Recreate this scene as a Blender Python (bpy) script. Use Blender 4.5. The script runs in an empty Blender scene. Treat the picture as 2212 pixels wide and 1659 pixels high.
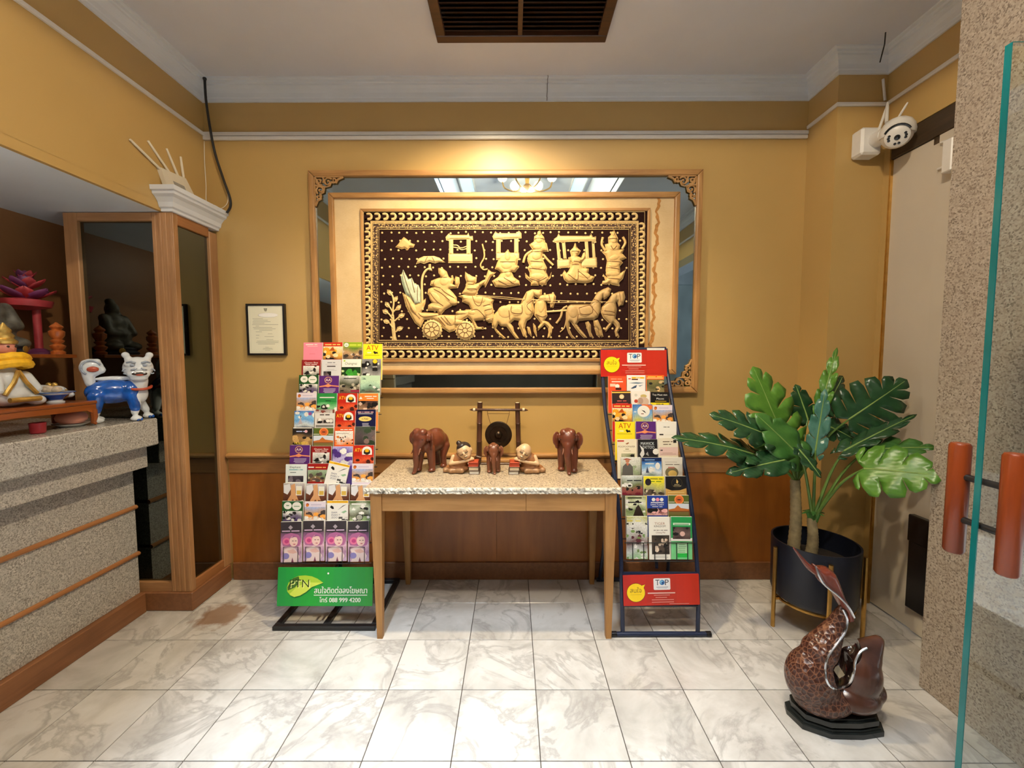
import bpy, bmesh, math, random
import numpy as np
from mathutils import Vector, Matrix, Euler
from mathutils.geometry import delaunay_2d_cdt
from mathutils.bvhtree import BVHTree
PI = math.pi
V = Vector
scene = bpy.context.scene
COL = scene.collection

# ------------------------------------------------------------------ camera
IW, IH = 2212, 1659
F_PX, PITCH, YAW, ROLL, CAM_H = 897.859, 0.0634720, -0.00206605, 0.00184322, 1.35
def cam_axes():
    cp, sp, cy, sy = math.cos(PITCH), math.sin(PITCH), math.cos(YAW), math.sin(YAW)
    fwd = V((sy*cp, cy*cp, -sp)); right = V((cy, -sy, 0)); down = fwd.cross(right)
    cr, sr = math.cos(ROLL), math.sin(ROLL)
    return cr*right + sr*down, -sr*right + cr*down, fwd
CR, CD, CF = cam_axes()
cam = bpy.data.cameras.new('camera'); camo = bpy.data.objects.new('camera', cam); COL.objects.link(camo)
cam.sensor_fit = 'HORIZONTAL'; cam.sensor_width = 36.0; cam.lens = F_PX/IW*36.0
cam.clip_start = 0.02; cam.clip_end = 100
camo.matrix_world = Matrix(((CR.x, -CD.x, -CF.x, 0), (CR.y, -CD.y, -CF.y, 0), (CR.z, -CD.z, -CF.z, CAM_H), (0, 0, 0, 1)))
scene.camera = camo
def _ray(px, py): return CR*((px-IW/2)/F_PX) + CD*((py-IH/2)/F_PX) + CF
def atY(px, py, y): d = _ray(px, py); return V((0, 0, CAM_H)) + d*(y/d.y)
def atX(px, py, x): d = _ray(px, py); return V((0, 0, CAM_H)) + d*(x/d.x)
def atZ(px, py, z): d = _ray(px, py); return V((0, 0, CAM_H)) + d*((z-CAM_H)/d.z)

# ------------------------------------------------------------------ world, lamps, exposure
w = bpy.data.worlds.new('sky'); scene.world = w; w.use_nodes = True
bg = w.node_tree.nodes['Background']; bg.inputs[0].default_value = (0.72, 0.86, 1.0, 1); bg.inputs[1].default_value = 3.0
vs = scene.view_settings
scene.display_settings.display_device = 'sRGB'
vs.view_transform = 'Standard'; vs.look = 'None'; vs.gamma = 1.0; vs.use_curve_mapping = False
vs.exposure = -0.38
scene.cycles.use_denoising = True
scene.cycles.max_bounces = 8
scene.cycles.sample_clamp_indirect = 6.0

def lamp(kind, name, loc, energy, col, rot=None, **kw):
    d = bpy.data.lights.new(name, kind); d.energy = energy; d.color = col
    for k, v in kw.items(): setattr(d, k, v)
    o = bpy.data.objects.new(name, d); COL.objects.link(o); o.location = loc
    if rot is not None: o.rotation_euler = rot
    return o
def aim(o, target):
    o.rotation_euler = (V(target)-o.location).to_track_quat('-Z', 'Y').to_euler()
WARM = (1.0, 0.78, 0.50); COOL = (0.74, 0.87, 1.0)
# the ceiling spot that washes the wall above the tapestry
sp = lamp('SPOT', 'picture_spot_lamp', (-0.12, 1.66, 2.86), 280, (1.0, 0.80, 0.50), spot_size=1.95, spot_blend=0.95, shadow_soft_size=0.04)
aim(sp, (-0.12, 2.47, 0.72))
# chandelier bulbs
CH = V((0.16, 0.25, 3.18))
lamp('POINT', 'chandelier_lamp', (CH.x, CH.y, CH.z-0.02), 255, (1.0, 0.82, 0.58), shadow_soft_size=0.06)
# cool light panels set in the tray ceiling
for nm, x in (('panel_lamp', -0.565), ('panel_lamp', 0.82)):
    a = lamp('AREA', nm, (x, 0.25, 3.47), 64 if x < 0 else 7, COOL, rot=(0, 0, 0), shape='RECTANGLE', size=0.11, size_y=1.7, spread=1.3)
# added fill light that brightens the altar things on the counter
al = lamp('POINT', 'alcove_added_fill', (-2.0, 1.15, 2.03), 7, (1.0, 0.88, 0.74), shadow_soft_size=0.08)

sun = lamp('SUN', 'sun', (6, 3, 9), 12.0, (1.0, 0.95, 0.88), angle=0.01); aim(sun, (4.2, -0.2, 1.0))

# ------------------------------------------------------------------ colours and materials
def lin(c):
    c = c/255.0
    return c/12.92 if c <= 0.04045 else ((c+0.055)/1.055)**2.4
def S(*c):
    if len(c) == 1 and isinstance(c[0], str):
        h = c[0].lstrip('#'); c = tuple(int(h[i:i+2], 16) for i in (0, 2, 4))
    elif len(c) == 1: c = c[0]
    return (lin(c[0]), lin(c[1]), lin(c[2]), 1.0)

def nt_new(name):
    m = bpy.data.materials.new(name); m.use_nodes = True
    nt = m.node_tree; b = nt.nodes['Principled BSDF']
    return m, nt, b
def N(nt, t, **kw):
    n = nt.nodes.new(t)
    for k, v in kw.items():
        if k.startswith('i_'):
            key = k[2:]; key = int(key) if key.isdigit() else key.replace('_', ' ')
            n.inputs[key].default_value = v
        else: setattr(n, k, v)
    return n
def ramp(nt, fac, stops, interp='LINEAR'):
    r = nt.nodes.new('ShaderNodeValToRGB'); r.color_ramp.interpolation = interp
    e = r.color_ramp.elements
    while len(e) > 1: e.remove(e[-1])
    e[0].position, e[0].color = stops[0]
    for p, c in stops[1:]:
        x = e.new(p); x.color = c
    nt.links.new(fac, r.inputs[0]); return r.outputs[0]
def coords(nt, rnd=False, scale=(1, 1, 1), world=False):
    tc = nt.nodes.new('ShaderNodeNewGeometry' if world else 'ShaderNodeTexCoord')
    o = tc.outputs['Position'] if world else tc.outputs['Object']
    if rnd:
        oi = nt.nodes.new('ShaderNodeObjectInfo')
        mu = N(nt, 'ShaderNodeVectorMath', operation='SCALE'); mu.inputs['Scale'].default_value = 37.0
        cx = nt.nodes.new('ShaderNodeCombineXYZ')
        for i in range(3): nt.links.new(oi.outputs['Random'], cx.inputs[i])
        nt.links.new(cx.outputs[0], mu.inputs[0])
        ad = N(nt, 'ShaderNodeVectorMath', operation='ADD')
        nt.links.new(o, ad.inputs[0]); nt.links.new(mu.outputs[0], ad.inputs[1]); o = ad.outputs[0]
    mp = nt.nodes.new('ShaderNodeMapping'); mp.inputs['Scale'].default_value = scale
    nt.links.new(o, mp.inputs[0]); return mp.outputs[0]
def noise(nt, vec, scale, detail=4, rough=0.55, dist=0.0):
    n = N(nt, 'ShaderNodeTexNoise'); n.inputs['Scale'].default_value = scale; n.inputs['Detail'].default_value = detail
    n.inputs['Roughness'].default_value = rough; n.inputs['Distortion'].default_value = dist
    nt.links.new(vec, n.inputs['Vector']); return n.outputs['Fac']
def bump(nt, b, h, strength=0.2, dist=0.002):
    bp = N(nt, 'ShaderNodeBump'); bp.inputs['Strength'].default_value = strength; bp.inputs['Distance'].default_value = dist
    nt.links.new(h, bp.inputs['Height']); nt.links.new(bp.outputs[0], b.inputs['Normal'])
def mix(nt, fac, a, b2, kind='MIX'):
    m = N(nt, 'ShaderNodeMix', data_type='RGBA', blend_type=kind)
    if hasattr(fac, 'node'): nt.links.new(fac, m.inputs[0])
    else: m.inputs[0].default_value = fac
    for s, k in ((a, 6), (b2, 7)):
        if hasattr(s, 'node'): nt.links.new(s, m.inputs[k])
        else: m.inputs[k].default_value = s
    return m.outputs[2]

def plain(name, c, rough=0.5, metal=0.0, var=0.12, scale=30, bmp=0.0, spec=0.5, coat=0.0):
    """a painted / plastic / metal surface with a slight procedural mottling"""
    m, nt, b = nt_new(name); v = coords(nt, rnd=True)
    n = noise(nt, v, scale)
    lo = tuple(x*(1-var) for x in c[:3])+(1,); hi = tuple(min(1, x*(1+var)) for x in c[:3])+(1,)
    nt.links.new(ramp(nt, n, [(0.3, lo), (0.7, hi)]), b.inputs['Base Color'])
    b.inputs['Roughness'].default_value = rough; b.inputs['Metallic'].default_value = metal
    b.inputs['Specular IOR Level'].default_value = spec
    if coat: b.inputs['Coat Weight'].default_value = coat; b.inputs['Coat Roughness'].default_value = 0.08
    if bmp: bump(nt, b, n, bmp)
    return m
def wood(name, c1, c2, axis='x', scale=9, rough=0.42, bmp=0.15, rnd=True, stretch=14, coat=0.0):
    m, nt, b = nt_new(name)
    sc = {'x': (1, stretch, stretch), 'y': (stretch, 1, stretch), 'z': (stretch, stretch, 1)}[axis]
    v = coords(nt, rnd=rnd, scale=sc); n = noise(nt, v, scale*0.35, 6, 0.6, 0.6)
    v2 = coords(nt, rnd=rnd); n2 = noise(nt, v2, 3.0, 3)
    a = ramp(nt, n, [(0.25, c1), (0.75, c2)])
    dk = tuple(x*0.62 for x in c1[:3])+(1,)
    f = ramp(nt, n2, [(0.45, (0, 0, 0, 1)), (0.8, (1, 1, 1, 1))])
    nt.links.new(mix(nt, f, a, mix(nt, 0.55, a, dk)), b.inputs['Base Color'])
    b.inputs['Roughness'].default_value = rough
    if coat: b.inputs['Coat Weight'].default_value = coat; b.inputs['Coat Roughness'].default_value = 0.15
    bump(nt, b, n, bmp); return m
def granite(name, base, light, dark, scale=160, rough=0.35, bmp=0.0, warm=None):
    m, nt, b = nt_new(name); v = coords(nt)
    vo = N(nt, 'ShaderNodeTexVoronoi'); vo.inputs['Scale'].default_value = scale; nt.links.new(v, vo.inputs['Vector'])
    sep = nt.nodes.new('ShaderNodeSeparateColor'); nt.links.new(vo.outputs['Color'], sep.inputs[0])
    c = ramp(nt, sep.outputs[0], [(0.0, dark), (0.13, dark), (0.26, tuple(x*0.75 for x in base[:3])+(1,)), (0.45, base), (0.75, light), (1.0, base)])
    n = noise(nt, v, scale*0.12, 5, 0.65)
    c2 = mix(nt, ramp(nt, n, [(0.35, (0, 0, 0, 1)), (0.65, (0.6, 0.6, 0.6, 1))]), c, warm or base)
    nt.links.new(c2, b.inputs['Base Color']); b.inputs['Roughness'].default_value = rough
    if bmp: bump(nt, b, n, bmp, 0.004)
    return m
M = {}
# wall paint: ochre with a soft satin sheen
m, nt, b = nt_new('ochre_wall_paint'); v = coords(nt, world=True)
n = noise(nt, v, 1.6, 3); n2 = noise(nt, v, 240, 3)
nt.links.new(ramp(nt, n, [(0.3, (0.50, 0.325, 0.108, 1)), (0.7, (0.54, 0.352, 0.122, 1))]), b.inputs['Base Color'])
b.inputs['Roughness'].default_value = 0.40; b.inputs['Specular IOR Level'].default_value = 0.45; bump(nt, b, n2, 0.10, 0.0012); M['ochre'] = m
M['white_paint'] = plain('white_ceiling_paint', (0.69, 0.72, 0.80, 1), 0.75, var=0.03, scale=3)
M['cool_lit_white'] = plain('cool_light_soffit_tint', (0.72, 0.82, 0.92, 1), 0.6, var=0.03, scale=3)  # cool bounce from the floor put into the soffit's colour
M['cornice'] = plain('white_cornice_paint', (0.78, 0.84, 0.92, 1), 0.6, var=0.03, scale=5)
M['cream_panel'] = plain('cream_laminate', (0.62, 0.56, 0.46, 1), 0.30, var=0.03, scale=3)
# marble floor tile: every tile takes its own offset
m, nt, b = nt_new('marble_tile'); v = coords(nt, rnd=True)
n = noise(nt, v, 3.0, 7, 0.58, 0.9); n2 = noise(nt, v, 3.4, 5, 0.6, 0.5); n3 = noise(nt, v, 30, 4)
base = ramp(nt, n2, [(0.28, (0.35, 0.335, 0.31, 1)), (0.44, (0.49, 0.475, 0.45, 1)), (0.60, (0.61, 0.60, 0.58, 1))])
vein = ramp(nt, n, [(0.465, (0, 0, 0, 1)), (0.494, (0.62, 0.62, 0.62, 1)), (0.502, (0.45, 0.45, 0.45, 1)), (0.54, (0, 0, 0, 1))])
c = mix(nt, vein, base, (0.30, 0.285, 0.27, 1))
c = mix(nt, ramp(nt, n3, [(0.62, (0, 0, 0, 1)), (0.8, (0.25, 0.25, 0.25, 1))]), c, (0.47, 0.42, 0.35, 1))
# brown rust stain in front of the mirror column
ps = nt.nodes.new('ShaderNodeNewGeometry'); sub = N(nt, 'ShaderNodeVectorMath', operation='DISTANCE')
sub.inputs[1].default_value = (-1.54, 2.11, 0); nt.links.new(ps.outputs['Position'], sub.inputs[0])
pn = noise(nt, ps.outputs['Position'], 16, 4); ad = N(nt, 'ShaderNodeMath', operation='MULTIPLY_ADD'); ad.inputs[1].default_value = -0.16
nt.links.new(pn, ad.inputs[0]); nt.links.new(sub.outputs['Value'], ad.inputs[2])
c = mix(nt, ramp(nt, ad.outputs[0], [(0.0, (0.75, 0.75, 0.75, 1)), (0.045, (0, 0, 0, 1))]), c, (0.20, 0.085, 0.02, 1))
nt.links.new(c, b.inputs['Base Color']); b.inputs['Roughness'].default_value = 0.17; M['marble'] = m
M['grout'] = plain('dark_grout', (0.06, 0.05, 0.042, 1), 0.9)
M['granite_counter'] = granite('grey_granite', (0.40, 0.37, 0.325, 1), (0.62, 0.58, 0.52, 1), (0.20, 0.18, 0.155, 1), 230, 0.35)
M['granite_top'] = granite('grey_granite_worktop', (0.42, 0.40, 0.36, 1), (0.60, 0.58, 0.53, 1), (0.20, 0.185, 0.16, 1), 230, 0.18)
M['granite_pillar'] = granite('brown_granite', (0.40, 0.335, 0.265, 1), (0.52, 0.455, 0.375, 1), (0.16, 0.125, 0.095, 1), 190, 0.45, warm=(0.36, 0.29, 0.22, 1))
M['granite_table'] = granite('beige_granite', (0.46, 0.37, 0.26, 1), (0.62, 0.53, 0.40, 1), (0.07, 0.05, 0.035, 1), 190, 0.30)
M['granite_edge'] = granite('rough_granite_edge', (0.52, 0.49, 0.42, 1), (0.74, 0.72, 0.66, 1), (0.10, 0.085, 0.06, 1), 90, 0.6, bmp=1.0)
M['oak'] = wood('column_oak', S(152, 108, 68), S(188, 142, 96), 'z', rough=0.4)
M['oak_h'] = wood('column_oak_rail', S(150, 106, 66), S(186, 140, 94), 'x', rough=0.4)
M['table_wood'] = wood('table_wood', S(158, 112, 60), S(190, 142, 84), 'x', rough=0.5)
M['table_leg'] = wood('table_leg_wood', S(150, 104, 54), S(184, 136, 78), 'z', rough=0.5)
M['frame_wood'] = wood('gilt_brown_frame', S(150, 104, 56), S(196, 150, 92), 'x', rough=0.38)
M['frame_wood_v'] = wood('gilt_brown_frame_upright', S(150, 104, 56), S(196, 150, 92), 'z', rough=0.38)
M['wainscot'] = wood('wainscot_veneer', S(136, 78, 26), S(176, 108, 42), 'z', scale=4, rough=0.33, bmp=0.04, rnd=False, stretch=7)
M['wainscot_rail'] = wood('wainscot_rail_wood', S(132, 88, 48), S(164, 116, 66), 'x', rough=0.4)
M['skirting'] = wood('brown_skirting', S(118, 76, 46), S(146, 98, 62), 'y', rough=0.45)
M['strip'] = wood('counter_strip_wood', S(150, 98, 56), S(178, 122, 74), 'y', rough=0.4)
M['dark_wood'] = wood('dark_vent_wood', S(52, 28, 12), S(84, 48, 22), 'x', rough=0.35)
M['dark_lintel'] = wood('dark_lintel_wood', S(56, 44, 32), S(84, 66, 48), 'y', rough=0.45)
def mirror(name, tint, rough=0.02):
    m, nt, b = nt_new(name); v = coords(nt); n = noise(nt, v, 2.0)
    nt.links.new(ramp(nt, n, [(0.3, tint), (0.7, tuple(x*1.04 for x in tint[:3])+(1,))]), b.inputs['Base Color'])
    b.inputs['Metallic'].default_value = 1.0; b.inputs['Roughness'].default_value = rough; return m
M['mirror'] = mirror('smoked_mirror', (0.15, 0.165, 0.15, 1))
M['mirror_pic'] = mirror('picture_mirror', (0.40, 0.47, 0.47, 1))
M['black_metal'] = plain('black_painted_metal', (0.012, 0.012, 0.013, 1), 0.35)
M['navy_metal'] = plain('navy_painted_metal', (0.014, 0.022, 0.055, 1), 0.3)
M['wire'] = plain('black_wire', (0.015, 0.015, 0.016, 1), 0.4)
M['white_plastic'] = plain('white_plastic', (0.80, 0.79, 0.76, 1), 0.35, var=0.02)
M['cream_plastic'] = plain('cream_plastic', (0.80, 0.74, 0.60, 1), 0.4, var=0.02)
M['grey_plastic'] = plain('grey_plastic', (0.35, 0.34, 0.31, 1), 0.4)
M['black_plastic'] = plain('black_plastic', (0.01, 0.01, 0.012, 1), 0.25)
M['black_cable'] = plain('black_cable', (0.012, 0.012, 0.014, 1), 0.5)
M['paper'] = plain('white_paper', (0.80, 0.79, 0.76, 1), 0.6, var=0.03)
M['gold'] = plain('brushed_brass', (0.55, 0.32, 0.09, 1), 0.32, metal=1.0)
M['silver'] = plain('silver_paint', (0.80, 0.80, 0.82, 1), 0.18, metal=1.0)
M['carved'] = wood('carved_red_wood', S(84, 40, 25), S(128, 68, 43), 'z', scale=14, rough=0.36, bmp=0.25, stretch=4, coat=0.3)
M['carved_light'] = wood('carved_brown_wood', S(98, 54, 33), S(142, 86, 56), 'z', scale=14, rough=0.40, bmp=0.25, stretch=4, coat=0.2)
M['bamboo'] = wood('dark_bamboo', S(58, 34, 22), S(98, 62, 42), 'z', scale=16, rough=0.35)
M['bronze'] = plain('dark_bronze', (0.055, 0.036, 0.022, 1), 0.34, metal=0.85, var=0.5, scale=18)
M['cord'] = plain('brown_cord', (0.16, 0.08, 0.03, 1), 0.8)
M['skin'] = plain('painted_skin', (0.66, 0.44, 0.25, 1), 0.38, var=0.06)
M['leg_tan'] = plain('tan_robe_folds', (0.34, 0.185, 0.085, 1), 0.42, var=0.25, scale=40)
M['robe'] = plain('brown_robe', (0.30, 0.125, 0.045, 1), 0.42, var=0.25, scale=40)
M['hair'] = plain('black_hair_paint', (0.03, 0.018, 0.014, 1), 0.4)
M['book_red'] = plain('red_book_cloth', (0.42, 0.055, 0.02, 1), 0.5)
M['book_cream'] = plain('cream_book', (0.66, 0.55, 0.38, 1), 0.5)
M['book_white'] = plain('white_book', (0.70, 0.68, 0.60, 1), 0.5)
M['dark_book'] = plain('dark_book_cover', (0.10, 0.06, 0.04, 1), 0.5)
def attr_mat(name, rough, spec=0.4, coat=0.0):
    m, nt, b = nt_new(name); a = N(nt, 'ShaderNodeAttribute', attribute_name='ink')
    v = coords(nt); n = noise(nt, v, 60)
    nt.links.new(mix(nt, 0.06, a.outputs['Color'], ramp(nt, n, [(0.3, (0.4, 0.4, 0.4, 1)), (0.7, (0.6, 0.6, 0.6, 1))]), 'OVERLAY'), b.inputs['Base Color'])
    b.inputs['Roughness'].default_value = rough; b.inputs['Specular IOR Level'].default_value = spec
    if coat: b.inputs['Coat Weight'].default_value = coat
    return m
M['print'] = attr_mat('printed_paper', 0.38)
M['sign'] = attr_mat('printed_board', 0.30)

# ------------------------------------------------------------------ mesh helpers
class B:
    def __init__(s): s.bm = bmesh.new()
    def _mi(s, n0, mi):
        s.bm.faces.ensure_lookup_table()
        if mi:
            for f in s.bm.faces[n0:]: f.material_index = mi
    def box(s, lo, hi, mi=0, bev=0.0, rot=None, piv=None):
        n0 = len(s.bm.faces); lo = V(lo); hi = V(hi); c = (lo+hi)/2; d = hi-lo
        r = bmesh.ops.create_cube(s.bm, size=1.0)
        for v in r['verts']: v.co = V((v.co.x*d.x, v.co.y*d.y, v.co.z*d.z))+c
        vs_ = r['verts']
        if bev > 0:
            ed = list({e for v in vs_ for e in v.link_edges})
            rr = bmesh.ops.bevel(s.bm, geom=ed, offset=bev, segments=1, affect='EDGES', profile=0.5)
            vs_ = list({v for f in rr['faces'] for v in f.verts})
        if rot is not None:
            piv = V(piv) if piv is not None else c
            for v in vs_: v.co = rot @ (v.co-piv) + piv
        s._mi(n0, mi); return s
    def tube(s, pts, r, seg=8, closed=False, mi=0, flat=None):
        n0 = len(s.bm.faces); pts = [V(p) for p in pts]; n = len(pts)
        rs = r if isinstance(r, (list, tuple)) else [r]*n
        T = []
        for i in range(n):
            a = pts[(i-1) % n] if (closed or i > 0) else pts[i]; c = pts[(i+1) % n] if (closed or i < n-1) else pts[i]
            t = (c-a); T.append(t.normalized() if t.length > 1e-9 else V((0, 0, 1)))
        up = V((0, 0, 1)) if abs(T[0].z) < 0.9 else V((1, 0, 0))
        nrm = (up - T[0]*up.dot(T[0])).normalized(); rings = []
        for i in range(n):
            if i: 
                nrm = nrm - T[i]*nrm.dot(T[i]); nrm = nrm.normalized() if nrm.length > 1e-6 else T[i].orthogonal().normalized()
            bi = T[i].cross(nrm)
            rings.append([s.bm.verts.new(pts[i] + (nrm*math.cos(2*PI*k/seg) + bi*math.sin(2*PI*k/seg))*rs[i]) for k in range(seg)])
        m_ = n if closed else n-1
        for i in range(m_):
            a, c = rings[i], rings[(i+1) % n]
            for k in range(seg): s.bm.faces.new((a[k], a[(k+1) % seg], c[(k+1) % seg], c[k]))
        if not closed:
            s.bm.faces.new(rings[0][::-1]); s.bm.faces.new(rings[-1])
        s._mi(n0, mi); return s
    def lathe(s, prof, c=(0, 0, 0), seg=24, mi=0, axis=None, cap=True, sx=1.0, sy=1.0):
        n0 = len(s.bm.faces); c = V(c); q = V((0, 0, 1)).rotation_difference(V(axis)).to_matrix() if axis is not None else Matrix.Identity(3)
        rings = [[s.bm.verts.new(c + q @ V((max(r, 1e-5)*math.cos(2*PI*k/seg)*sx, max(r, 1e-5)*math.sin(2*PI*k/seg)*sy, z))) for k in range(seg)] for r, z in prof]
        for a, d in zip(rings, rings[1:]):
            for k in range(seg): s.bm.faces.new((a[k], a[(k+1) % seg], d[(k+1) % seg], d[k]))
        if cap: s.bm.faces.new(rings[0][::-1]); s.bm.faces.new(rings[-1])
        s._mi(n0, mi); return s
    def ico(s, c, r, sub=2, rot=None, mi=0):
        n0 = len(s.bm.faces); q = bmesh.ops.create_icosphere(s.bm, subdivisions=sub, radius=1.0)
        r = V(r) if not isinstance(r, (int, float)) else V((r, r, r)); R_ = rot.to_matrix() if isinstance(rot, Euler) else (rot or Matrix.Identity(3))
        for v in q['verts']: v.co = R_ @ V((v.co.x*r.x, v.co.y*r.y, v.co.z*r.z)) + V(c)
        s._mi(n0, mi); return s
    def prism(s, poly, fr, d0, d1, mi=0):
        """poly of (u, v) swept along the third axis; fr(u, v, d) gives the point"""
        n0 = len(s.bm.faces)
        a = [s.bm.verts.new(fr(u, v, d0)) for u, v in poly]; c = [s.bm.verts.new(fr(u, v, d1)) for u, v in poly]; n = len(poly)
        for i in range(n): s.bm.faces.new((a[i], a[(i+1) % n], c[(i+1) % n], c[i]))
        s.bm.faces.new(a[::-1]); s.bm.faces.new(c); s._mi(n0, mi); return s
    def quad(s, pts, mi=0):
        f = s.bm.faces.new([s.bm.verts.new(V(p)) for p in pts]); f.material_index = mi; return s

ORG = {}
def prop(o, label=None, cat=None, group=None, kind=None):
    if label: o['label'] = label
    if cat: o['category'] = cat
    if group: o['group'] = group
    if kind: o['kind'] = kind
    return o
def origin_of(p): return ORG.get(p.name, V((0, 0, 0)))
def link(name, me, mats, parent=None, smooth=False, loc=None, ang=0.7):
    for mm in (mats if isinstance(mats, (list, tuple)) else [mats]):
        if mm is not None: me.materials.append(mm)
    if smooth:
        me.polygons.foreach_set('use_smooth', [True]*len(me.polygons))
        if ang: me.set_sharp_from_angle(angle=ang)
    o = bpy.data.objects.new(name, me); COL.objects.link(o)
    if parent is not None:
        og = origin_of(parent); me.transform(Matrix.Translation(-og)); o.parent = parent; ORG[o.name] = og
    elif loc is not None:
        me.transform(Matrix.Translation(-V(loc))); o.location = V(loc); ORG[o.name] = V(loc)
    return o
def build(name, b, mats, parent=None, smooth=False, loc=None, ang=0.7):
    bmesh.ops.recalc_face_normals(b.bm, faces=b.bm.faces)
    me = bpy.data.meshes.new(name); b.bm.to_mesh(me); b.bm.free()
    return link(name, me, mats, parent, smooth, loc, ang)
def thing(name, label, cat, loc, group=None, kind=None):
    o = bpy.data.objects.new(name, None); COL.objects.link(o); o.location = V(loc); o.empty_display_size = 0.05
    ORG[o.name] = V(loc); return prop(o, label, cat, group, kind)
def struct(name, b, mat, smooth=False, label=None):
    o = build(name, b, mat, None, smooth); o['kind'] = 'structure'
    if label: o['label'] = label
    return o
def solo(name, b, mat, label, cat, loc, group=None, smooth=False):
    o = build(name, b, mat, None, smooth, loc); return prop(o, label, cat, group)
def clone(me_obj, name, parent, mw):
    o = me_obj.copy(); o.name = name; COL.objects.link(o); o.parent = parent; o.matrix_local = mw; return o

def organic(prims, voxel=0.006, smooth=6, cut=None):
    """blended sculpted body: ellipsoids and tapered capsules fused into one continuous surface"""
    b = B()
    for p in prims:
        if p[0] == 'e': b.ico(p[1], p[2], 3, Euler(p[3]) if len(p) > 3 else None)
        else:
            _, p0, r0, p1, r1 = p; p0 = V(p0); p1 = V(p1)
            b.ico(p0, r0, 2); b.ico(p1, r1, 2); b.tube([p0, p1], [r0, r1], 12)
    me = bpy.data.meshes.new('tmp'); b.bm.to_mesh(me); b.bm.free()
    o = bpy.data.objects.new('tmp', me); COL.objects.link(o)
    rm = o.modifiers.new('r', 'REMESH'); rm.mode = 'VOXEL'; rm.voxel_size = voxel
    sm = o.modifiers.new('s', 'SMOOTH'); sm.iterations = smooth; sm.factor = 0.5
    co = None
    if cut is not None:
        cb = B(); 
        for c, r, e in cut: cb.ico(c, r, 4, Euler(e))
        cm = bpy.data.meshes.new('tmpc'); cb.bm.to_mesh(cm); cb.bm.free()
        co = bpy.data.objects.new('tmpc', cm); COL.objects.link(co)
        rc_ = co.modifiers.new('r', 'REMESH'); rc_.mode = 'VOXEL'; rc_.voxel_size = voxel
        bo = o.modifiers.new('b', 'BOOLEAN'); bo.operation = 'DIFFERENCE'; bo.object = co; bo.solver = 'EXACT'
    dg = bpy.context.evaluated_depsgraph_get(); dg.update()
    out = bpy.data.meshes.new_from_object(o.evaluated_get(dg))
    bpy.data.objects.remove(o)
    if co: bpy.data.objects.remove(co)
    out.name = 'sculpted'; return out
def xform(me, mat): me.transform(mat); return me

_txt = {}
def text_mesh(t):
    """flat triangles of a line of type: height-1 letters, left baseline at the origin; returns (verts, faces, width)"""
    if t in _txt: return _txt[t]
    c = bpy.data.curves.new('t', 'FONT'); c.body = t; c.size = 1.0; c.resolution_u = 3
    o = bpy.data.objects.new('t', c); COL.objects.link(o)
    dg = bpy.context.evaluated_depsgraph_get(); dg.update()
    me = bpy.data.meshes.new_from_object(o.evaluated_get(dg))
    vsx = [(v.co.x, v.co.y) for v in me.vertices]; fs = [tuple(p.vertices) for p in me.polygons]
    bpy.data.objects.remove(o); bpy.data.curves.remove(c); bpy.data.meshes.remove(me)
    x0 = min((a for a, _ in vsx), default=0); x1 = max((a for a, _ in vsx), default=1)
    _txt[t] = ([(a-x0, y) for a, y in vsx], fs, x1-x0); return _txt[t]

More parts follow.
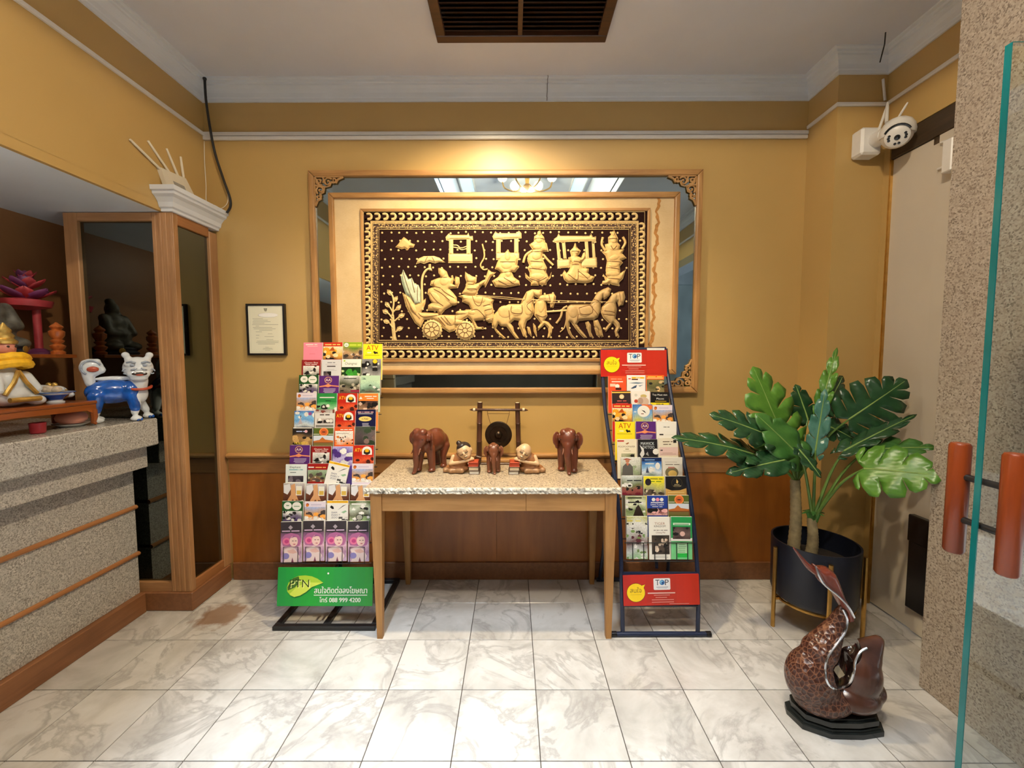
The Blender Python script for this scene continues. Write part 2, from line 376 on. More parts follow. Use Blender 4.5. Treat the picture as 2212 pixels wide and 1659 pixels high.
class Print:
    """flat print on a board or cover; x to the right, y down from the top edge, both in widths"""
    def __init__(s): s.v = []; s.f = []; s.c = []; s.k = 0
    def _z(s): s.k += 1; return s.k
    def poly(s, pts, col):
        z = s._z(); n = len(s.v); s.v += [(x, y, z) for x, y in pts]; s.f.append(tuple(range(n, n+len(pts)))); s.c.append(col); return s
    def rect(s, x0, y0, x1, y1, col): return s.poly([(x0, y0), (x1, y0), (x1, y1), (x0, y1)], col)
    def circ(s, x, y, r, col, ry=None, n=24):
        return s.poly([(x+r*math.cos(2*PI*k/n), y+(ry or r)*math.sin(2*PI*k/n)) for k in range(n)], col)
    def text(s, t, x, y, h, col, w=None, align='c'):
        vv, ff, tw = text_mesh(t); sx = (w/tw) if w else h
        x0 = x - tw*sx/2 if align == 'c' else x
        z = s._z(); n = len(s.v); s.v += [(x0+a*sx, y-q*h, z) for a, q in vv]
        for f in ff: s.f.append(tuple(n+i for i in f)); s.c.append(col)
        return s
    def bar(s, t, x, y, h, col, w=None, align='c'):
        """a line of print too small to read: one dash per word"""
        ws = t.split(); tw = w or 0.45*h*len(t); x0 = x-tw/2 if align == 'c' else x; tot = len(t); hh = min(0.42*h, 0.06)
        for q in ws:
            L = tw*len(q)/tot; s.rect(x0, y-0.30*h-hh/2, x0+L, y-0.30*h+hh/2, col); x0 += L+tw/tot
        return s
    def lines(s, x0, y0, x1, n, dy, col, h=0.018, seed=0):
        r = random.Random(seed+n)
        for i in range(n):
            a = x0+(x1-x0)*0.12*r.random(); c = x1-(x1-x0)*0.25*r.random(); s.rect(a, y0+i*dy, c, y0+i*dy+h, col)
        return s
    def photo(s, x0, y0, x1, y1, bands, blobs=(), seed=1, nx=30, jit=0.16):
        r = np.random.RandomState(seed); ny = max(2, int(nx*(y1-y0)/(x1-x0)+0.5))
        gx, gy = np.meshgrid((np.arange(nx)+0.5)/nx, (np.arange(ny)+0.5)/ny)
        bands = np.array([b_[:3] for b_ in bands]); t = gy*(len(bands)-1) + 0.25*np.sin(gx*7+seed) ; t = np.clip(t, 0, len(bands)-1.001)
        i = t.astype(int); fr = (t-i)[..., None]; img = bands[i]*(1-fr)+bands[i+1]*fr
        asp = (y1-y0)/(x1-x0)
        for col, n, sz, ylo, yhi in blobs:
            for _ in range(n):
                cx, cy = r.rand(), ylo+(yhi-ylo)*r.rand(); a, bb = sz*(0.6+0.8*r.rand()), sz*(0.5+0.7*r.rand())
                mk = ((gx-cx)/a)**2 + ((gy-cy)*asp/bb)**2 < 1; img[mk] = np.array(col[:3])*(0.8+0.4*r.rand())
        img = np.clip(img*(1+jit*(r.rand(ny, nx, 1)-0.5)*2), 0, 1)
        z = s._z(); n0 = len(s.v)
        for jy in range(ny+1):
            for jx in range(nx+1): s.v.append((x0+(x1-x0)*jx/nx, y0+(y1-y0)*jy/ny, z))
        for jy in range(ny):
            for jx in range(nx):
                a = n0+jy*(nx+1)+jx; s.f.append((a, a+1, a+nx+2, a+nx+1)); s.c.append(tuple(img[jy, jx])+(1,))
        return s
    def mesh(s, name, o, ex, ey, en, lift=0.0004, step=0.00003):
        """o: top left corner; ex: vector of one width to the right; ey: one width down; en: unit normal"""
        me = bpy.data.meshes.new(name); o = V(o); ex = V(ex); ey = V(ey); en = V(en)
        me.from_pydata([tuple(o+ex*x+ey*y+en*(lift+step*z)) for x, y, z in s.v], [], s.f)
        at = me.color_attributes.new('ink', 'FLOAT_COLOR', 'CORNER')
        buf = []
        for f, c in zip(s.f, s.c): buf += list(c)*len(f)
        at.data.foreach_set('color', buf); me.update(); return me

def puff(outline, h, r, pt, step, base=0.0):
    """cushioned relief: an outline filled and domed; pt(u, v, d) maps to the world; works in the outline's own units"""
    n = len(outline); U = [p[0] for p in outline]; W = [p[1] for p in outline]
    pts = []; 
    for i in range(n):   # resample edges
        a, c = outline[i], outline[(i+1) % n]; L = math.hypot(c[0]-a[0], c[1]-a[1]); k = max(1, int(L/step))
        pts += [(a[0]+(c[0]-a[0])*j/k, a[1]+(c[1]-a[1])*j/k) for j in range(k)]
    nb = len(pts); P = np.array(outline, float); Q = np.roll(P, -1, 0)
    gx, gy = np.meshgrid(np.arange(min(U)+step/2, max(U), step), np.arange(min(W)+step/2, max(W), step)); g = np.c_[gx.ravel(), gy.ravel()]
    def dist(g):
        d = np.full(len(g), 1e9)
        for a, c in zip(P, Q):
            ab = c-a; t = np.clip(((g-a)@ab)/(ab@ab+1e-12), 0, 1); d = np.minimum(d, np.hypot(*(g-a-t[:, None]*ab).T))
        return d
    def inside(g):
        r_ = np.zeros(len(g), bool)
        for a, c in zip(P, Q):
            if a[1] == c[1]: continue
            cond = (a[1] > g[:, 1]) != (c[1] > g[:, 1]); xi = (c[0]-a[0])*(g[:, 1]-a[1])/(c[1]-a[1])+a[0]; r_ ^= cond & (g[:, 0] < xi)
        return r_
    g = g[inside(g)]; d = dist(g) if len(g) else np.zeros(0); keep = d > step*0.45; g = g[keep]
    allp = [V(p) for p in pts]+[V((a, c)) for a, c in g]
    vo, eo, fo, *_ = delaunay_2d_cdt(allp, [(i, (i+1) % nb) for i in range(nb)], [], 1, 1e-6)
    vv = np.array([(p.x, p.y) for p in vo]); dd = dist(vv); dd[dd < 1e-4] = 0
    q = np.clip(dd/r, 0, 1); hh = base + h*np.sqrt(np.clip(1-(1-q)**2, 0, 1))
    return [pt(a, c, z) for (a, c), z in zip(vv, hh)], [tuple(f) for f in fo]
def puff_mesh(name, outlines, h, r, pt, step):
    vs_, fs_ = [], []
    for o in outlines:
        a, f = puff(o, h, r, pt, step); n = len(vs_); vs_ += [tuple(p) for p in a]; fs_ += [tuple(n+i for i in q) for q in f]
    me = bpy.data.meshes.new(name); me.from_pydata(vs_, [], fs_); me.update()
    bm = bmesh.new(); bm.from_mesh(me); bmesh.ops.recalc_face_normals(bm, faces=bm.faces); bm.to_mesh(me); bm.free(); return me
def arc(c, r, a0, a1, n=12): return [(c[0]+r*math.cos(a0+(a1-a0)*i/n), c[1]+r*math.sin(a0+(a1-a0)*i/n)) for i in range(n+1)]
def smooth_path(pts, k=6):
    pts = [V(p) for p in pts]; out = []
    for i in range(len(pts)-1):
        p0 = pts[max(0, i-1)]; p1 = pts[i]; p2 = pts[i+1]; p3 = pts[min(len(pts)-1, i+2)]
        for j in range(k):
            t = j/k; out.append(0.5*((2*p1)+(p2-p0)*t+(2*p0-5*p1+4*p2-p3)*t*t+(3*p1-p0-3*p2+p3)*t**3))
    out.append(pts[-1]); return out
# ================================================================== the room
XL, XR, YW, ZC = -1.77, 1.69, 2.47, 2.90
fl = struct('floor', B().box((-3.2, -3.4, -0.06), (2.05, 2.6, -0.003)), M['grout'])
ORG['floor'] = V((0, 0, 0))
_tb = {}
def tile_mesh(w_, d_):
    k = (round(w_, 3), round(d_, 3))
    if k not in _tb:
        b = B().box((0, 0, -0.012), (w_, d_, 0), bev=0.0009); me = bpy.data.meshes.new('tile'); b.bm.to_mesh(me); b.bm.free()
        me.materials.append(M['marble']); _tb[k] = me
    return _tb[k]
rt = random.Random(5)
for i in range(-3, 11):
    for j in range(0, 19):
        x0 = -1.109+0.3*i; x1 = min(x0+0.3, 2.0); y1 = min(2.511-0.3*j, YW); y0 = 2.511-0.3*(j+1)
        if x1-x0 < 0.03: continue
        g = 0.0016
        o = bpy.data.objects.new('tile', tile_mesh(x1-x0-2*g, y1-y0-2*g)); COL.objects.link(o); o.parent = fl
        o.location = (x0+g, y0+g, -0.0002*rt.random())
# ceiling with a raised tray
TX0, TX1, TY0, TY1, TZ = -0.68, 0.97, -0.95, 1.20, 3.52
b = B()
b.box((-3.2, TY1, ZC), (3.2, 2.6, 3.0)); b.box((-3.2, -3.4, ZC), (3.2, TY0, 3.0))
b.box((-3.2, TY0, ZC), (TX0, TY1, 3.0)); b.box((TX1, TY0, ZC), (3.2, TY1, 3.0))
b.box((TX0-0.05, TY0-0.05, TZ), (TX1+0.05, TY1+0.05, TZ+0.05))
b.box((TX0-0.05, TY0-0.05, 2.98), (TX0, TY1+0.05, TZ)); b.box((TX1, TY0-0.05, 2.98), (TX1+0.05, TY1+0.05, TZ))
b.box((TX0, TY0-0.05, 2.98), (TX1, TY0, TZ)); b.box((TX0, TY1, 2.98), (TX1, TY1+0.05, TZ))
struct('ceiling', b, M['white_paint'])
b = B().box((-2.60, -3.3, 2.0905), (XL-0.021, YW-0.001, 2.13)); struct('ceiling_alcove', b, M['cool_lit_white'])
# walls
struct('wall_back', B().box((-2.62, YW, 0), (XR+0.42, YW+0.1, ZC)), M['ochre'])
struct('wall_left', B().box((XL-0.16, -3.3, 2.131), (XL, YW, ZC)).box((XL-0.020, -3.3, 2.0905), (XL, YW, 2.132)), M['ochre'])
M['alcove'] = plain('brown_alcove_paint', (0.26, 0.12, 0.045, 1), 0.5, var=0.1, scale=4)
struct('wall_alcove', B().box((-2.62, -3.3, 0), (-2.52, YW, 2.13)), M['alcove'])
b = B().box((XR, 2.25, 0), (2.1, YW, ZC)).box((1.945, 1.95, 2.47), (2.1, 2.25, ZC)).box((1.945, 2.215, 0), (2.1, 2.25, 2.47)).box((1.945, -3.3, 2.47), (2.1, 1.95, ZC))
struct('wall_right', b, M['ochre'])
M['rear'] = plain('dark_rear_wall', (0.085, 0.075, 0.06, 1), 0.5, var=0.2, scale=2)
struct('wall_rear', B().box((-3.2, -3.4, 0), (3.2, -3.3, ZC)), M['rear'])
struct('wall_entrance', B().box((1.95, -3.3, 0), (2.05, -0.55, 2.47)), M['granite_pillar'])
b = B().box((1.668, 1.28, 0), (2.10, 1.634, ZC-0.001), bev=0.003); struct('pillar_granite', b, M['granite_pillar'])
# cornice: one moulded profile carried round the room and mitred at each corner
def offset_path(path, d):
    out = []
    for i, p in enumerate(path):
        p = V(p); n = []
        for a, c in ((i-1, i), (i, i+1)):
            if a < 0 or c >= len(path): continue
            t = (V(path[c])-V(path[a])).normalized(); n.append(V((t.y, -t.x)))
        if len(n) == 1: out.append(p+n[0]*d)
        else:
            h = (n[0]+n[1]).normalized(); out.append(p+h*(d/max(0.2, h.dot(n[0]))))
    return out
def sweep(path, prof):
    b = B(); rows = []
    for d, z in prof: rows.append([b.bm.verts.new((q.x, q.y, z)) for q in offset_path(path, d)])
    for a, c in zip(rows, rows[1:]+rows[:1]):
        for i in range(len(path)-1): b.bm.faces.new((a[i], a[i+1], c[i+1], c[i]))
    b.bm.faces.new([r[0] for r in rows]); b.bm.faces.new([r[-1] for r in rows][::-1]); return b
ROOM = [(XL, -3.3), (XL, YW), (XR, YW), (XR, 2.25), (1.945, 2.25), (1.945, -3.3)]
cprof = [(0, 2.806), (0.010, 2.806), (0.012, 2.822), (0.017, 2.826), (0.022, 2.845), (0.034, 2.862), (0.048, 2.871), (0.050, 2.879), (0.060, 2.881), (0.063, 2.891), (0.078, 2.894), (0.080, 2.9), (0, 2.9)]
tr = struct('trim_1', sweep(ROOM, cprof), M['cornice'], smooth=False)
ORG['trim_1'] = V((0, 0, 0))
M['crack'] = plain('dark_crack', (0.12, 0.11, 0.10, 1), 0.9)
crk = [V((0.196, YW-d-0.0012, z-0.0005)) for d, z in cprof[1:-1]]
b = B().tube([p+V((0.0012*math.sin(k*2.3), 0, 0)) for k, p in enumerate(crk)], 0.0016, 5); build('joint_crack', b, M['crack'], tr)
# white cable trunking under the cornice
b = sweep([(XL, -3.2), (XL, YW)], [(0, 2.618), (0.010, 2.618), (0.010, 2.636), (0, 2.636)]); struct('trim_2', b, M['white_plastic'])
b = B().box((XL+0.012, YW-0.012, 2.621), (XR, YW, 2.641), bev=0.002).box((XL+0.05, YW-0.014, 2.597), (XR-0.005, YW, 2.617), bev=0.002)
b.box((XL, YW-0.016, 2.597), (XL+0.045, YW, 2.641), bev=0.002); struct('trim_3', b, M['white_plastic'])
b = sweep([(XR, YW-0.004), (XR, 2.25), (1.945, 2.25), (1.945, -3.2)], [(0, 2.648), (0.009, 2.648), (0.009, 2.666), (0, 2.666)]); struct('trim_4', b, M['white_plastic'])
b = B().tube([(1.925, 2.24, 2.672), (1.905, 2.235, 2.775)], 0.006, 6); struct('trim_5', b, M['white_plastic'])
b = B().tube([atZ(1913, 70, 2.893), atY(1911, 95, 2.085), atY(1905, 118, 2.14), atY(1901, 134, 2.19)], 0.003, 6); solo('thin_dark_cable', b, M['black_cable'], 'thin dark cable coming out of the ceiling above the security camera', 'cable', (1.93, 2.10, 2.80))
# wainscot
WX0, WX1 = -1.71, XR-0.001
seams = [WX0, -0.98, -0.10, 0.78, WX1]
wn = struct('trim_6', B().box((WX0, 2.456, 0.66), (WX1, YW-0.001, 0.752), bev=0.002).box((WX0, 2.466, 0.1), (WX1, YW-0.001, 0.66)), M['wainscot_rail'])
ORG['trim_6'] = V((0, 0, 0))
for a, c in zip(seams, seams[1:]): build('panel', B().box((a+0.0006, 2.461, 0.104), (c-0.0006, 2.4662, 0.662), bev=0.0008), M['wainscot'], wn)
b = B().prism([(2.469, 0.752), (2.452, 0.752), (2.446, 0.758), (2.440, 0.760), (2.437, 0.768), (2.440, 0.776), (2.452, 0.780), (2.469, 0.780)], lambda u, v, d: V((d, u, v)), WX0, WX1)
build('cap_moulding', b, M['frame_wood'], wn)
struct('baseboard_back', B().box((-1.705, 2.449, 0), (WX1, YW-0.001, 0.108), bev=0.003), M['skirting'])
# ochre return + pilaster base is bare; the pilaster carries a thin brown edge strip
b = B().box((1.9455, 2.206, 0), (1.958, 2.2148, 2.36)); struct('trim_7', b, M['gold'])
# side door: pale leaf, dark lintel
d1 = struct('door_1', B().box((1.958, 1.64, 0.01), (1.992, 2.212, 2.36), bev=0.002), M['cream_panel']); ORG['door_1'] = V((0, 0, 0))
build('stile', B().box((1.950, 1.76, 0.01), (1.9578, 1.97, 2.36), bev=0.002), M['cream_panel'], d1)
struct('trim_8', B().box((1.948, 1.64, 2.362), (2.06, 2.214, 2.469), bev=0.003).box((1.956, 1.64, 2.330), (2.06, 2.0, 2.362)), M['dark_lintel'])
dc = thing('door_closer', 'white door closer with short arm under the dark lintel beside the stone pillar', 'door closer', (1.93, 1.90, 2.2))
build('closer_body', B().box((1.90, 1.862, 2.16), (1.948, 1.905, 2.30), bev=0.004), M['white_plastic'], dc)
build('arm', B().tube([(1.93, 1.90, 2.20), (1.945, 1.96, 2.205)], 0.007, 6).tube([(1.925, 1.88, 2.298), (1.94, 1.95, 2.318)], 0.006, 6), M['white_plastic'], dc)
q0, q1 = atX(1974, 1092, 1.94), atX(2012, 1292, 1.94)
build('pull_plate', B().box((1.922, q1.y, 0.13), (1.9495, q0.y, 0.585), bev=0.004).box((1.918, q1.y-0.004, 0.46), (1.9495, q0.y+0.004, 0.59), bev=0.004), M['black_plastic'], d1)
# outside the entrance
M['paving'] = granite('pale_paving', (0.50, 0.52, 0.53, 1), (0.62, 0.64, 0.65, 1), (0.35, 0.35, 0.35, 1), 30, 0.6)
M['facade'] = plain('dark_facade', (0.10, 0.095, 0.09, 1), 0.8, var=0.3, scale=1.5)
struct('ground_outside', B().box((2.0501, -24, -0.06), (9, 4, -0.004)), M['paving'])
struct('wall_opposite', B().box((5.6, -24, 0), (5.8, 4, 9.0)), M['facade'])

# ------------------------------------------------------------------ ceiling vent
vt = thing('ceiling_vent', 'dark brown wooden louvred vent grille set in the ceiling', 'vent', (0.045, 1.93, 2.899))
X0, X1, Y0, Y1 = -0.362, 0.450, 1.74, 2.112; Z0 = 2.868
for lo, hi in (((X0, Y1-0.045, Z0), (X1, Y1, 2.899)), ((X0, Y0, Z0), (X1, Y0+0.045, 2.899)), ((X0, Y0+0.045, Z0), (X0+0.045, Y1-0.045, 2.899)), ((X1-0.045, Y0+0.045, Z0), (X1, Y1-0.045, 2.899))):
    build('frame_rail', B().box(lo, hi, bev=0.003), M['dark_wood'], vt)
build('mullion', B().box((0.026, Y0+0.045, Z0+0.002), (0.048, Y1-0.045, 2.899), bev=0.002), M['dark_wood'], vt)
build('backing', B().box((X0+0.02, Y0+0.02, 2.895), (X1-0.02, Y1-0.02, 2.8992)), M['black_plastic'], vt)
M['slat'] = wood('vent_slat_wood', S(46, 28, 14), S(74, 46, 24), 'x', rough=0.22, coat=0.4)
ns = 11
for (a, c) in ((X0+0.045, 0.026), (0.048, X1-0.045)):
    sl = None
    for k in range(ns):
        y = Y0+0.058+(Y1-Y0-0.116)*k/(ns-1)
        if sl is None:
            bb = B().box((-(c-a)/2, -0.014, -0.0025), ((c-a)/2, 0.014, 0.0025), rot=Matrix.Rotation(0.55, 3, 'X'))
            sl = build('slat', bb, M['slat'])
        o = sl if k == 0 else sl.copy()
        if k: COL.objects.link(o)
        o.parent = vt; o.location = V(((a+c)/2, y, 2.882)) - origin_of(vt)

# ------------------------------------------------------------------ lamps out of view (the mirror shows the tray ones)
def emit(name, c, s):
    m, nt, b = nt_new(name); b.inputs['Base Color'].default_value = c; b.inputs['Emission Color'].default_value = c; b.inputs['Emission Strength'].default_value = s
    n = noise(nt, coords(nt), 3); nt.links.new(ramp(nt, n, [(0.3, c), (0.7, c)]), b.inputs['Emission Color']); return m
M['bulb'] = emit('lit_globe', (1.0, 0.86, 0.62, 1), 9); M['panel_lit'] = emit('lit_cool_panel', (0.62, 0.84, 1.0, 1), 2.2); M['spot_lit'] = emit('lit_spot', (1.0, 0.85, 0.6, 1), 12)
for x, side in ((-0.565, 'counter'), (0.82, 'entrance')):
    p = thing('ceiling_panel_light', f'cool white panel light in the raised ceiling tray on the {side} side', 'ceiling light', (x, 0.25, TZ), 'tray panel lights')
    build('frame', B().box((x-0.09, -0.65, TZ-0.03), (x-0.075, 1.15, TZ)).box((x+0.075, -0.65, TZ-0.03), (x+0.09, 1.15, TZ)).box((x-0.075, -0.65, TZ-0.03), (x+0.075, -0.63, TZ)).box((x-0.075, 1.13, TZ-0.03), (x+0.075, 1.15, TZ)), M['white_plastic'], p)
    build('diffuser', B().box((x-0.075, -0.63, TZ-0.02), (x+0.075, 1.13, TZ-0.012)), M['panel_lit'], p)
ch = thing('chandelier', 'brass chandelier with lit globes hanging in the ceiling tray', 'chandelier', (CH.x, CH.y, TZ))
build('drop_rod', B().tube([(CH.x, CH.y, TZ), (CH.x, CH.y, 3.42)], 0.008, 8), M['gold'], ch, True)
TZ = 3.43
build('canopy', B().lathe([(0.10, TZ), (0.10, TZ-0.015), (0.03, TZ-0.05), (0.02, TZ-0.20), (0.05, TZ-0.22), (0.035, TZ-0.26), (0.004, TZ-0.29)], (CH.x, CH.y, 0), 20), M['gold'], ch, True)
for k in range(6):
    a = k*PI/3; q = lambda r, z: V((CH.x+r*math.cos(a), CH.y+r*math.sin(a), z))
    ar = build('arm', B().tube(smooth_path([q(0.02, TZ-0.20), q(0.12, TZ-0.27), q(0.24, TZ-0.24), q(0.27, TZ-0.17)]), 0.008, 6), M['gold'], ch, True)
    build('globe', B().ico(q(0.27, TZ-0.12), 0.052, 3), M['bulb'], ch, True)
sk = thing('ceiling_spot', 'small round ceiling spotlight aimed at the tapestry', 'spotlight', (-0.12, 1.66, 2.899))
build('housing', B().lathe([(0.045, 2.899), (0.045, 2.885), (0.036, 2.885), (0.030, 2.897)], (-0.12, 1.66, 0), 20, cap=False), M['white_plastic'], sk, True)
build('bulb', B().lathe([(0.030, 2.8965), (0.02, 2.893), (0.001, 2.892)], (-0.12, 1.66, 0), 16), M['spot_lit'], sk, True)

af = thing('alcove_fill_fixture', 'added unseen round fixture for the fill light in the reception alcove ceiling', 'ceiling light', (-2.0, 1.15, 2.09))  # fixture added out of view to house the alcove fill light
build('housing', B().lathe([(0.050, 2.0903), (0.050, 2.082), (0.040, 2.082), (0.034, 2.088)], (-2.0, 1.15, 0), 20, cap=False), M['white_plastic'], af, True)
build('bulb', B().lathe([(0.034, 2.0885), (0.02, 2.086), (0.001, 2.085)], (-2.0, 1.15, 0), 16), M['spot_lit'], af, True)

# ------------------------------------------------------------------ mirror-clad column by the counter
CY = 2.15
mc = thing('mirror_column', 'oak-framed column clad in dark mirror at the end of the reception counter', 'column', (-1.95, 2.3, 0))
def grooved_post(x0, x1, y0, y1, z0, z1):
    bb = B().box((x0, y0, z0), (x1, y1, z1), bev=0.002)
    n_ = max(2, int((x1-x0)/0.022))
    for k in range(n_):
        xx = x0+(x1-x0)*(k+0.5)/n_; bb.box((xx-0.0075, y0-0.003, z0+0.003), (xx+0.0075, y0+0.001, z1-0.003), bev=0.0012)
    return bb
build('corner_post', grooved_post(-1.830, -1.722, CY, CY+0.032, 0.10, 2.088), M['oak'], mc)
build('post', B().box((-2.28, CY, 0.10), (-2.212, CY+0.05, 2.088), bev=0.003), M['oak'], mc)
build('post', B().box((-1.80, 2.405, 0.10), (-1.722, 2.468, 2.07), bev=0.003), M['oak'], mc)
build('rail', B().box((-2.212, CY+0.002, 2.046), (-1.83, CY+0.05, 2.088), bev=0.002), M['oak_h'], mc)
build('rail', B().box((-2.212, CY+0.002, 0.10), (-1.83, CY+0.05, 0.152), bev=0.002), M['oak_h'], mc)
build('rail', B().box((-1.79, CY+0.032, 2.035), (-1.724, 2.405, 2.088), bev=0.002), M['strip'], mc)
build('rail', B().box((-1.79, CY+0.032, 0.10), (-1.724, 2.405, 0.150), bev=0.002), M['strip'], mc)
build('mirror_panel', B().box((-2.212, CY+0.020, 0.152), (-1.83, CY+0.028, 2.046)), M['mirror'], mc)
build('mirror_panel', B().box((-1.746, CY+0.032, 0.150), (-1.738, 2.405, 2.035)), M['mirror'], mc)
build('core', B().box((-2.27, CY+0.051, 0.1), (-1.80, 2.404, 2.08)), M['dark_wood'], mc)
build('plinth', B().box((-2.28, CY-0.012, 0), (-1.712, 2.448, 0.101), bev=0.004), M['skirting'], mc)
# white moulded crown: profile swept round the front and the right face
kp = [(0.0, 2.088), (0.012, 2.088), (0.014, 2.100), (0.024, 2.106), (0.030, 2.128), (0.045, 2.148), (0.060, 2.158), (0.062, 2.170), (0.072, 2.174), (0.074, 2.195), (0.0, 2.195)]
cb = sweep([(XL+0.002, CY), (-1.722, CY), (-1.722, YW-0.001)], kp)
cb.box((XL+0.002, CY, 2.088), (-1.7225, YW-0.001, 2.195))
build('crown', cb, M['cornice'], mc)

# ------------------------------------------------------------------ reception counter
rc = thing('reception_counter', 'grey granite reception counter with wooden strips and a thick worktop', 'counter', (-2.1, 0.6, 0))
YA, YB = -2.9, 2.145
build('top_slab', B().box((-2.515, YA, 0.902), (-1.848, YB, 1.040), bev=0.006), M['granite_top'], rc)
build('apron_slab', B().box((-2.515, YA, 0.785), (-1.905, YB-0.01, 0.9015), bev=0.003), M['granite_counter'], rc)
for z0, z1 in ((0.108, 0.312), (0.332, 0.562), (0.582, 0.7845)):
    build('stone_panel', B().box((-2.515, YA, z0), (-1.982, YB-0.015, z1), bev=0.001), M['granite_counter'], rc)
for z in (0.322, 0.572):
    bb = B().prism([(-1.985, z-0.011), (-1.977, z-0.011), (-1.970, z-0.006), (-1.968, z), (-1.970, z+0.006), (-1.977, z+0.011), (-1.985, z+0.011)], lambda u, v, d: V((u, d, v)), YA, YB-0.012)
    build('wood_strip', bb, M['strip'], rc)
build('backing_core', B().box((-2.51, YA, 0.0), (-1.99, YB-0.02, 0.784)), M['dark_wood'], rc)
build('skirting_board', B().box((-1.990, YA, 0.0), (-1.955, YB-0.012, 0.1075), bev=0.003), M['skirting'], rc)
# ================================================================== framed tapestry on the back wall
def frame4(root, name, x0, x1, z0, z1, wd, yb, yf, bev=0.004, mats=None):
    mats = mats or (M['frame_wood'], M['frame_wood_v'])
    F = lambda u, v, d: V((u, d, v))
    for poly, mt in (([(x0, z1), (x1, z1), (x1-wd, z1-wd), (x0+wd, z1-wd)], mats[0]), ([(x0, z0), (x1, z0), (x1-wd, z0+wd), (x0+wd, z0+wd)], mats[0]),
                     ([(x0, z0), (x0, z1), (x0+wd, z1-wd), (x0+wd, z0+wd)], mats[1]), ([(x1, z0), (x1, z1), (x1-wd, z1-wd), (x1-wd, z0+wd)], mats[1])):
        bb = B().prism(poly, F, yb, yf)
        bmesh.ops.recalc_face_normals(bb.bm, faces=bb.bm.faces)
        ed = [e for e in bb.bm.edges if all(abs(v.co.y-yf) < 1e-6 for v in e.verts)]
        bmesh.ops.bevel(bb.bm, geom=ed, offset=bev, segments=2, affect='EDGES', profile=0.6)
        build(name, bb, mt, root)
tp = thing('tapestry', 'embroidered tapestry of chariot and horses in a wide mirrored wooden frame', 'tapestry', (-0.04, YW, 1.14))
frame4(tp, 'outer_frame', -1.166, 1.086, 1.140, 2.417, 0.033, YW-0.001, 2.432, 0.008)
build('mirror_panel', B().box((-1.135, 2.452, 1.171), (1.055, 2.456, 2.386)), M['mirror_pic'], tp)
frame4(tp, 'inner_frame', -1.052, 0.955, 1.250, 2.290, 0.030, 2.452, 2.424, 0.007)
m, nt, b = nt_new('cream_linen'); v = coords(nt, scale=(1, 1, 1)); n = noise(nt, coords(nt, scale=(60, 60, 900)), 1.5, 3); n2 = noise(nt, v, 7, 5)
nt.links.new(mix(nt, 0.35, ramp(nt, n2, [(0.3, S(200, 170, 124)), (0.7, S(220, 194, 150))]), ramp(nt, n, [(0.3, S(190, 160, 114)), (0.7, S(224, 198, 154))])), b.inputs['Base Color'])
b.inputs['Roughness'].default_value = 0.85; bump(nt, b, n, 0.15); M['linen'] = m
YC = 2.441
build('linen_mat', B().box((-1.024, YC, 1.277), (0.928, 2.4515, 2.263)), M['linen'], tp)
pz = lambda px, py, d: (lambda q: V((q.x, YC-d, q.z)))(atY(px, py, YC))
M['stain'] = plain('brown_water_stain', S(170, 118, 60), 0.9, var=0.25, scale=60)
bb = B(); rs = random.Random(3); L_ = []; R_ = []
for k in range(60):
    t = k/59; px = 1422-16*t+2.5*math.sin(k*0.9)+1.5*math.sin(k*2.3); py = 428+345*t; wv = 2.2+2.2*rs.random()
    L_.append(pz(px-wv, py, 0.0006)); R_.append(pz(px+wv, py, 0.0006))
for k in range(59): bb.quad([L_[k], R_[k], R_[k+1], L_[k+1]])
build('water_stain', bb, M['stain'], tp)
# inner moulding, cloth field and woven bands
a = atY(779, 452, YC); c = atY(1398, 781, YC)
frame4(tp, 'inner_moulding', a.x, c.x, c.z, a.z, 0.016, YC, YC-0.012, 0.003)
M['dark_cloth'] = plain('dark_maroon_cloth', (0.020, 0.008, 0.007, 1), 0.95, var=0.3, scale=200, bmp=0.3, spec=0.05)
a2 = atY(785, 457, YC); c2 = atY(1393, 776, YC)
build('dark_field', B().box((a2.x, YC-0.003, c2.z), (c2.x, YC-0.0002, a2.z)), M['dark_cloth'], tp)
M['gold_cloth'] = plain('gold_cream_cloth', S(196, 162, 102), 0.58, var=0.08, scale=60, bmp=0.25)
M['gold_pale'] = plain('pale_padded_cloth', S(206, 178, 122), 0.6, var=0.07, scale=60, bmp=0.2)
M['blue_cloth'] = plain('faded_blue_cloth', S(176, 186, 160), 0.62, var=0.14, scale=60, bmp=0.4)
m, nt, b = nt_new('embroidered_band'); v = coords(nt); vo = N(nt, 'ShaderNodeTexVoronoi'); vo.inputs['Scale'].default_value = 105; nt.links.new(v, vo.inputs['Vector'])
nt.links.new(ramp(nt, vo.outputs['Distance'], [(0.28, S(206, 172, 112)), (0.44, S(60, 36, 26))]), b.inputs['Base Color']); b.inputs['Roughness'].default_value = 0.8; M['band'] = m
def rect_px(x0, y0, x1, y1): return [pz(x0, y0, 0), pz(x1, y0, 0), pz(x1, y1, 0), pz(x0, y1, 0)]
def strip(root, name, x0, y0, x1, y1, wl, wt, d, mt):
    F = lambda u, v, dd: pz(u, v, dd)
    for poly in ([(x0, y0), (x1, y0), (x1-wl, y0+wt), (x0+wl, y0+wt)], [(x0, y1), (x1, y1), (x1-wl, y1-wt), (x0+wl, y1-wt)],
                 [(x0, y0), (x0+wl, y0+wt), (x0+wl, y1-wt), (x0, y1)], [(x1, y0), (x1-wl, y0+wt), (x1-wl, y1-wt), (x1, y1)]):
        build(name, B().prism(poly, F, d, 0.001), mt, root)
strip(tp, 'woven_band', 804, 481, 1376, 752, 13, 13, 0.0045, M['band'])
strip(tp, 'pale_band', 802, 479, 1378, 754, 3, 3, 0.0052, M['gold_cloth'])
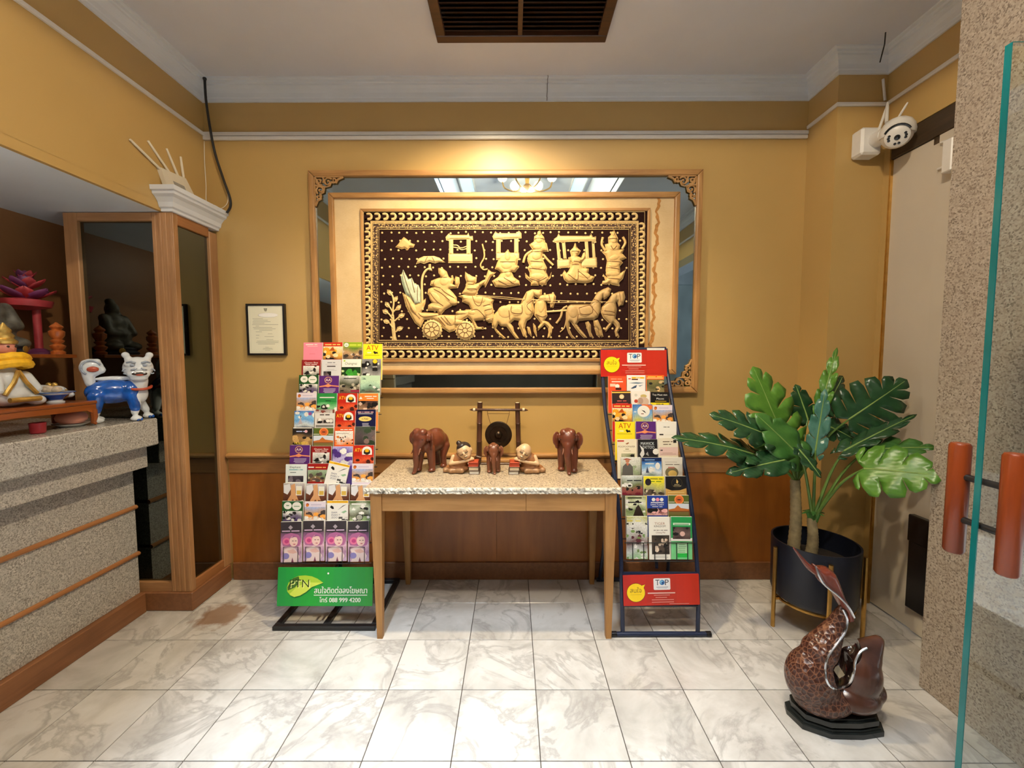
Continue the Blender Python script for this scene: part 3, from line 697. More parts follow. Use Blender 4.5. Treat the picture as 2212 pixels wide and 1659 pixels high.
for x0, y0, x1, y1 in ((786, 458, 1392, 774.5), (801.5, 478.5, 1378.5, 754.5), (806.5, 484, 1373.5, 749), (815, 491.5, 1362, 739.5), (819, 496, 1358, 735.5)):
    bb = B().tube([p-V((0, 0.0052, 0)) for p in rect_px(x0, y0, x1, y1)], 0.0023, 6, closed=True); build('gold_cord', bb, M['gold_pale'], tp)
# border scrolls: one motif copied round the edge
out = arc((0, 0), 8.2, -2.75, 2.35, 14) + [(-3.5, 3.2), (0.2, 2.6)] + arc((0.2, -0.3), 2.9, 1.2, -2.0, 6)[0:7]
sc = 2.44/F_PX
mm = puff_mesh('border_scroll', [out, [(x-7.4, y) for x, y in arc((0, -5), 2.1, 0, 2*PI, 8)[:-1]], [(x-7.0, y) for x, y in arc((0, 6), 2.0, 0, 2*PI, 8)[:-1]]], 0.004, 3.0, lambda u, v, d: V((u*sc, -d, -v*sc)), 2.6)
mm.materials.append(M['gold_pale']); first = None
def put_scroll(px, py, rot):
    global first
    o = bpy.data.objects.new('border_scroll', mm); COL.objects.link(o); o.parent = tp
    q = pz(px, py, 0.003); o.location = q-origin_of(tp); o.rotation_euler = (0, rot, 0)
for k in range(34):
    put_scroll(797+17.35*k, 468, 0); put_scroll(797+17.35*k, 765, 0)
for k in range(15):
    put_scroll(793.5, 489+17.6*k, 0); put_scroll(1385.5, 489+17.6*k, 0)
# sequins
bb = B(); rs = random.Random(11)
for r_ in range(13):
    for k in range(31):
        px = 826+18.2*k+rs.uniform(-2, 2)+(4 if r_ % 2 else 0); py = 503+18.7*r_+rs.uniform(-1.6, 1.6)
        if px > 1354: continue
        q = pz(px, py, 0.003); bb.lathe([(0.0062, 0), (0.0045, 0.0016), (0.001, 0.0022)], q, 7, axis=(0, -1, 0))
sq = build('sequins', bb, M['gold_pale'], tp); sq['kind'] = 'stuff'
# padded figures
A_ = lambda q: [(770+x/5.185, 440+y/5.185) for x, y in q]
B_ = lambda q: [(1080+x/5.185, 440+y/5.185) for x, y in q]
C_ = lambda q: [(650+x/2.4854, 350+y/2.4854) for x, y in q]
rel = lambda u, v, d: pz(u, v, d+0.003)
M['shade_thread'] = plain('fold_shade_thread', S(112, 76, 40), 0.8, var=0.2)  # brown thread colour stands in for fold shading; also draws spokes
def ell(cx, cy, rx, ry, a=0.0, n=18): return [(cx+rx*math.cos(t)*math.cos(a)-ry*math.sin(t)*math.sin(a), cy+rx*math.cos(t)*math.sin(a)+ry*math.sin(t)*math.cos(a)) for t in [2*PI*k/n for k in range(n)]]
def figure(name, outs, h=0.013, r=7.5, step=2.2, mt='gold_cloth', strokes=(), lines=(), cord=True, pads=()):
    me = puff_mesh(name, outs, h, r, rel, step) if outs else None
    bb = B()
    if me: bb.bm.from_mesh(me); bpy.data.meshes.remove(me)
    if pads:
        me = puff_mesh(name, pads, 0.013, 9.0, lambda u, v, d: pz(u, v, d*1.0+(0.003 if d < 1e-5 else h*0.62)), step); bb.bm.from_mesh(me); bpy.data.meshes.remove(me)
    if cord:
        for o in outs: bb.tube([rel(x, y, 0.0025) for x, y in o], 0.0022, 5, closed=True)
    for pts, w_ in strokes: bb.tube([rel(x, y, 0.002) for x, y in [(p.x, p.y) for p in smooth_path([V((a, c, 0)) for a, c in pts], 4)]], [w_*sc]*((len(pts)-1)*4+1), 7)
    me = bpy.data.meshes.new(name); bmesh.ops.recalc_face_normals(bb.bm, faces=bb.bm.faces); bb.bm.to_mesh(me); bb.bm.free()
    o = link(name, me, M[mt], tp, True, ang=1.0)
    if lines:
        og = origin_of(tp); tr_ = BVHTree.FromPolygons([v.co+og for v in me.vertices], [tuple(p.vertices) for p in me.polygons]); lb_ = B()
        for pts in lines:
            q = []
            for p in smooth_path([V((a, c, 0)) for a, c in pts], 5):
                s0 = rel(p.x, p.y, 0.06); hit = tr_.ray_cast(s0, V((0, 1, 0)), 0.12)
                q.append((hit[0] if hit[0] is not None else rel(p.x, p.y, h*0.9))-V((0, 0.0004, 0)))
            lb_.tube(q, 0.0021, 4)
        build('fold_shade_stitching', lb_, M['shade_thread'], o)
    return o
M['gold_dim'] = plain('tan_padded_cloth', S(166, 136, 88), 0.6, var=0.08, scale=60, bmp=0.25)
def leafo(cx, cy, a, L, w_):
    ca, sa = math.cos(a), math.sin(a); q = [(-L/2, 0), (-L/5, -w_/2), (L/6, -w_/2.2), (L/2, 0), (L/6, w_/2.2), (-L/5, w_/2)]
    return [(cx+x*ca-y*sa, cy+x*sa+y*ca) for x, y in q]
lv = [leafo(375, 1000, 0.9, 80, 42), leafo(442, 1070, -1.0, 75, 40), leafo(350, 1135, 0.9, 75, 40), leafo(475, 1165, -0.9, 78, 40), leafo(330, 1212, 0.5, 75, 44), leafo(508, 1255, -0.5, 82, 44), leafo(340, 1322, 0.4, 75, 42), leafo(488, 1400, -0.4, 80, 44)]
figure('tree', [A_([(402, 1535), (410, 1480), (394, 1350), (398, 1240), (418, 1245), (430, 1350), (440, 1480), (455, 1535)])]+[A_(l) for l in lv], 0.006, 4, 2.4, 'gold_pale',
       strokes=[(A_([(408, 1260), (412, 1180), (420, 1110), (408, 1040), (385, 1005)]), 2.0), (A_([(420, 1110), (436, 1080)]), 1.5), (A_([(408, 1215), (375, 1160), (352, 1140)]), 1.6), (A_([(415, 1215), (450, 1180)]), 1.6), (A_([(405, 1290), (370, 1240), (335, 1215)]), 1.7), (A_([(425, 1320), (470, 1280), (500, 1258)]), 1.8), (A_([(408, 1390), (375, 1345)]), 1.6), (A_([(440, 1440), (480, 1408)]), 1.7)])
figure('cloud', [A_([(443, 490), (480, 450), (500, 420), (535, 380), (560, 400), (585, 420), (620, 450), (655, 460), (640, 490), (600, 490), (575, 522), (540, 500), (510, 510), (470, 498)])], 0.010, 5, 2)
figure('parasol', [A_([(672, 680), (700, 620), (760, 594), (870, 592), (930, 612), (995, 662), (930, 655), (880, 668), (820, 650), (760, 674), (720, 660)]), A_([(812, 740), (815, 680), (832, 680), (836, 735), (850, 755), (818, 750)])], 0.010, 5, 2, 'gold_pale',
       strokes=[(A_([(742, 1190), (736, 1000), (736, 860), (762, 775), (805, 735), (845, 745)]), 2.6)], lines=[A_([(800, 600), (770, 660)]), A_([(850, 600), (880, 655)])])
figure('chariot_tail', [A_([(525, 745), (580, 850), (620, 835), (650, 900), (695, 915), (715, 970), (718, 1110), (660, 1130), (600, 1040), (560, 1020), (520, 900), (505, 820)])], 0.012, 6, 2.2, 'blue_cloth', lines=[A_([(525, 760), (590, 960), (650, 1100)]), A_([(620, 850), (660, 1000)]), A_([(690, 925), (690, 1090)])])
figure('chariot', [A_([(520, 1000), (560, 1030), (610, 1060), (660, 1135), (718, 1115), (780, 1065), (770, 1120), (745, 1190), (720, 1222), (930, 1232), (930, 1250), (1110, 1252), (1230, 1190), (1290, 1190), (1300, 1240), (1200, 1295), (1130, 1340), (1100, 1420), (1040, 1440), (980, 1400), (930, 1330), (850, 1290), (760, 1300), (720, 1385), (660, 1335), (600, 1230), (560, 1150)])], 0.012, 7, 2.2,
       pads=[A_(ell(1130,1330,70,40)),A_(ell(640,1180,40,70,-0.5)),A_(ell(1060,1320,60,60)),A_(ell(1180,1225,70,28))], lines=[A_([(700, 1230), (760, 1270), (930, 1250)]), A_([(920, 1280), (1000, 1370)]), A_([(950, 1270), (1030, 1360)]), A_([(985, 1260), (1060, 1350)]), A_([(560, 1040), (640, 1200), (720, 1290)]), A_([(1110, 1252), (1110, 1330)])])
def wheel(cx, cy, r):
    o = [(cx+(r+(5 if k % 2 else -5))*math.cos(2*PI*k/40), cy+(r+(5 if k % 2 else -5))*math.sin(2*PI*k/40)) for k in range(40)]
    ln = [A_(arc((cx, cy), r*0.78, 0, 2*PI, 24)), A_(arc((cx, cy), r*0.25, 0, 2*PI, 12))]+[A_([(cx+r*0.25*math.cos(a), cy+r*0.25*math.sin(a)), (cx+r*0.78*math.cos(a), cy+r*0.78*math.sin(a))]) for a in [k*PI/4+0.2 for k in range(8)]]
    figure('wheel', [A_(o)], 0.014, 5, 2.2, 'gold_pale', lines=ln)
wheel(850, 1410, 108); wheel(1220, 1420, 106)
figure('seated_prince', [A_([(920, 725), (965, 728), (1010, 765), (1030, 820), (1060, 840), (1080, 805), (1090, 850), (1075, 900), (1105, 915), (1118, 880), (1100, 865), (1115, 815), (1150, 830), (1155, 890), (1135, 945), (1060, 950), (1040, 960), (1080, 1000), (1120, 1050), (1125, 1092), (1060, 1150), (990, 1190), (950, 1240), (920, 1230), (905, 1200), (800, 1195), (810, 1140), (860, 1100), (800, 1010), (810, 960), (870, 935), (832, 915), (840, 870), (900, 845), (945, 830), (925, 780)])], 0.017, 8, 2.0,
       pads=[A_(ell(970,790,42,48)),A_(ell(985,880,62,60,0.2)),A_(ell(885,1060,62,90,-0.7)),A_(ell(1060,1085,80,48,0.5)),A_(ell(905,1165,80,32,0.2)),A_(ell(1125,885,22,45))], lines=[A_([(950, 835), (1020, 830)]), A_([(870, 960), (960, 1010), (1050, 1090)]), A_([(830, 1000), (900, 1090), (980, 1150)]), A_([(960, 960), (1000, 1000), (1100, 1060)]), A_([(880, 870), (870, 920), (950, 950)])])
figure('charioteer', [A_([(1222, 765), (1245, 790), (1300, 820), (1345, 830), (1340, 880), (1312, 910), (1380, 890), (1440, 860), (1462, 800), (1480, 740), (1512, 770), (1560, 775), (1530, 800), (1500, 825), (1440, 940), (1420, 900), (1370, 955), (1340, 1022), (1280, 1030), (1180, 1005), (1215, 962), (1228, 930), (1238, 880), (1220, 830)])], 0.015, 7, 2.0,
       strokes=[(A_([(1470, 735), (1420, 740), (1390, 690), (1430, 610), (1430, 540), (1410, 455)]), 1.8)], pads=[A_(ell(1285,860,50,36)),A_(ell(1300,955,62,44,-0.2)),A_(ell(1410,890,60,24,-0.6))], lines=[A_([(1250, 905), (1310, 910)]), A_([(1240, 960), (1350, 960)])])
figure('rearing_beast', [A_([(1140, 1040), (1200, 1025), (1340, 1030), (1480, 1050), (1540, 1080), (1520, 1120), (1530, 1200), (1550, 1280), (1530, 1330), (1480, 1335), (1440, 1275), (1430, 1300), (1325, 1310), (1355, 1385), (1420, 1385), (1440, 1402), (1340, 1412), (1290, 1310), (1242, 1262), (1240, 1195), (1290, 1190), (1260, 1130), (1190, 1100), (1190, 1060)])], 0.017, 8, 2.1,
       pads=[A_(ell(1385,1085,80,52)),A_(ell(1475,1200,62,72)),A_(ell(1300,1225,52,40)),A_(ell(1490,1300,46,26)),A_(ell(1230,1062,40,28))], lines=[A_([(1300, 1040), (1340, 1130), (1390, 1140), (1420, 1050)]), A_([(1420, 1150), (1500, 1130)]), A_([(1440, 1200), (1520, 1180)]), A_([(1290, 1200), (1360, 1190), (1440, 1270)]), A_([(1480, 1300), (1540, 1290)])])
hs = dict(h=0.017, r=8, step=2.1)
figure('horse', [B_([(-90, 1300), (-50, 1230), (0, 1180), (100, 1130), (230, 1130), (260, 1060), (300, 990), (360, 965), (430, 970), (465, 965), (465, 1010), (452, 1045), (430, 1060), (395, 1040), (375, 1020), (380, 1080), (370, 1130), (380, 1190), (370, 1240), (340, 1290), (300, 1310), (285, 1350), (275, 1400), (292, 1440), (292, 1505), (262, 1482), (240, 1420), (208, 1350), (215, 1310), (160, 1300), (115, 1340), (145, 1380), (155, 1430), (212, 1512), (180, 1512), (112, 1425), (75, 1375), (10, 1370), (-20, 1340), (-48, 1400), (10, 1460), (62, 1507), (38, 1512), (-35, 1445), (-85, 1360)])], **hs,
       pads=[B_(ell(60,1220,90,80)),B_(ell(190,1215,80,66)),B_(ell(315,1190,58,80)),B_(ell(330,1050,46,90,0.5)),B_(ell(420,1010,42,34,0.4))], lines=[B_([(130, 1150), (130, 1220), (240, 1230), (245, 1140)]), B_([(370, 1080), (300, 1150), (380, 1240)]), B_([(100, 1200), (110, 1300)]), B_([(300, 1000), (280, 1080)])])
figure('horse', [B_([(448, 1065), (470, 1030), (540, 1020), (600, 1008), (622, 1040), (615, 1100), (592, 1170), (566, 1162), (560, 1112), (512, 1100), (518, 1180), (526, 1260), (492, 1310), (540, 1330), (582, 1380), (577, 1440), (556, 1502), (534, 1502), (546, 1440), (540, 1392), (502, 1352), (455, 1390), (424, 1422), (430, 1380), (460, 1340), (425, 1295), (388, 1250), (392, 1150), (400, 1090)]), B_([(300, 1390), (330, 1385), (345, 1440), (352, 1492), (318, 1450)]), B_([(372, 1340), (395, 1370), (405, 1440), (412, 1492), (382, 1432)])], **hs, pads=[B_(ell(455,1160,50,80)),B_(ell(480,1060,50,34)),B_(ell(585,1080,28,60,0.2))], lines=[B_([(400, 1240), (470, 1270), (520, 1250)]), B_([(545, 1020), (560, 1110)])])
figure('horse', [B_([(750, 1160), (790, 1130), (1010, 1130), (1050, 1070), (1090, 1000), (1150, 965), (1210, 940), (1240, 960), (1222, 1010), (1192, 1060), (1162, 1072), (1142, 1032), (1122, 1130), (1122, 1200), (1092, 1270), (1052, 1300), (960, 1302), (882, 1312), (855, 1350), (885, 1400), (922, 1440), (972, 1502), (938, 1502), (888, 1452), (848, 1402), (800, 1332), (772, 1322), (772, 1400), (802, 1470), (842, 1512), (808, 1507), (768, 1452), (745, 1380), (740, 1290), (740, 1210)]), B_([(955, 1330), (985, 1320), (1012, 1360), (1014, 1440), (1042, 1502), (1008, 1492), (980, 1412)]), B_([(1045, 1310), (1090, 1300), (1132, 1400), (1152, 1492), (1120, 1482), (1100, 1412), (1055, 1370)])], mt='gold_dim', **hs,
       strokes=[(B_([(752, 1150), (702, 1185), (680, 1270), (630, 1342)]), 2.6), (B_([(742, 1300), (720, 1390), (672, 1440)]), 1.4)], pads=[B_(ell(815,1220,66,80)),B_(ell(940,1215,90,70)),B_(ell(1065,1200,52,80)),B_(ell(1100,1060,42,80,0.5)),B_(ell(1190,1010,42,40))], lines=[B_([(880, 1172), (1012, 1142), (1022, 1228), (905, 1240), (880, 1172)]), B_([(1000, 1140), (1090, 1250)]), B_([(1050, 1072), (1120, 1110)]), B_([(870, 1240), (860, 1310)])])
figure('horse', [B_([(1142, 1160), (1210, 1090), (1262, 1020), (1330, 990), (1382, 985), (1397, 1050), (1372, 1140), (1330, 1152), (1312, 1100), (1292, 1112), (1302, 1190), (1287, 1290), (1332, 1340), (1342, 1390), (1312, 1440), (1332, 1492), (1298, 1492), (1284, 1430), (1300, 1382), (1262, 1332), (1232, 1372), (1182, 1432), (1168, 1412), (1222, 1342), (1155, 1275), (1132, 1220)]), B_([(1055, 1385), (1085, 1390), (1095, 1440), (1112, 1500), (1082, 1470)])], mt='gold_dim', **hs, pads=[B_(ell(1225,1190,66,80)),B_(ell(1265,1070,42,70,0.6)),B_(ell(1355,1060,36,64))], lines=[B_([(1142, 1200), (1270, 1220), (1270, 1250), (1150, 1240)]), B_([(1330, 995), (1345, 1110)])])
bb = B()
for q in (A_([(1340, 1030), (1711, 1055)])+B_([(250, 1072), (1010, 1108)]), A_([(1480, 1052), (1711, 1075)])+B_([(440, 1085), (1280, 1108)]), B_([(530, 1115), (1040, 1105)])): bb.tube([rel(x, y, 0.016) for x, y in q], 0.0016, 5)
bb.tube([rel(x, y, 0.004) for x, y in B_([(520, 1212), (745, 1196)])], 0.0055, 6)
build('reins', bb, M['gold_pale'], tp)
# pavilions
R4 = lambda x0, y0, x1, y1: [(x0, y0), (x1, y0), (x1, y1), (x0, y1)]
figure('pavilion', [A_([(1003, 378), (1038, 340), (1052, 358), (1240, 358), (1252, 330), (1266, 372), (1300, 368), (1305, 412), (1272, 412), (1268, 400), (1045, 404), (1038, 418), (1010, 412)]), A_(R4(1042, 400, 1082, 572)), A_(R4(1238, 400, 1276, 572)), A_(R4(1030, 566, 1300, 664))], 0.008, 5, 2.2, 'gold_pale',
       strokes=[(A_([(1080, 468), (1130, 470), (1170, 500), (1240, 480)]), 1.3), (A_([(1080, 490), (1140, 500), (1180, 520), (1240, 505)]), 1.3)])
figure('pavilion', [C_([(1030, 402), (1046, 375), (1056, 386), (1160, 386), (1170, 372), (1182, 384), (1184, 410), (1110, 414), (1036, 418)]), C_(R4(1050, 415, 1071, 492)), C_(R4(1147, 413, 1166, 492)), C_(R4(1048, 490, 1172, 526))], 0.008, 5, 2.2, 'gold_pale')
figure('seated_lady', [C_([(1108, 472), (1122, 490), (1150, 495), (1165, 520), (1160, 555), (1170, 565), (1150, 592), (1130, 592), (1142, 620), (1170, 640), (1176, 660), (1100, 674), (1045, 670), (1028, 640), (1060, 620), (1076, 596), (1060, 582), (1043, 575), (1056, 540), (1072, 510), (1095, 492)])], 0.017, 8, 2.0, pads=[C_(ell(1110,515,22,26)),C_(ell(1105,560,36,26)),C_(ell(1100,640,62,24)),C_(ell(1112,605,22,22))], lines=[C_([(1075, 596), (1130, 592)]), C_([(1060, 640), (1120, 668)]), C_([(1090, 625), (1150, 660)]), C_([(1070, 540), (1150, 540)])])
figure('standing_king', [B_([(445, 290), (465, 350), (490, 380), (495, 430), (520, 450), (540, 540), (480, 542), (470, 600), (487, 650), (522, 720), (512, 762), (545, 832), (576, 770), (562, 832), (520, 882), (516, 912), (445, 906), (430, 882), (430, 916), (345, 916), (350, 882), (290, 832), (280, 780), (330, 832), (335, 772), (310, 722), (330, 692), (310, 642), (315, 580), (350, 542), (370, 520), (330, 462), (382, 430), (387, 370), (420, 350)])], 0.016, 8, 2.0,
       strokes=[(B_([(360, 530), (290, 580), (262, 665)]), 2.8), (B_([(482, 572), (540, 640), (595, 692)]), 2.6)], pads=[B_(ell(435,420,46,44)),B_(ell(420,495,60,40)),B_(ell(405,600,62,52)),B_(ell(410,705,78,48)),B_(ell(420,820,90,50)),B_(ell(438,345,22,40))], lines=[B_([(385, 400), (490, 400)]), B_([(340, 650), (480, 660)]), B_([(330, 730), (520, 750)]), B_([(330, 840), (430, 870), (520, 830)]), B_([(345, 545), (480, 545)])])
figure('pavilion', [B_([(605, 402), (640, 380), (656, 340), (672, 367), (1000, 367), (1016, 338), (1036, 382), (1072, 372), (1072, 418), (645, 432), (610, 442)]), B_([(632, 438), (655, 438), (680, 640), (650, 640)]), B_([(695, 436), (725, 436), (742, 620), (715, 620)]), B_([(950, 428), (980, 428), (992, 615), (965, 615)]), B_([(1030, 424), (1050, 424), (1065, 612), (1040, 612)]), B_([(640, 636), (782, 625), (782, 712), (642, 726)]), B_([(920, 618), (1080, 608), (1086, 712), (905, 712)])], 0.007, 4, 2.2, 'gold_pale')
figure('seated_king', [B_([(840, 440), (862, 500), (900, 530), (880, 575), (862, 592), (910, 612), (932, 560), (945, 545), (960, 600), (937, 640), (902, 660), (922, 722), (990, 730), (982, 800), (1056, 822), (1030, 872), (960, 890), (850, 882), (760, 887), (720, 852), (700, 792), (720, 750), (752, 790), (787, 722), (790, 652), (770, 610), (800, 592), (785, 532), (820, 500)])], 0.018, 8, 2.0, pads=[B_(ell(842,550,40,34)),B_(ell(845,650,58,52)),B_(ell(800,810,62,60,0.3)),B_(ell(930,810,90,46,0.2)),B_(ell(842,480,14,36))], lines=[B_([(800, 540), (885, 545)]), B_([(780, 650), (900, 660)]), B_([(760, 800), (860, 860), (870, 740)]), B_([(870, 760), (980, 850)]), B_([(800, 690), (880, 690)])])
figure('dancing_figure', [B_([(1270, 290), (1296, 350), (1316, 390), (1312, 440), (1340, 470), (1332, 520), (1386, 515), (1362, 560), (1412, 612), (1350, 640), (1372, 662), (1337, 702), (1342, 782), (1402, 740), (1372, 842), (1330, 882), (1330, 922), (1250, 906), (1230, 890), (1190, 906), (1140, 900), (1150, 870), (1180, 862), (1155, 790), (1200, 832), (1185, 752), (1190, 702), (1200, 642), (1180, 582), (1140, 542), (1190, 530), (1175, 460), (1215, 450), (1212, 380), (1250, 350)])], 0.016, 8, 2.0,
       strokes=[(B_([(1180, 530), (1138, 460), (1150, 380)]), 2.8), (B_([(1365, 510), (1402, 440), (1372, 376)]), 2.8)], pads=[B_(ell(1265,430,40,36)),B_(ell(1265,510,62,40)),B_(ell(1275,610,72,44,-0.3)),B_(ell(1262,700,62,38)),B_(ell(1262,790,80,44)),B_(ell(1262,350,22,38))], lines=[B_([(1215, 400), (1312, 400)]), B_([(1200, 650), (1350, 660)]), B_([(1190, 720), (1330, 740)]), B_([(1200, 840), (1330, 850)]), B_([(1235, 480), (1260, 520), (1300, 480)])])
# carved fretwork in the four corners of the mirror
def spiral(c, r0, turns, a0, sgn, n=26): return [(c[0]+r0*(1-0.86*i/n)*math.cos(a0+sgn*turns*2*PI*i/n), c[1]+r0*(1-0.86*i/n)*math.sin(a0+sgn*turns*2*PI*i/n)) for i in range(n+1)]
M['fret'] = wood('carved_fretwork_wood', S(160, 116, 68), S(204, 160, 104), 'x', rough=0.45)
for cx, cz, sx, sz in ((-1.133, 2.384, 1, -1), (1.053, 2.384, -1, -1), (1.053, 1.173, -1, 1), (-1.133, 1.173, 1, 1)):
    bb = B(); P = lambda u, v: V((cx+sx*u, 2.443, cz+sz*v))
    cur = [[(0.004, 0.165), (0.016, 0.135), (0.035, 0.125), (0.030, 0.098), (0.052, 0.088), (0.058, 0.060), (0.088, 0.052), (0.098, 0.030), (0.125, 0.034), (0.135, 0.016), (0.165, 0.004)],
           spiral((0.033, 0.075), 0.026, 1.3, 2.2, 1), spiral((0.078, 0.031), 0.026, 1.3, -0.6, -1), spiral((0.028, 0.028), 0.022, 1.2, 0.8, 1), spiral((0.022, 0.113), 0.016, 1.1, -1, 1), spiral((0.113, 0.020), 0.016, 1.1, 2.5, -1), [(0.004, 0.004), (0.03, 0.05), (0.058, 0.060)], [(0.004, 0.05), (0.02, 0.055), (0.035, 0.05)], [(0.05, 0.004), (0.055, 0.02), (0.05, 0.035)]]
    for q in cur: bb.tube([P(u, v) for u, v in q], [0.0052+0.0015*math.sin(i*0.9) for i in range(len(q))], 6)
    bb.box((min(cx, cx+sx*0.165), 2.438, min(cz, cz+sz*0.006)), (max(cx, cx+sx*0.165), 2.45, max(cz, cz+sz*0.006))).box((min(cx, cx+sx*0.006), 2.438, min(cz, cz+sz*0.165)), (max(cx, cx+sx*0.006), 2.45, max(cz, cz+sz*0.165)))
    build('corner_fretwork', bb, M['fret'], tp)

# ------------------------------------------------------------------ framed certificate
ct = thing('certificate', 'white printed certificate in a thin black frame on the ochre wall', 'certificate', (-1.452, YW, 1.365))
frame4(ct, 'frame', -1.561, -1.335, 1.366, 1.667, 0.012, YW-0.001, 2.448, 0.002, (M['black_plastic'], M['black_plastic']))
cw = 0.202
p = Print().rect(0, 0, 1, 1.37, S(238, 236, 214)).rect(0.045, 0.03, 0.955, 0.034, S(190, 186, 166)).rect(0.045, 1.33, 0.955, 1.334, S(190, 186, 166)).rect(0.045, 0.03, 0.049, 1.33, S(190, 186, 166)).rect(0.951, 0.03, 0.955, 1.33, S(190, 186, 166))
p.poly([(0.45, 0.07), (0.56, 0.07), (0.545, 0.13), (0.53, 0.16), (0.485, 0.16), (0.465, 0.13)], S(150, 148, 130)).circ(0.57, 0.27, 0.29, S(170, 170, 160), 0.066).circ(0.575, 0.268, 0.285, S(252, 252, 250), 0.062)
for k, (a, c) in enumerate([(.12, .42), (.14, .56), (.12, .64), (.12, .46), (.10, .86), (.2, .3), (.12, .68), (.14, .78), (.3, .68), (.2, .38)]): p.rect(a, 0.365+0.042*k, c, 0.377+0.042*k, S(176, 176, 160))
for k, (a, c) in enumerate([(.55, .68), (.2, .3), (.45, .72), (.2, .28), (.5, .7), (.22, .86), (.2, .85), (.25, .75)]): p.rect(a, 0.80+0.042*k, c, 0.811+0.042*k, S(180, 180, 164))
for k, (a, c) in enumerate([(.46, .56), (.4, .66), (.38, .68), (.45, .6)]): p.rect(a, 1.19+0.03*k, c, 1.2+0.03*k, S(190, 190, 172))
link('sheet', p.mesh('sheet', (-1.549, 2.4525, 1.655), (cw, 0, 0), (0, 0, -cw), (0, -1, 0)), M['print'], ct)
build('backing', B().box((-1.551, 2.453, 1.376), (-1.345, YW-0.001, 1.657)), M['paper'], ct)

# ------------------------------------------------------------------ granite-topped table
TZT = 0.745
tb = thing('side_table', 'wooden side table with a speckled granite top between the two brochure racks', 'table', (-0.095, 2.17, 0))
build('granite_top', B().box((-0.694, 1.902, 0.716), (0.502, 2.446, TZT), bev=0.002), M['granite_table'], tb)
bb = B(); rs = random.Random(4); nx = 150; rows = []
prof = [(1.904, 0.7445), (1.897, 0.742), (1.893, 0.734), (1.895, 0.725), (1.893, 0.719), (1.904, 0.7165)]
for i in range(nx+1):
    x = -0.694+1.196*i/nx
    rows.append([bb.bm.verts.new((x+rs.uniform(-.002, .002)*(0 < i < nx), y-(rs.uniform(-0.003, 0.004) if 0 < k < 5 else 0), z+(rs.uniform(-.0018, .0018) if 0 < k < 5 else 0))) for k, (y, z) in enumerate(prof)])
for a, c in zip(rows, rows[1:]):
    for k in range(5): bb.bm.faces.new((a[k], a[k+1], c[k+1], c[k]))
build('rough_edge', bb, M['granite_edge'], tb)
def leg_taper(cx, cy):
    bb = B(); z = [(0, 0.013), (0.628, 0.0255), (0.716, 0.0265)]; rings = []
    for zz, r in z: rings.append([bb.bm.verts.new((cx+sx*r, cy+sy*r, zz)) for sx, sy in ((-1, -1), (1, -1), (1, 1), (-1, 1))])
    for a, c in zip(rings, rings[1:]):
        for k in range(4): bb.bm.faces.new((a[k], a[(k+1) % 4], c[(k+1) % 4], c[k]))
    bb.bm.faces.new(rings[0][::-1]); bb.bm.faces.new(rings[-1]); return bb
for cx, cy in ((-0.642, 1.930), (0.458, 1.930), (-0.628, 2.410), (0.470, 2.410)): build('leg', leg_taper(cx, cy), M['table_leg'], tb)
build('apron', B().box((-0.616, 1.912, 0.630), (0.0605, 1.930, 0.7155), bev=0.001), M['table_wood'], tb)
build('apron', B().box((0.0615, 1.9125, 0.630), (0.432, 1.930, 0.7155), bev=0.001), M['table_wood'], tb)
build('apron', B().box((-0.602, 2.405, 0.630), (0.444, 2.42, 0.7155), bev=0.001), M['table_wood'], tb)
build('apron', B().box((-0.655, 1.957, 0.630), (-0.640, 2.384, 0.7155), bev=0.001), M['table_leg'], tb)
build('apron', B().box((0.457, 1.957, 0.630), (0.472, 2.384, 0.7155), bev=0.001), M['table_leg'], tb)

# ------------------------------------------------------------------ carved elephants
def elephant_body(stance=0.0, trunk=0.0):
    P = [('e', (0, 0.24, 0.64), (0.235, 0.36, 0.26)), ('e', (0, 0.02, 0.66), (0.205, 0.22, 0.25)), ('e', (0, 0.50, 0.58), (0.205, 0.17, 0.23)), ('e', (0, 0.30, 0.76), (0.14, 0.28, 0.16)),
         ('e', (0, -0.20, 0.76), (0.175, 0.16, 0.20)), ('e', (0.08, -0.20, 0.90), (0.095, 0.11, 0.085)), ('e', (-0.08, -0.20, 0.90), (0.095, 0.11, 0.085)),
         ('e', (0, -0.27, 0.66), (0.125, 0.10, 0.15)), ('c', (0, -0.30, 0.64), 0.092, (0, -0.33, 0.40), 0.074), ('c', (0, -0.33, 0.40), 0.074, (trunk*0.05, -0.31, 0.17), 0.056), ('c', (trunk*0.05, -0.31, 0.17), 0.056, (trunk*0.09, -0.33, 0.05), 0.044), ('e', (trunk*0.10, -0.36, 0.030), (0.044, 0.045, 0.026)),
         ('e', (0, -0.20, 0.56), (0.09, 0.09, 0.09))]
    for sx in (-1, 1):
        s1, s2 = (stance*0.06, -stance*0.06) if sx > 0 else (-stance*0.06, stance*0.06)
        P += [('c', (sx*0.135, -0.02, 0.52), 0.105, (sx*0.14, -0.04+s1, 0.10), 0.075), ('e', (sx*0.14, -0.055+s1, 0.045), (0.085, 0.095, 0.046)),
              ('c', (sx*0.13, 0.50, 0.50), 0.115, (sx*0.135, 0.47+s2, 0.28), 0.075), ('c', (sx*0.135, 0.47+s2, 0.28), 0.075, (sx*0.135, 0.50+s2, 0.08), 0.068), ('e', (sx*0.135, 0.485+s2, 0.045), (0.08, 0.09, 0.046))]
    P += [('c', (0, 0.66, 0.62), 0.025, (0.02, 0.72, 0.32), 0.014)]
    return organic(P, 0.017, 5)
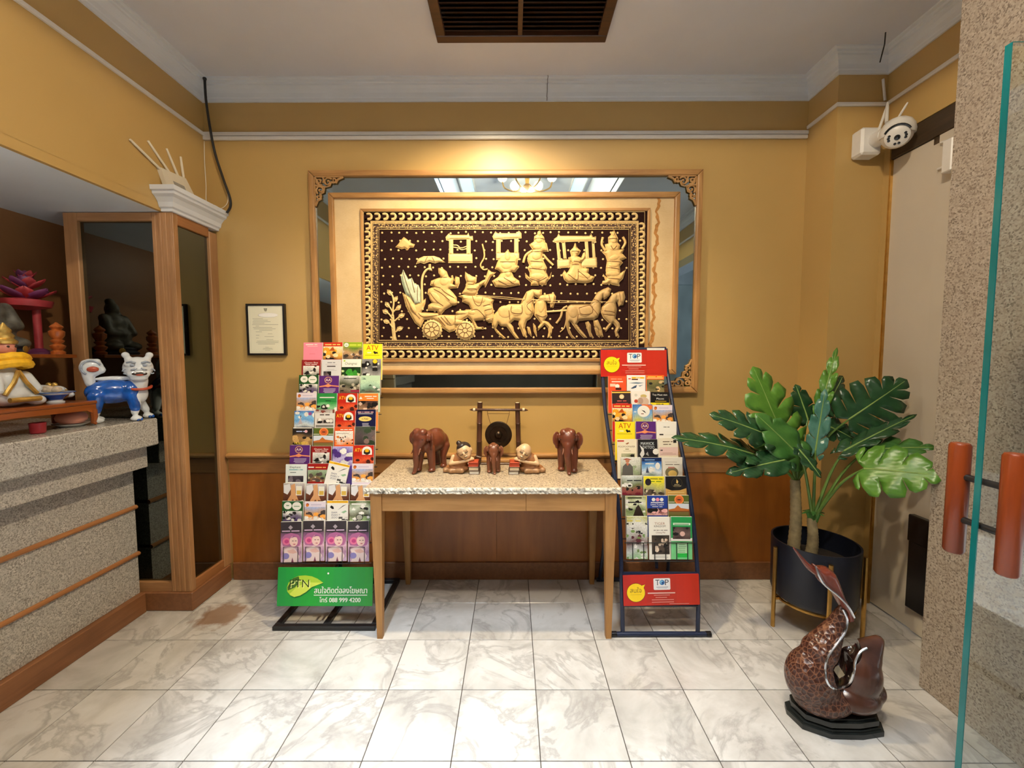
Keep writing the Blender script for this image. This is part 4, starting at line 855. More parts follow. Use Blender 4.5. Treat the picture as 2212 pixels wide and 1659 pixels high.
def ear(sx):
    P = [('e', (sx*0.245, -0.11, 0.74), (0.115, 0.028, 0.165), (0, 0, -sx*0.7)), ('e', (sx*0.235, -0.11, 0.61), (0.060, 0.026, 0.10), (0, 0, -sx*0.75)), ('e', (sx*0.175, -0.16, 0.79), (0.05, 0.05, 0.09))]
    return organic(P, 0.014, 4)
def elephant(loc, h, rot, label, mt, stance, trunk):
    t = thing('carved_elephant', label, 'figurine', loc, 'carved wooden elephants'); t.rotation_euler = (0, 0, rot)
    S_ = Matrix.Scale(h/0.985, 4)
    def part(name, me, mm):
        me.transform(S_); o = link(name, me, mm, None, True, ang=None); o.parent = t; return o
    part('body', elephant_body(stance, trunk), mt)
    for sx in (-1, 1):
        part('ear', ear(sx), mt)
        part('tusk', xform(organic([('c', (sx*0.080, -0.29, 0.56), 0.026, (sx*0.105, -0.37, 0.45), 0.012)], 0.009, 2), Matrix.Identity(4)), M['carved_light'])
        me = bpy.data.meshes.new('eye'); q = B().ico((sx*0.138, -0.285, 0.765), 0.017, 2); q.bm.to_mesh(me); q.bm.free(); part('eye', me, M['hair'])
    return t
elephant((-0.462, 2.19, TZT), 0.238, -0.50, 'large reddish carved elephant nearest the tall rack, turned half sideways', M['carved'], 1.0, -0.6)
elephant((-0.103, 2.17, TZT), 0.158, 0.06, 'smallest carved elephant, in front of the gong between two sleeping monks', M['carved_light'], 0.5, 0.3)
elephant((0.292, 2.19, TZT), 0.236, -0.14, 'large reddish carved elephant facing forward beside the red-signed rack', M['carved'], -0.8, 0.4)

# ------------------------------------------------------------------ sleeping monk figurines
def monk(loc, mir, label, hair):
    t = thing('monk_figurine', label, 'figurine', loc, 'sleeping monk figurines')
    s = mir
    def part(name, me, mm, smooth=True):
        me.transform(Matrix.Scale(1.13, 4))
        if s < 0:
            me.transform(Matrix.Scale(-1, 4, (1, 0, 0))); me.flip_normals()
        o = link(name, me, mm, None, smooth, ang=0.9); o.parent = t; return o
    # seated body faces the camera; books on the +x side, head laid on them
    part('robe', organic([('e', (-0.012, 0.006, 0.054), (0.040, 0.030, 0.044), (0, 0.35, 0)), ('e', (-0.020, 0.010, 0.022), (0.062, 0.034, 0.020)), ('c', (-0.03, 0.0, 0.07), 0.016, (-0.045, -0.008, 0.040), 0.014)], 0.0035, 4), M['robe'])
    part('legs', organic([('c', (-0.066, 0.0, 0.015), 0.0145, (0.0, -0.022, 0.014), 0.0135), ('c', (0.015, 0.005, 0.015), 0.0135, (-0.05, -0.022, 0.013), 0.012), ('e', (-0.078, 0.0, 0.013), (0.013, 0.016, 0.0125))], 0.003, 4), M['leg_tan'])
    part('arm', organic([('c', (-0.040, -0.004, 0.076), 0.0105, (-0.052, -0.016, 0.046), 0.009), ('c', (-0.052, -0.016, 0.046), 0.009, (-0.006, -0.028, 0.056), 0.007), ('c', (-0.006, -0.028, 0.056), 0.007, (0.032, -0.026, 0.064), 0.007)], 0.0028, 4), M['skin'])
    part('arm', organic([('c', (0.020, -0.004, 0.074), 0.010, (0.050, -0.008, 0.066), 0.009), ('c', (0.050, -0.008, 0.066), 0.009, (0.030, -0.022, 0.064), 0.007)], 0.0028, 3), M['skin'])
    HC = V((0.012, -0.008, 0.100)); hr = Matrix.Rotation(-0.50, 3, 'Y') if True else None
    hm = organic([('e', (0, 0, 0.002), (0.0285, 0.027, 0.033)), ('e', (0, -0.006, -0.014), (0.021, 0.021, 0.018)), ('e', (0, -0.0285, -0.004), (0.0042, 0.006, 0.0075)), ('e', (0, -0.0265, -0.0165), (0.0075, 0.004, 0.0025)), ('e', (0.028, 0.003, -0.003), (0.004, 0.006, 0.011)), ('e', (-0.028, 0.003, -0.003), (0.004, 0.006, 0.011)), ('e', (0.011, -0.0245, 0.006), (0.008, 0.004, 0.003)), ('e', (-0.011, -0.0245, 0.006), (0.008, 0.004, 0.003))], 0.0021, 2)
    HM = Matrix.Translation(HC) @ hr.to_4x4() @ Matrix.Scale(1.16, 4)
    hd = part('head', xform(hm, HM), M['skin'])
    q = B()
    for sx in (-1, 1): q.tube([HM @ V((sx*0.011+u*0.0075, -0.0283+abs(u)*0.0012, -0.0005-0.0025*(1-u*u))) for u in (-1, -.5, 0, .5, 1)], 0.0016, 5)
    q.tube([HM @ V((u*0.007, -0.0307+abs(u)*0.001, -0.0165-0.001*(1-u*u))) for u in (-1, -.5, 0, .5, 1)], 0.0013, 5)
    for sx in (-1, 1): q.tube([HM @ V((sx*0.011+u*0.008, -0.0288+abs(u)*0.0012, 0.0085+0.0018*(1-u*u))) for u in (-1, 0, 1)], 0.0007, 5)
    me = bpy.data.meshes.new('closed_eyes'); q.bm.to_mesh(me); q.bm.free(); part('closed_eyes', me, M['hair'])
    if hair:
        part('hair', xform(organic([('e', (0.002, 0.008, 0.011), (0.0300, 0.0265, 0.0285)), ('e', (0, -0.004, 0.026), (0.020, 0.017, 0.013)), ('e', (-0.004, 0.006, 0.042), (0.0105, 0.0105, 0.0100))], 0.0028, 3), HM), M['hair'])
    for k, (z0, z1, mt, dx) in enumerate(((0.0, 0.017, 'book_white', 0.004), (0.0172, 0.036, 'book_cream', 0.001), (0.0362, 0.056, 'book_red', -0.001))):
        q = B().box((0.034+dx, -0.032, z0+0.0022), (0.076+dx, 0.028, z1-0.0022)); me = bpy.data.meshes.new('book'); q.bm.to_mesh(me); q.bm.free(); bk = part('book', me, M[mt], False)
        q = B().box((0.032+dx, -0.0345, z0), (0.079+dx, 0.030, z0+0.0024), bev=0.0006).box((0.032+dx, -0.0345, z1-0.0026), (0.079+dx, 0.030, z1), bev=0.0006).box((0.0765+dx, -0.0345, z0), (0.079+dx, 0.030, z1), bev=0.0006)
        me = bpy.data.meshes.new('cover'); q.bm.to_mesh(me); q.bm.free()
        me.transform(Matrix.Scale(1.13, 4))
        if s < 0: me.transform(Matrix.Scale(-1, 4, (1, 0, 0))); me.flip_normals()
        o = link('cover', me, M['book_red'] if k == 2 else M['dark_book'], None); o.parent = bk
    return t
monk((-0.268, 2.16, TZT), 1, 'sleeping monk figurine with black topknot leaning on three books', True)
monk((0.070, 2.155, TZT), -1, 'sleeping bald monk figurine leaning on three books', False)

# ------------------------------------------------------------------ gong on its bamboo stand
GY = 2.36
gg = thing('gong', 'small dark bronze gong hung in a dark bamboo stand behind the carved figures', 'gong', (-0.085, GY, TZT))
q = lambda px, py, y=GY: atY(px, py, y)
a, c = q(1036, 872), q(1033, 1000)
def bam(p0, p1, r): 
    pts = [V(p0)+(V(p1)-V(p0))*t for t in (0, .3, .31, .32, .62, .63, .64, 1)]
    return B().tube(pts, [r, r, r*1.12, r, r, r*1.12, r, r], 10)
build('post', bam((-0.196, GY, TZT+0.024), (-0.188, GY, 1.096), 0.015), M['bamboo'], gg, True)
build('post', bam((0.034, GY, TZT+0.024), (0.026, GY, 1.093), 0.014), M['bamboo'], gg, True)
for x, z in ((-0.188, 1.0965), (0.026, 1.0935)): build('end_cap', B().lathe([(0.012, z-0.001), (0.010, z+0.0015)], (x, GY, 0), 12), M['book_cream'], gg)
build('crossbar', B().tube([(-0.246, GY-0.012, 1.054), (-0.230, GY-0.012, 1.055), (0.070, GY-0.012, 1.053), (0.086, GY-0.012, 1.051)], [0.002, 0.0075, 0.0075, 0.002], 10), M['bamboo'], gg, True)
for x in (-0.220, 0.060): build('cord_lashing', B().tube([(x-0.006, GY-0.012, 1.054), (x+0.006, GY-0.012, 1.054)], 0.0098, 10), M['book_cream'], gg, True)
build('base_board', B().box((-0.225, GY-0.045, TZT), (0.065, GY+0.045, TZT+0.010), bev=0.002), M['bamboo'], gg)
build('base_board', B().box((-0.205, GY-0.035, TZT+0.0102), (0.050, GY+0.035, TZT+0.026), bev=0.002), M['table_wood'], gg)
build('foot_block', B().box((-0.216, GY-0.055, TZT+0.012), (-0.180, GY-0.0355, TZT+0.052), bev=0.004, rot=Matrix.Rotation(0.25, 3, 'Y')), M['bamboo'], gg)
DC = V((-0.0825, GY-0.012, 0.911)); R = 0.077
build('disc', B().lathe([(0.001, -0.002), (0.020, -0.002), (0.022, 0.0), (R*0.62, 0.002), (R*0.64, 0.004), (R*0.93, 0.0055), (R, 0.003), (R*0.98, -0.018), (R*0.90, -0.018), (R*0.92, -0.004), (0.001, -0.005)], DC, 40, axis=(0, -1, 0), cap=False), M['bronze'], gg, True)
build('boss', B().lathe([(0.0215, 0.0005), (0.021, 0.006), (0.017, 0.012), (0.010, 0.0155), (0.001, 0.017)], DC, 24, axis=(0, -1, 0)), M['bronze'], gg, True)
for sx in (-1, 1): build('cord', B().tube([(DC.x+sx*0.044, DC.y+0.004, DC.z+0.054), (DC.x+sx*0.062, DC.y+0.002, 1.032), (DC.x+sx*0.062, GY-0.012, 1.047)], 0.0016, 5), M['cord'], gg)
build('cord', B().tube([(DC.x-0.062, DC.y+0.002, 1.032), (DC.x+0.062, DC.y+0.002, 1.032)], 0.0014, 5), M['cord'], gg)
# ================================================================== brochure racks
W_ = S(240, 238, 232); K_ = S(26, 24, 24); RED = S(196, 44, 30); YEL = S(250, 226, 40); GRN = S(70, 160, 60)
SKY = S(176, 198, 224); TAN = S(190, 160, 120); OLV = S(112, 124, 58)
def base(c, h=2.1): return Print().rect(0, 0, 1, h, c)
def eleph(p, x0, y0, x1, y1, s, bands=None): return p.photo(x0, y0, x1, y1, bands or [S(176, 190, 160), S(150, 140, 110), S(120, 96, 70)], [(S(84, 72, 66), 5, .12, .3, .9), (S(60, 52, 46), 3, .09, .4, 1), (S(210, 196, 176), 4, .05, .3, 1)], s)
DES = {}
def D(f): DES[f.__name__] = f; return f
@D
def pink(): return base(S(240, 142, 166)).bar('Wellness Spa', .42, .16, .12, W_, .6).rect(.2, .22, .74, .235, W_).lines(.3, .66, .7, 1, .1, S(225, 110, 120), .02)
@D
def temple(): return base(S(200, 48, 24)).bar('CHIANG MAI DAY', .48, .17, .12, S(255, 222, 120), .8).photo(.0, .24, 1, 1.0, [S(240, 226, 190), S(250, 190, 90), S(120, 60, 30)], [(S(250, 170, 40), 6, .14, .2, .8), (K_, 4, .1, .5, 1), (S(240, 210, 160), 4, .1, .2, .8)], 5).poly([(.42, .34), (.5, .26), (.62, .5), (.3, .5)], S(180, 80, 24))
@D
def jungle(): return eleph(base(S(150, 176, 40)), 0, .30, 1, 1.0, 7, [S(96, 128, 44), S(190, 150, 110), S(110, 90, 76)]).bar('Elephant Home', .62, .2, .13, S(220, 230, 90), .62).circ(.16, .16, .14, S(30, 70, 24)).circ(.16, .16, .125, W_).bar('care', .16, .19, .07, GRN)
@D
def atv_yellow(): return base(YEL).text('ATV', .48, .36, .40, S(190, 30, 20), .62).poly([(.52, .46), (.6, .42), (.66, .48), (.74, .46), (.78, .58), (.7, .56), (.6, .6)], K_).bar('fun', .32, .56, .16, S(250, 250, 200)).rect(.1, .66, .85, .675, K_)
@D
def queen(): return base(S(130, 26, 26)).rect(.05, .04, .95, 2.0, S(150, 30, 30)).text('Queen Bee', .5, .2, .13, W_, .7).bar('travel service', .5, .29, .08, W_, .6).photo(.08, .34, .92, 1.0, [W_, S(190, 190, 186), S(60, 60, 60)], [(K_, 9, .10, .0, 1), (W_, 6, .08, .2, 1)], 12)
@D
def white_pine(): return base(S(214, 216, 222)).bar('Chiang Mai', .5, .20, .09, S(110, 110, 120)).bar('Private', .5, .44, .17, S(60, 50, 60), .44).rect(.2, .28, .8, .29, S(170, 130, 140)).lines(.2, .56, .8, 2, .06, S(160, 160, 168), .015).photo(.1, .68, .5, 1.0, [S(60, 60, 66), S(130, 110, 110)], [(K_, 3, .2, 0, 1)], 4, 10)
@D
def organic_(): return base(W_).text('Chaingmai', .48, .32, .2, S(40, 90, 40), .62).circ(.14, .1, .05, S(170, 200, 80)).photo(0, .46, 1, 1.0, [S(14, 32, 16), S(24, 70, 26), S(20, 40, 20)], [(S(200, 220, 160), 7, .08, .2, 1), (S(60, 150, 50), 5, .14, .3, 1)], 21)
@D
def monochrome(): return Print().photo(0, 0, 1, 1.0, [S(150, 150, 150), S(80, 80, 80), S(170, 170, 170)], [(K_, 6, .14, 0, 1), (W_, 5, .08, 0, 1)], 31).rect(.56, .04, .82, .7, K_).circ(.69, .14, .12, S(240, 200, 40)).text('SAFE', .69, .5, .12, W_).rect(0, 1.0, 1, 2.1, K_)
@D
def green_circles(): return base(S(34, 84, 40)).circ(.27, .24, .19, W_).circ(.70, .26, .22, W_).bar('rio', .27, .26, .10, S(60, 120, 70)).bar('nature', .70, .30, .10, S(120, 160, 120)).photo(.04, .52, .96, 1.05, [W_, S(120, 110, 130), S(70, 50, 110)], [(K_, 8, .08, 0, 1), (W_, 6, .08, 0, 1)], 41)
@D
def purple(): return base(S(88, 40, 120)).circ(.45, .25, .19, S(240, 190, 120)).circ(.45, .25, .165, S(110, 50, 110)).text('AA', .45, .31, .2, W_).poly([(0, .60), (.3, .54), (.45, .46), (.6, .54), (1, .58), (1, .64), (.6, .60), (.45, .66), (.3, .62), (0, .66)], S(240, 150, 100)).lines(.2, .74, .85, 4, .07, S(200, 190, 220), .03).rect(0, 1.04, 1, 1.1, S(120, 60, 120))
@D
def landscape(): return base(S(90, 84, 76)).photo(0, 0, 1, 1.0, [S(226, 228, 228), S(150, 150, 140), S(70, 76, 56), S(130, 120, 104), S(96, 70, 60)], [(S(190, 180, 160), 6, .09, .5, .8), (K_, 5, .07, .5, 1)], 51).bar('Elephants', .52, .22, .2, S(60, 64, 60), .66).rect(.55, .82, 1, .94, S(150, 40, 70))
@D
def pale_green(): return base(S(190, 220, 190)).photo(0, .3, 1, 1.0, [S(190, 220, 190), S(170, 204, 180), S(110, 140, 120), S(90, 76, 64)], [(S(70, 90, 80), 4, .07, .6, 1), (W_, 3, .07, .5, .9)], 61).lines(.05, .12, .3, 2, .08, S(110, 150, 130), .025).poly([(.1, .2), (.2, .16), (.3, .2), (.2, .22)], S(70, 100, 84)).poly([(.4, .62), (.5, .5), (.6, .6)], S(70, 90, 70))
@D
def lavender(): return base(S(230, 220, 235)).circ(.14, .16, .075, S(150, 40, 20)).circ(.13, .2, .07, S(210, 120, 40)).bar('Elephants', .55, .2, .12, S(200, 190, 215), .5).photo(0, .28, 1, 1.0, [S(170, 184, 220), S(190, 160, 140), S(220, 150, 80), S(236, 236, 232)], [(S(70, 60, 60), 6, .10, .3, .75), (W_, 5, .1, .7, 1), (S(236, 160, 70), 4, .12, .5, .8)], 71)
@D
def kayaks(): return base(S(44, 140, 66)).bar('CAMPING', .5, .3, .2, W_, .76).bar('Resort', .56, .46, .1, S(20, 60, 30)).photo(0, .5, 1, 1.05, [S(60, 160, 80), S(140, 200, 150), S(30, 110, 50)], [(K_, 3, .12, .3, .9), (W_, 4, .1, .3, 1)], 81)
@D
def atv_red(): return base(S(190, 40, 24)).text('ATV', .23, .36, .28, S(250, 214, 40), .36).poly([(.42, .52)]+[(.66+.25*math.cos(a), .32-.26*math.sin(a)) for a in [k*PI/12 for k in range(12, -1, -1)]]+[(.91, .52)], W_).circ(.66, .36, .16, S(60, 50, 20)).circ(.66, .30, .1, S(240, 180, 30)).rect(.5, .38, .82, .46, K_).photo(0, .58, 1, 1.05, [S(200, 56, 30), S(220, 90, 50), S(160, 60, 40)], [(S(70, 26, 20), 4, .11, .3, .9)], 91)
@D
def orange_top(): return base(S(240, 130, 50)).bar('Elephant Care', .62, .2, .12, W_, .6).bar('sanctuary', .6, .31, .09, W_).poly([(.04, .32), (.12, .16), (.2, .32)], W_).photo(0, .42, 1, 1.05, [S(70, 50, 46), S(120, 90, 70), S(170, 140, 110)], [(K_, 5, .13, .0, 1), (S(220, 190, 170), 4, .08, .2, .8)], 101)
@D
def blue_sea(): return base(S(40, 90, 160)).photo(0, 0, 1, 1.05, [S(50, 110, 190), S(130, 190, 236), S(110, 170, 226), S(210, 220, 226), S(30, 54, 90)], [(W_, 4, .12, .1, .6)], 111).rect(.3, .25, .345, .7, S(60, 60, 80)).poly([(.2, .74), (.32, .34), (.42, .74)], S(190, 180, 190)).circ(.8, .16, .09, S(150, 80, 150)).rect(.1, .9, 1, 1.05, S(20, 30, 54))
@D
def white_scooter(): return base(S(226, 224, 222)).bar('Bike Tour', .5, .34, .14, S(60, 50, 50), .5).photo(0, 0, 1, .2, [S(170, 160, 156), S(200, 194, 190)], [(S(120, 60, 50), 3, .1, 0, 1)], 121, 20).photo(.1, .5, .95, .78, [S(200, 190, 186), S(90, 80, 76)], [(K_, 4, .12, .2, 1), (W_, 3, .1, .2, .9)], 122).circ(.66, .64, .09, W_).rect(.05, .86, .95, 1.0, S(130, 130, 126))
@D
def navy(): return base(S(22, 24, 66)).bar('Pink & Chiang Mai', .48, .18, .12, S(250, 190, 190), .8).rect(.1, .22, .85, .245, W_).circ(.46, .52, .33, S(240, 210, 120), .14).text('1700', .46, .58, .17, S(60, 40, 20)).lines(.3, .76, .7, 3, .07, S(190, 190, 210), .03)
@D
def tiger(): return base(S(40, 34, 30)).rect(.03, .0, .97, .05, W_).bar('Chiang Mai', .44, .26, .13, S(180, 196, 240), .5).circ(.68, .22, .08, S(240, 190, 200)).photo(0, .34, 1, 1.0, [S(60, 52, 44), S(170, 130, 80), S(120, 100, 60)], [(S(200, 160, 100), 4, .2, .2, .9), (K_, 4, .08, .2, 1)], 131).text('HOLIDAY', .44, .92, .16, S(250, 226, 60), .66)
@D
def olive(): return base(S(88, 104, 40)).circ(.52, .22, .23, S(240, 140, 70)).circ(.52, .22, .17, S(210, 100, 50)).bar('one', .52, .26, .12, K_).rect(0, .33, .3, .36, W_).rect(.75, .33, 1, .36, W_).rect(0, .42, 1, .72, S(214, 224, 238)).poly([(0, .72), (.3, .66), (.45, .5), (.6, .64), (1, .7), (1, .84), (0, .84)], S(190, 110, 50)).rect(0, .84, 1, 1.0, S(120, 110, 60)).rect(0, .8, 1, .83, S(70, 50, 34))
@D
def orange_people(): return base(S(226, 90, 40)).bar('Hill Tribe Tours', .6, .17, .1, W_, .6).photo(.04, .22, .94, 1.0, [W_, S(236, 226, 214), S(220, 130, 60)], [(S(226, 120, 40), 5, .07, .4, .9), (K_, 5, .05, .3, .9), (S(120, 60, 40), 3, .05, .3, .7)], 141).lines(.1, .34, .9, 1, .1, S(160, 140, 130), .03)
@D
def dark_elephant(): return base(S(60, 54, 52)).photo(0, 0, 1, 1.05, [S(70, 84, 70), S(84, 74, 76), S(60, 52, 52)], [(S(104, 92, 92), 4, .18, .2, .8), (S(54, 70, 48), 4, .14, .0, 1), (S(130, 106, 100), 2, .12, .4, .8)], 151)
@D
def violet(): return base(S(92, 70, 150)).photo(0, 0, 1, 1.05, [S(180, 170, 220), S(110, 86, 170), S(200, 190, 230), S(120, 90, 170)], [(W_, 5, .15, .1, .9), (S(80, 50, 130), 4, .15, .0, 1)], 161)
@D
def elephant_white(): return base(S(230, 240, 240)).text('Elephant', .46, .2, .15, S(30, 50, 50), .52).bar('conservation & care', .5, .32, .1, S(90, 160, 170), .66).bar('Program', .36, .46, .09, S(110, 120, 120)).photo(.12, .62, .86, .95, [S(70, 62, 72), S(40, 36, 44)], [(S(120, 110, 120), 3, .16, .2, 1)], 171).rect(.12, .95, .86, 1.0, W_)
@D
def red_forest(): return eleph(base(S(160, 26, 24)), 0, .34, 1, 1.0, 181, [S(160, 180, 150), S(110, 130, 90), S(150, 60, 40)]).bar('SKY', .16, .26, .2, W_).bar('Elephant Trek', .62, .24, .1, S(250, 200, 120), .5)
@D
def insect(): return base(W_).rect(0, 0, 1, .12, S(250, 190, 40)).rect(.24, .045, .96, .065, S(90, 60, 10)).poly([(.2, .24), (.3, .3), (.34, .42), (.26, .44), (.14, .34)], K_).poly([(.5, .5), (.75, .26), (.95, .18), (.76, .30)], S(60, 60, 60)).text('SIAM', .22, .66, .13, S(70, 74, 110), align='l').text('INSECT', .22, .79, .13, S(70, 74, 110), align='l').text('ZOO', .22, .92, .13, S(70, 74, 110), align='l').photo(.56, .84, 1, 1.05, [S(90, 90, 90), K_], [(W_, 4, .2, 0, 1)], 191, 12).poly([(.68, .6), (.88, .5), (.95, .56), (.8, .66)], S(150, 190, 150))
@D
def massage(): return base(S(94, 50, 30)).photo(0, 0, 1, 1.0, [S(200, 196, 196), S(110, 66, 44), S(80, 40, 26)], [], 201).poly([(.02, .1), (.3, .02), (.36, .3), (.2, .6), (.02, .5)], S(228, 228, 232)).poly([(.36, .1), (.55, .0), (.58, .5), (.72, .9), (.6, .86), (.56, 1.0), (.46, .84), (.34, 1.0), (.2, .9), (.36, .6)], S(214, 160, 112)).rect(.60, .14, .88, .64, W_).rect(.63, .38, .85, .6, S(214, 178, 80)).rect(.63, .18, .85, .36, S(240, 236, 220)).poly([(.6, 1), (.95, .88), (1, 1.1), (.6, 1.1)], S(236, 230, 230))
@D
def jungle_bw(): return base(S(60, 84, 44)).photo(0, 0, 1, 1.05, [S(80, 100, 50), S(200, 210, 190), S(110, 110, 90), S(170, 200, 140)], [(K_, 6, .08, .1, 1), (W_, 5, .1, .2, .9)], 211).rect(.1, .12, .8, .2, W_).circ(.48, .86, .17, K_).circ(.48, .86, .14, S(170, 170, 160))
@D
def lady(): return base(S(58, 52, 58)).poly([(.36, .30), (.47, .18), (.58, .30), (.47, .42)], S(170, 160, 170)).bar('Ladyboy Cabaret', .48, .52, .12, S(220, 190, 220), .84).photo(0, .58, 1, 2.1, [S(90, 70, 90), S(150, 100, 140), S(220, 180, 200), S(170, 130, 160), S(200, 170, 200)], [], 221).poly([(.02, .9), (.2, .66), (.5, .58), (.85, .68), (.98, .95), (.9, 1.25), (.7, 1.3), (.1, 1.25)], S(176, 104, 150)).circ(.28, 1.02, .19, S(226, 120, 160)).circ(.28, 1.02, .10, S(190, 70, 130)).circ(.62, 1.02, .2, S(240, 206, 196), .28).poly([(.46, .85), (.62, .72), (.82, .82), (.66, .8)], S(150, 90, 140)).rect(.54, .98, .62, 1.01, K_).rect(.68, .98, .76, 1.01, K_).rect(.6, 1.15, .7, 1.185, S(180, 40, 70)).poly([(.1, 1.45), (.5, 1.28), (.7, 1.4), (.9, 1.8), (.8, 2.1), (.15, 2.1), (.25, 1.8)], S(238, 214, 212)).poly([(.3, 1.5), (.6, 1.42), (.8, 1.6), (.6, 1.66), (.4, 1.62)], S(226, 180, 170)).circ(.25, 1.78, .16, S(140, 130, 190)).poly([(.5, 2.1), (.56, 1.85), (.62, 2.1)], S(120, 60, 90))
# right-hand rack
@D
def orange_red(): return base(S(232, 84, 44)).bar('Elephant Jungle', .45, .2, .1, S(250, 170, 130), .6).bar('Sanctuary', .5, .36, .12, W_, .62).rect(.1, .44, .4, .6, S(250, 200, 180)).circ(.5, .58, .12, W_).photo(.4, .66, .72, .8, [S(90, 30, 20), K_], [], 231, 8)
@D
def sky_white(): return base(S(236, 236, 240)).bar('*', .14, .3, .3, S(200, 60, 30)).rect(.26, .1, .95, .2, S(230, 180, 30)).rect(.26, .21, .6, .28, S(90, 50, 30)).bar('Flight', .6, .19, .09, W_).poly([(.1, .46), (.5, .4), (.95, .44), (.6, .5)], S(110, 130, 150)).poly([(.2, .76), (.4, .62), (.55, .56), (.5, .72), (.3, .78)], S(60, 80, 110)).poly([(.62, .6), (.9, .54), (.7, .66)], S(130, 150, 170))
@D
def orange_olive(): return base(S(240, 100, 30)).bar('Jungle Tour', .5, .12, .1, S(250, 220, 90), .8).rect(.05, .15, .95, .19, S(250, 220, 160)).photo(.04, .25, 1, 1.0, [S(130, 120, 70), S(90, 90, 60), S(140, 130, 90)], [(S(210, 180, 130), 3, .13, .2, .9), (K_, 5, .07, .2, .9)], 241)
@D
def dark_spa(): return base(S(52, 40, 40)).rect(0, .05, 1, .12, S(240, 190, 80)).circ(.52, .32, .13, S(236, 200, 150)).rect(.44, .26, .62, .42, S(250, 220, 180)).bar('Thai Spa', .52, .6, .12, S(220, 100, 90), .5).rect(.2, .68, .85, .78, S(190, 70, 70))
@D
def white_elephant(): return base(S(236, 232, 228)).circ(.66, .28, .17, S(196, 176, 110), .1).circ(.62, .6, .33, S(206, 182, 166), .28).circ(.5, .55, .14, S(176, 150, 136), .18).circ(.25, .56, .10, S(190, 70, 50)).circ(.25, .22, .07, S(190, 190, 180)).rect(.22, .2, .28, .24, W_)
@D
def black_yellow(): return base(S(28, 26, 26)).text('Top Must visit', .5, .2, .14, W_, .8).text('Places', .52, .42, .14, W_, .4).rect(.25, .5, .85, .53, S(230, 190, 50)).rect(.0, .6, 1, .76, S(240, 220, 40)).bar('Chiang Mai', .5, .71, .09, K_)
@D
def blue_circle(): return base(S(70, 120, 190)).photo(0, 0, 1, 1.0, [S(40, 90, 170), S(120, 170, 220), S(200, 200, 80)], [(S(230, 120, 70), 2, .2, 0, .3)], 251).circ(.56, .38, .32, W_).poly([(.44, .3), (.6, .36), (.7, .5), (.6, .44)], K_).bar('zip', .5, .55, .1, S(120, 60, 50)).bar('S', .12, .5, .3, S(220, 230, 240))
@D
def white_blank(): return base(S(244, 243, 238)).bar('Rose Inn', .5, .34, .12, S(150, 150, 146), .3).rect(.14, .68, .34, .75, K_).rect(.42, .72, .9, .73, S(200, 200, 196))
@D
def cream_paper(): return base(S(238, 230, 206)).rect(.02, .05, .35, .13, S(190, 60, 50)).poly([(.42, .24), (.58, .16), (.6, .22), (.5, .28)], S(150, 90, 60)).text('POOPOOPAPER', .48, .44, .13, S(110, 90, 70), .86).bar('park', .5, .56, .1, S(140, 130, 90)).lines(.3, .62, .8, 1, .1, S(160, 150, 120), .02).photo(.2, .76, .9, 1.0, [S(190, 190, 160), S(120, 130, 90)], [(K_, 2, .12, 0, 1)], 261, 16)
@D
def black_tattoo(): return base(S(34, 33, 36)).text('MAWICK', .5, .3, .22, S(230, 240, 244), .68).text('TATTOO', .54, .5, .22, S(230, 240, 244), .6).circ(.92, .66, .16, W_).poly([(.1, .3), (.3, .5), (.34, .8), (.2, 1.0), (.1, .8), (.2, .6)], S(226, 226, 226)).poly([(.4, .8), (.5, .66), (.56, .9)], S(170, 170, 170))
@D
def pale_leaflet(): return base(S(232, 224, 204)).bar('Welcome to', .48, .24, .1, S(90, 70, 50), .5).rect(.76, .12, .92, .28, K_).bar('Chiang Mai', .45, .38, .1, S(90, 70, 50), .4).rect(.05, .5, 1, .95, S(226, 196, 190)).bar('T', .16, .74, .26, S(70, 60, 60)).lines(.1, .80, .9, 2, .06, S(190, 160, 150), .03)
@D
def hat_man(): return base(S(206, 206, 200)).photo(0, 0, 1, 1.0, [S(226, 226, 220), S(196, 200, 184), S(130, 136, 110)], [(S(150, 164, 130), 6, .12, .3, 1)], 271).poly([(.1, .12), (.3, .05), (.56, .12), (.34, .17)], S(160, 70, 50)).circ(.33, .2, .1, S(190, 130, 100)).poly([(.06, 1.0), (.1, .48), (.26, .32), (.46, .34), (.6, .5), (.62, 1.0)], S(96, 94, 90)).poly([(.24, .3), (.34, .46), (.44, .32)], S(190, 110, 80))
@D
def blue_boat(): return base(S(20, 40, 84)).rect(0, 0, 1, .2, S(24, 44, 90)).bar('Andaman', .4, .15, .1, S(150, 190, 230), .5).photo(0, .2, 1, 1.0, [S(50, 100, 170), S(130, 180, 226), S(220, 230, 240), S(110, 130, 110)], [(W_, 4, .1, .4, .8)], 281).bar('Cruises', .4, .36, .12, W_, .44).circ(.8, .44, .12, W_, .18).poly([(.2, .8), (.27, .46), (.36, .8)], S(60, 70, 100))
@D
def cream_round(): return base(S(226, 222, 212)).lines(.1, .24, .9, 1, .1, S(150, 140, 130), .02).bar('cooking class', .5, .4, .08, S(100, 90, 80), .7).circ(.46, .8, .33, S(120, 110, 80), .3).circ(.5, .86, .22, S(232, 196, 110), .18).rect(.28, .5, .6, .58, S(180, 120, 110))
@D
def parade(): return base(S(90, 84, 70)).photo(0, 0, 1, 1.0, [S(216, 222, 222), S(170, 176, 160), S(110, 120, 80), S(150, 80, 74), S(120, 60, 60)], [(W_, 4, .1, .3, .6), (K_, 6, .07, .4, .9), (S(120, 30, 50), 4, .1, .7, 1)], 291).bar('Lanna Kingdom', .6, .3, .16, S(40, 44, 44), .7)
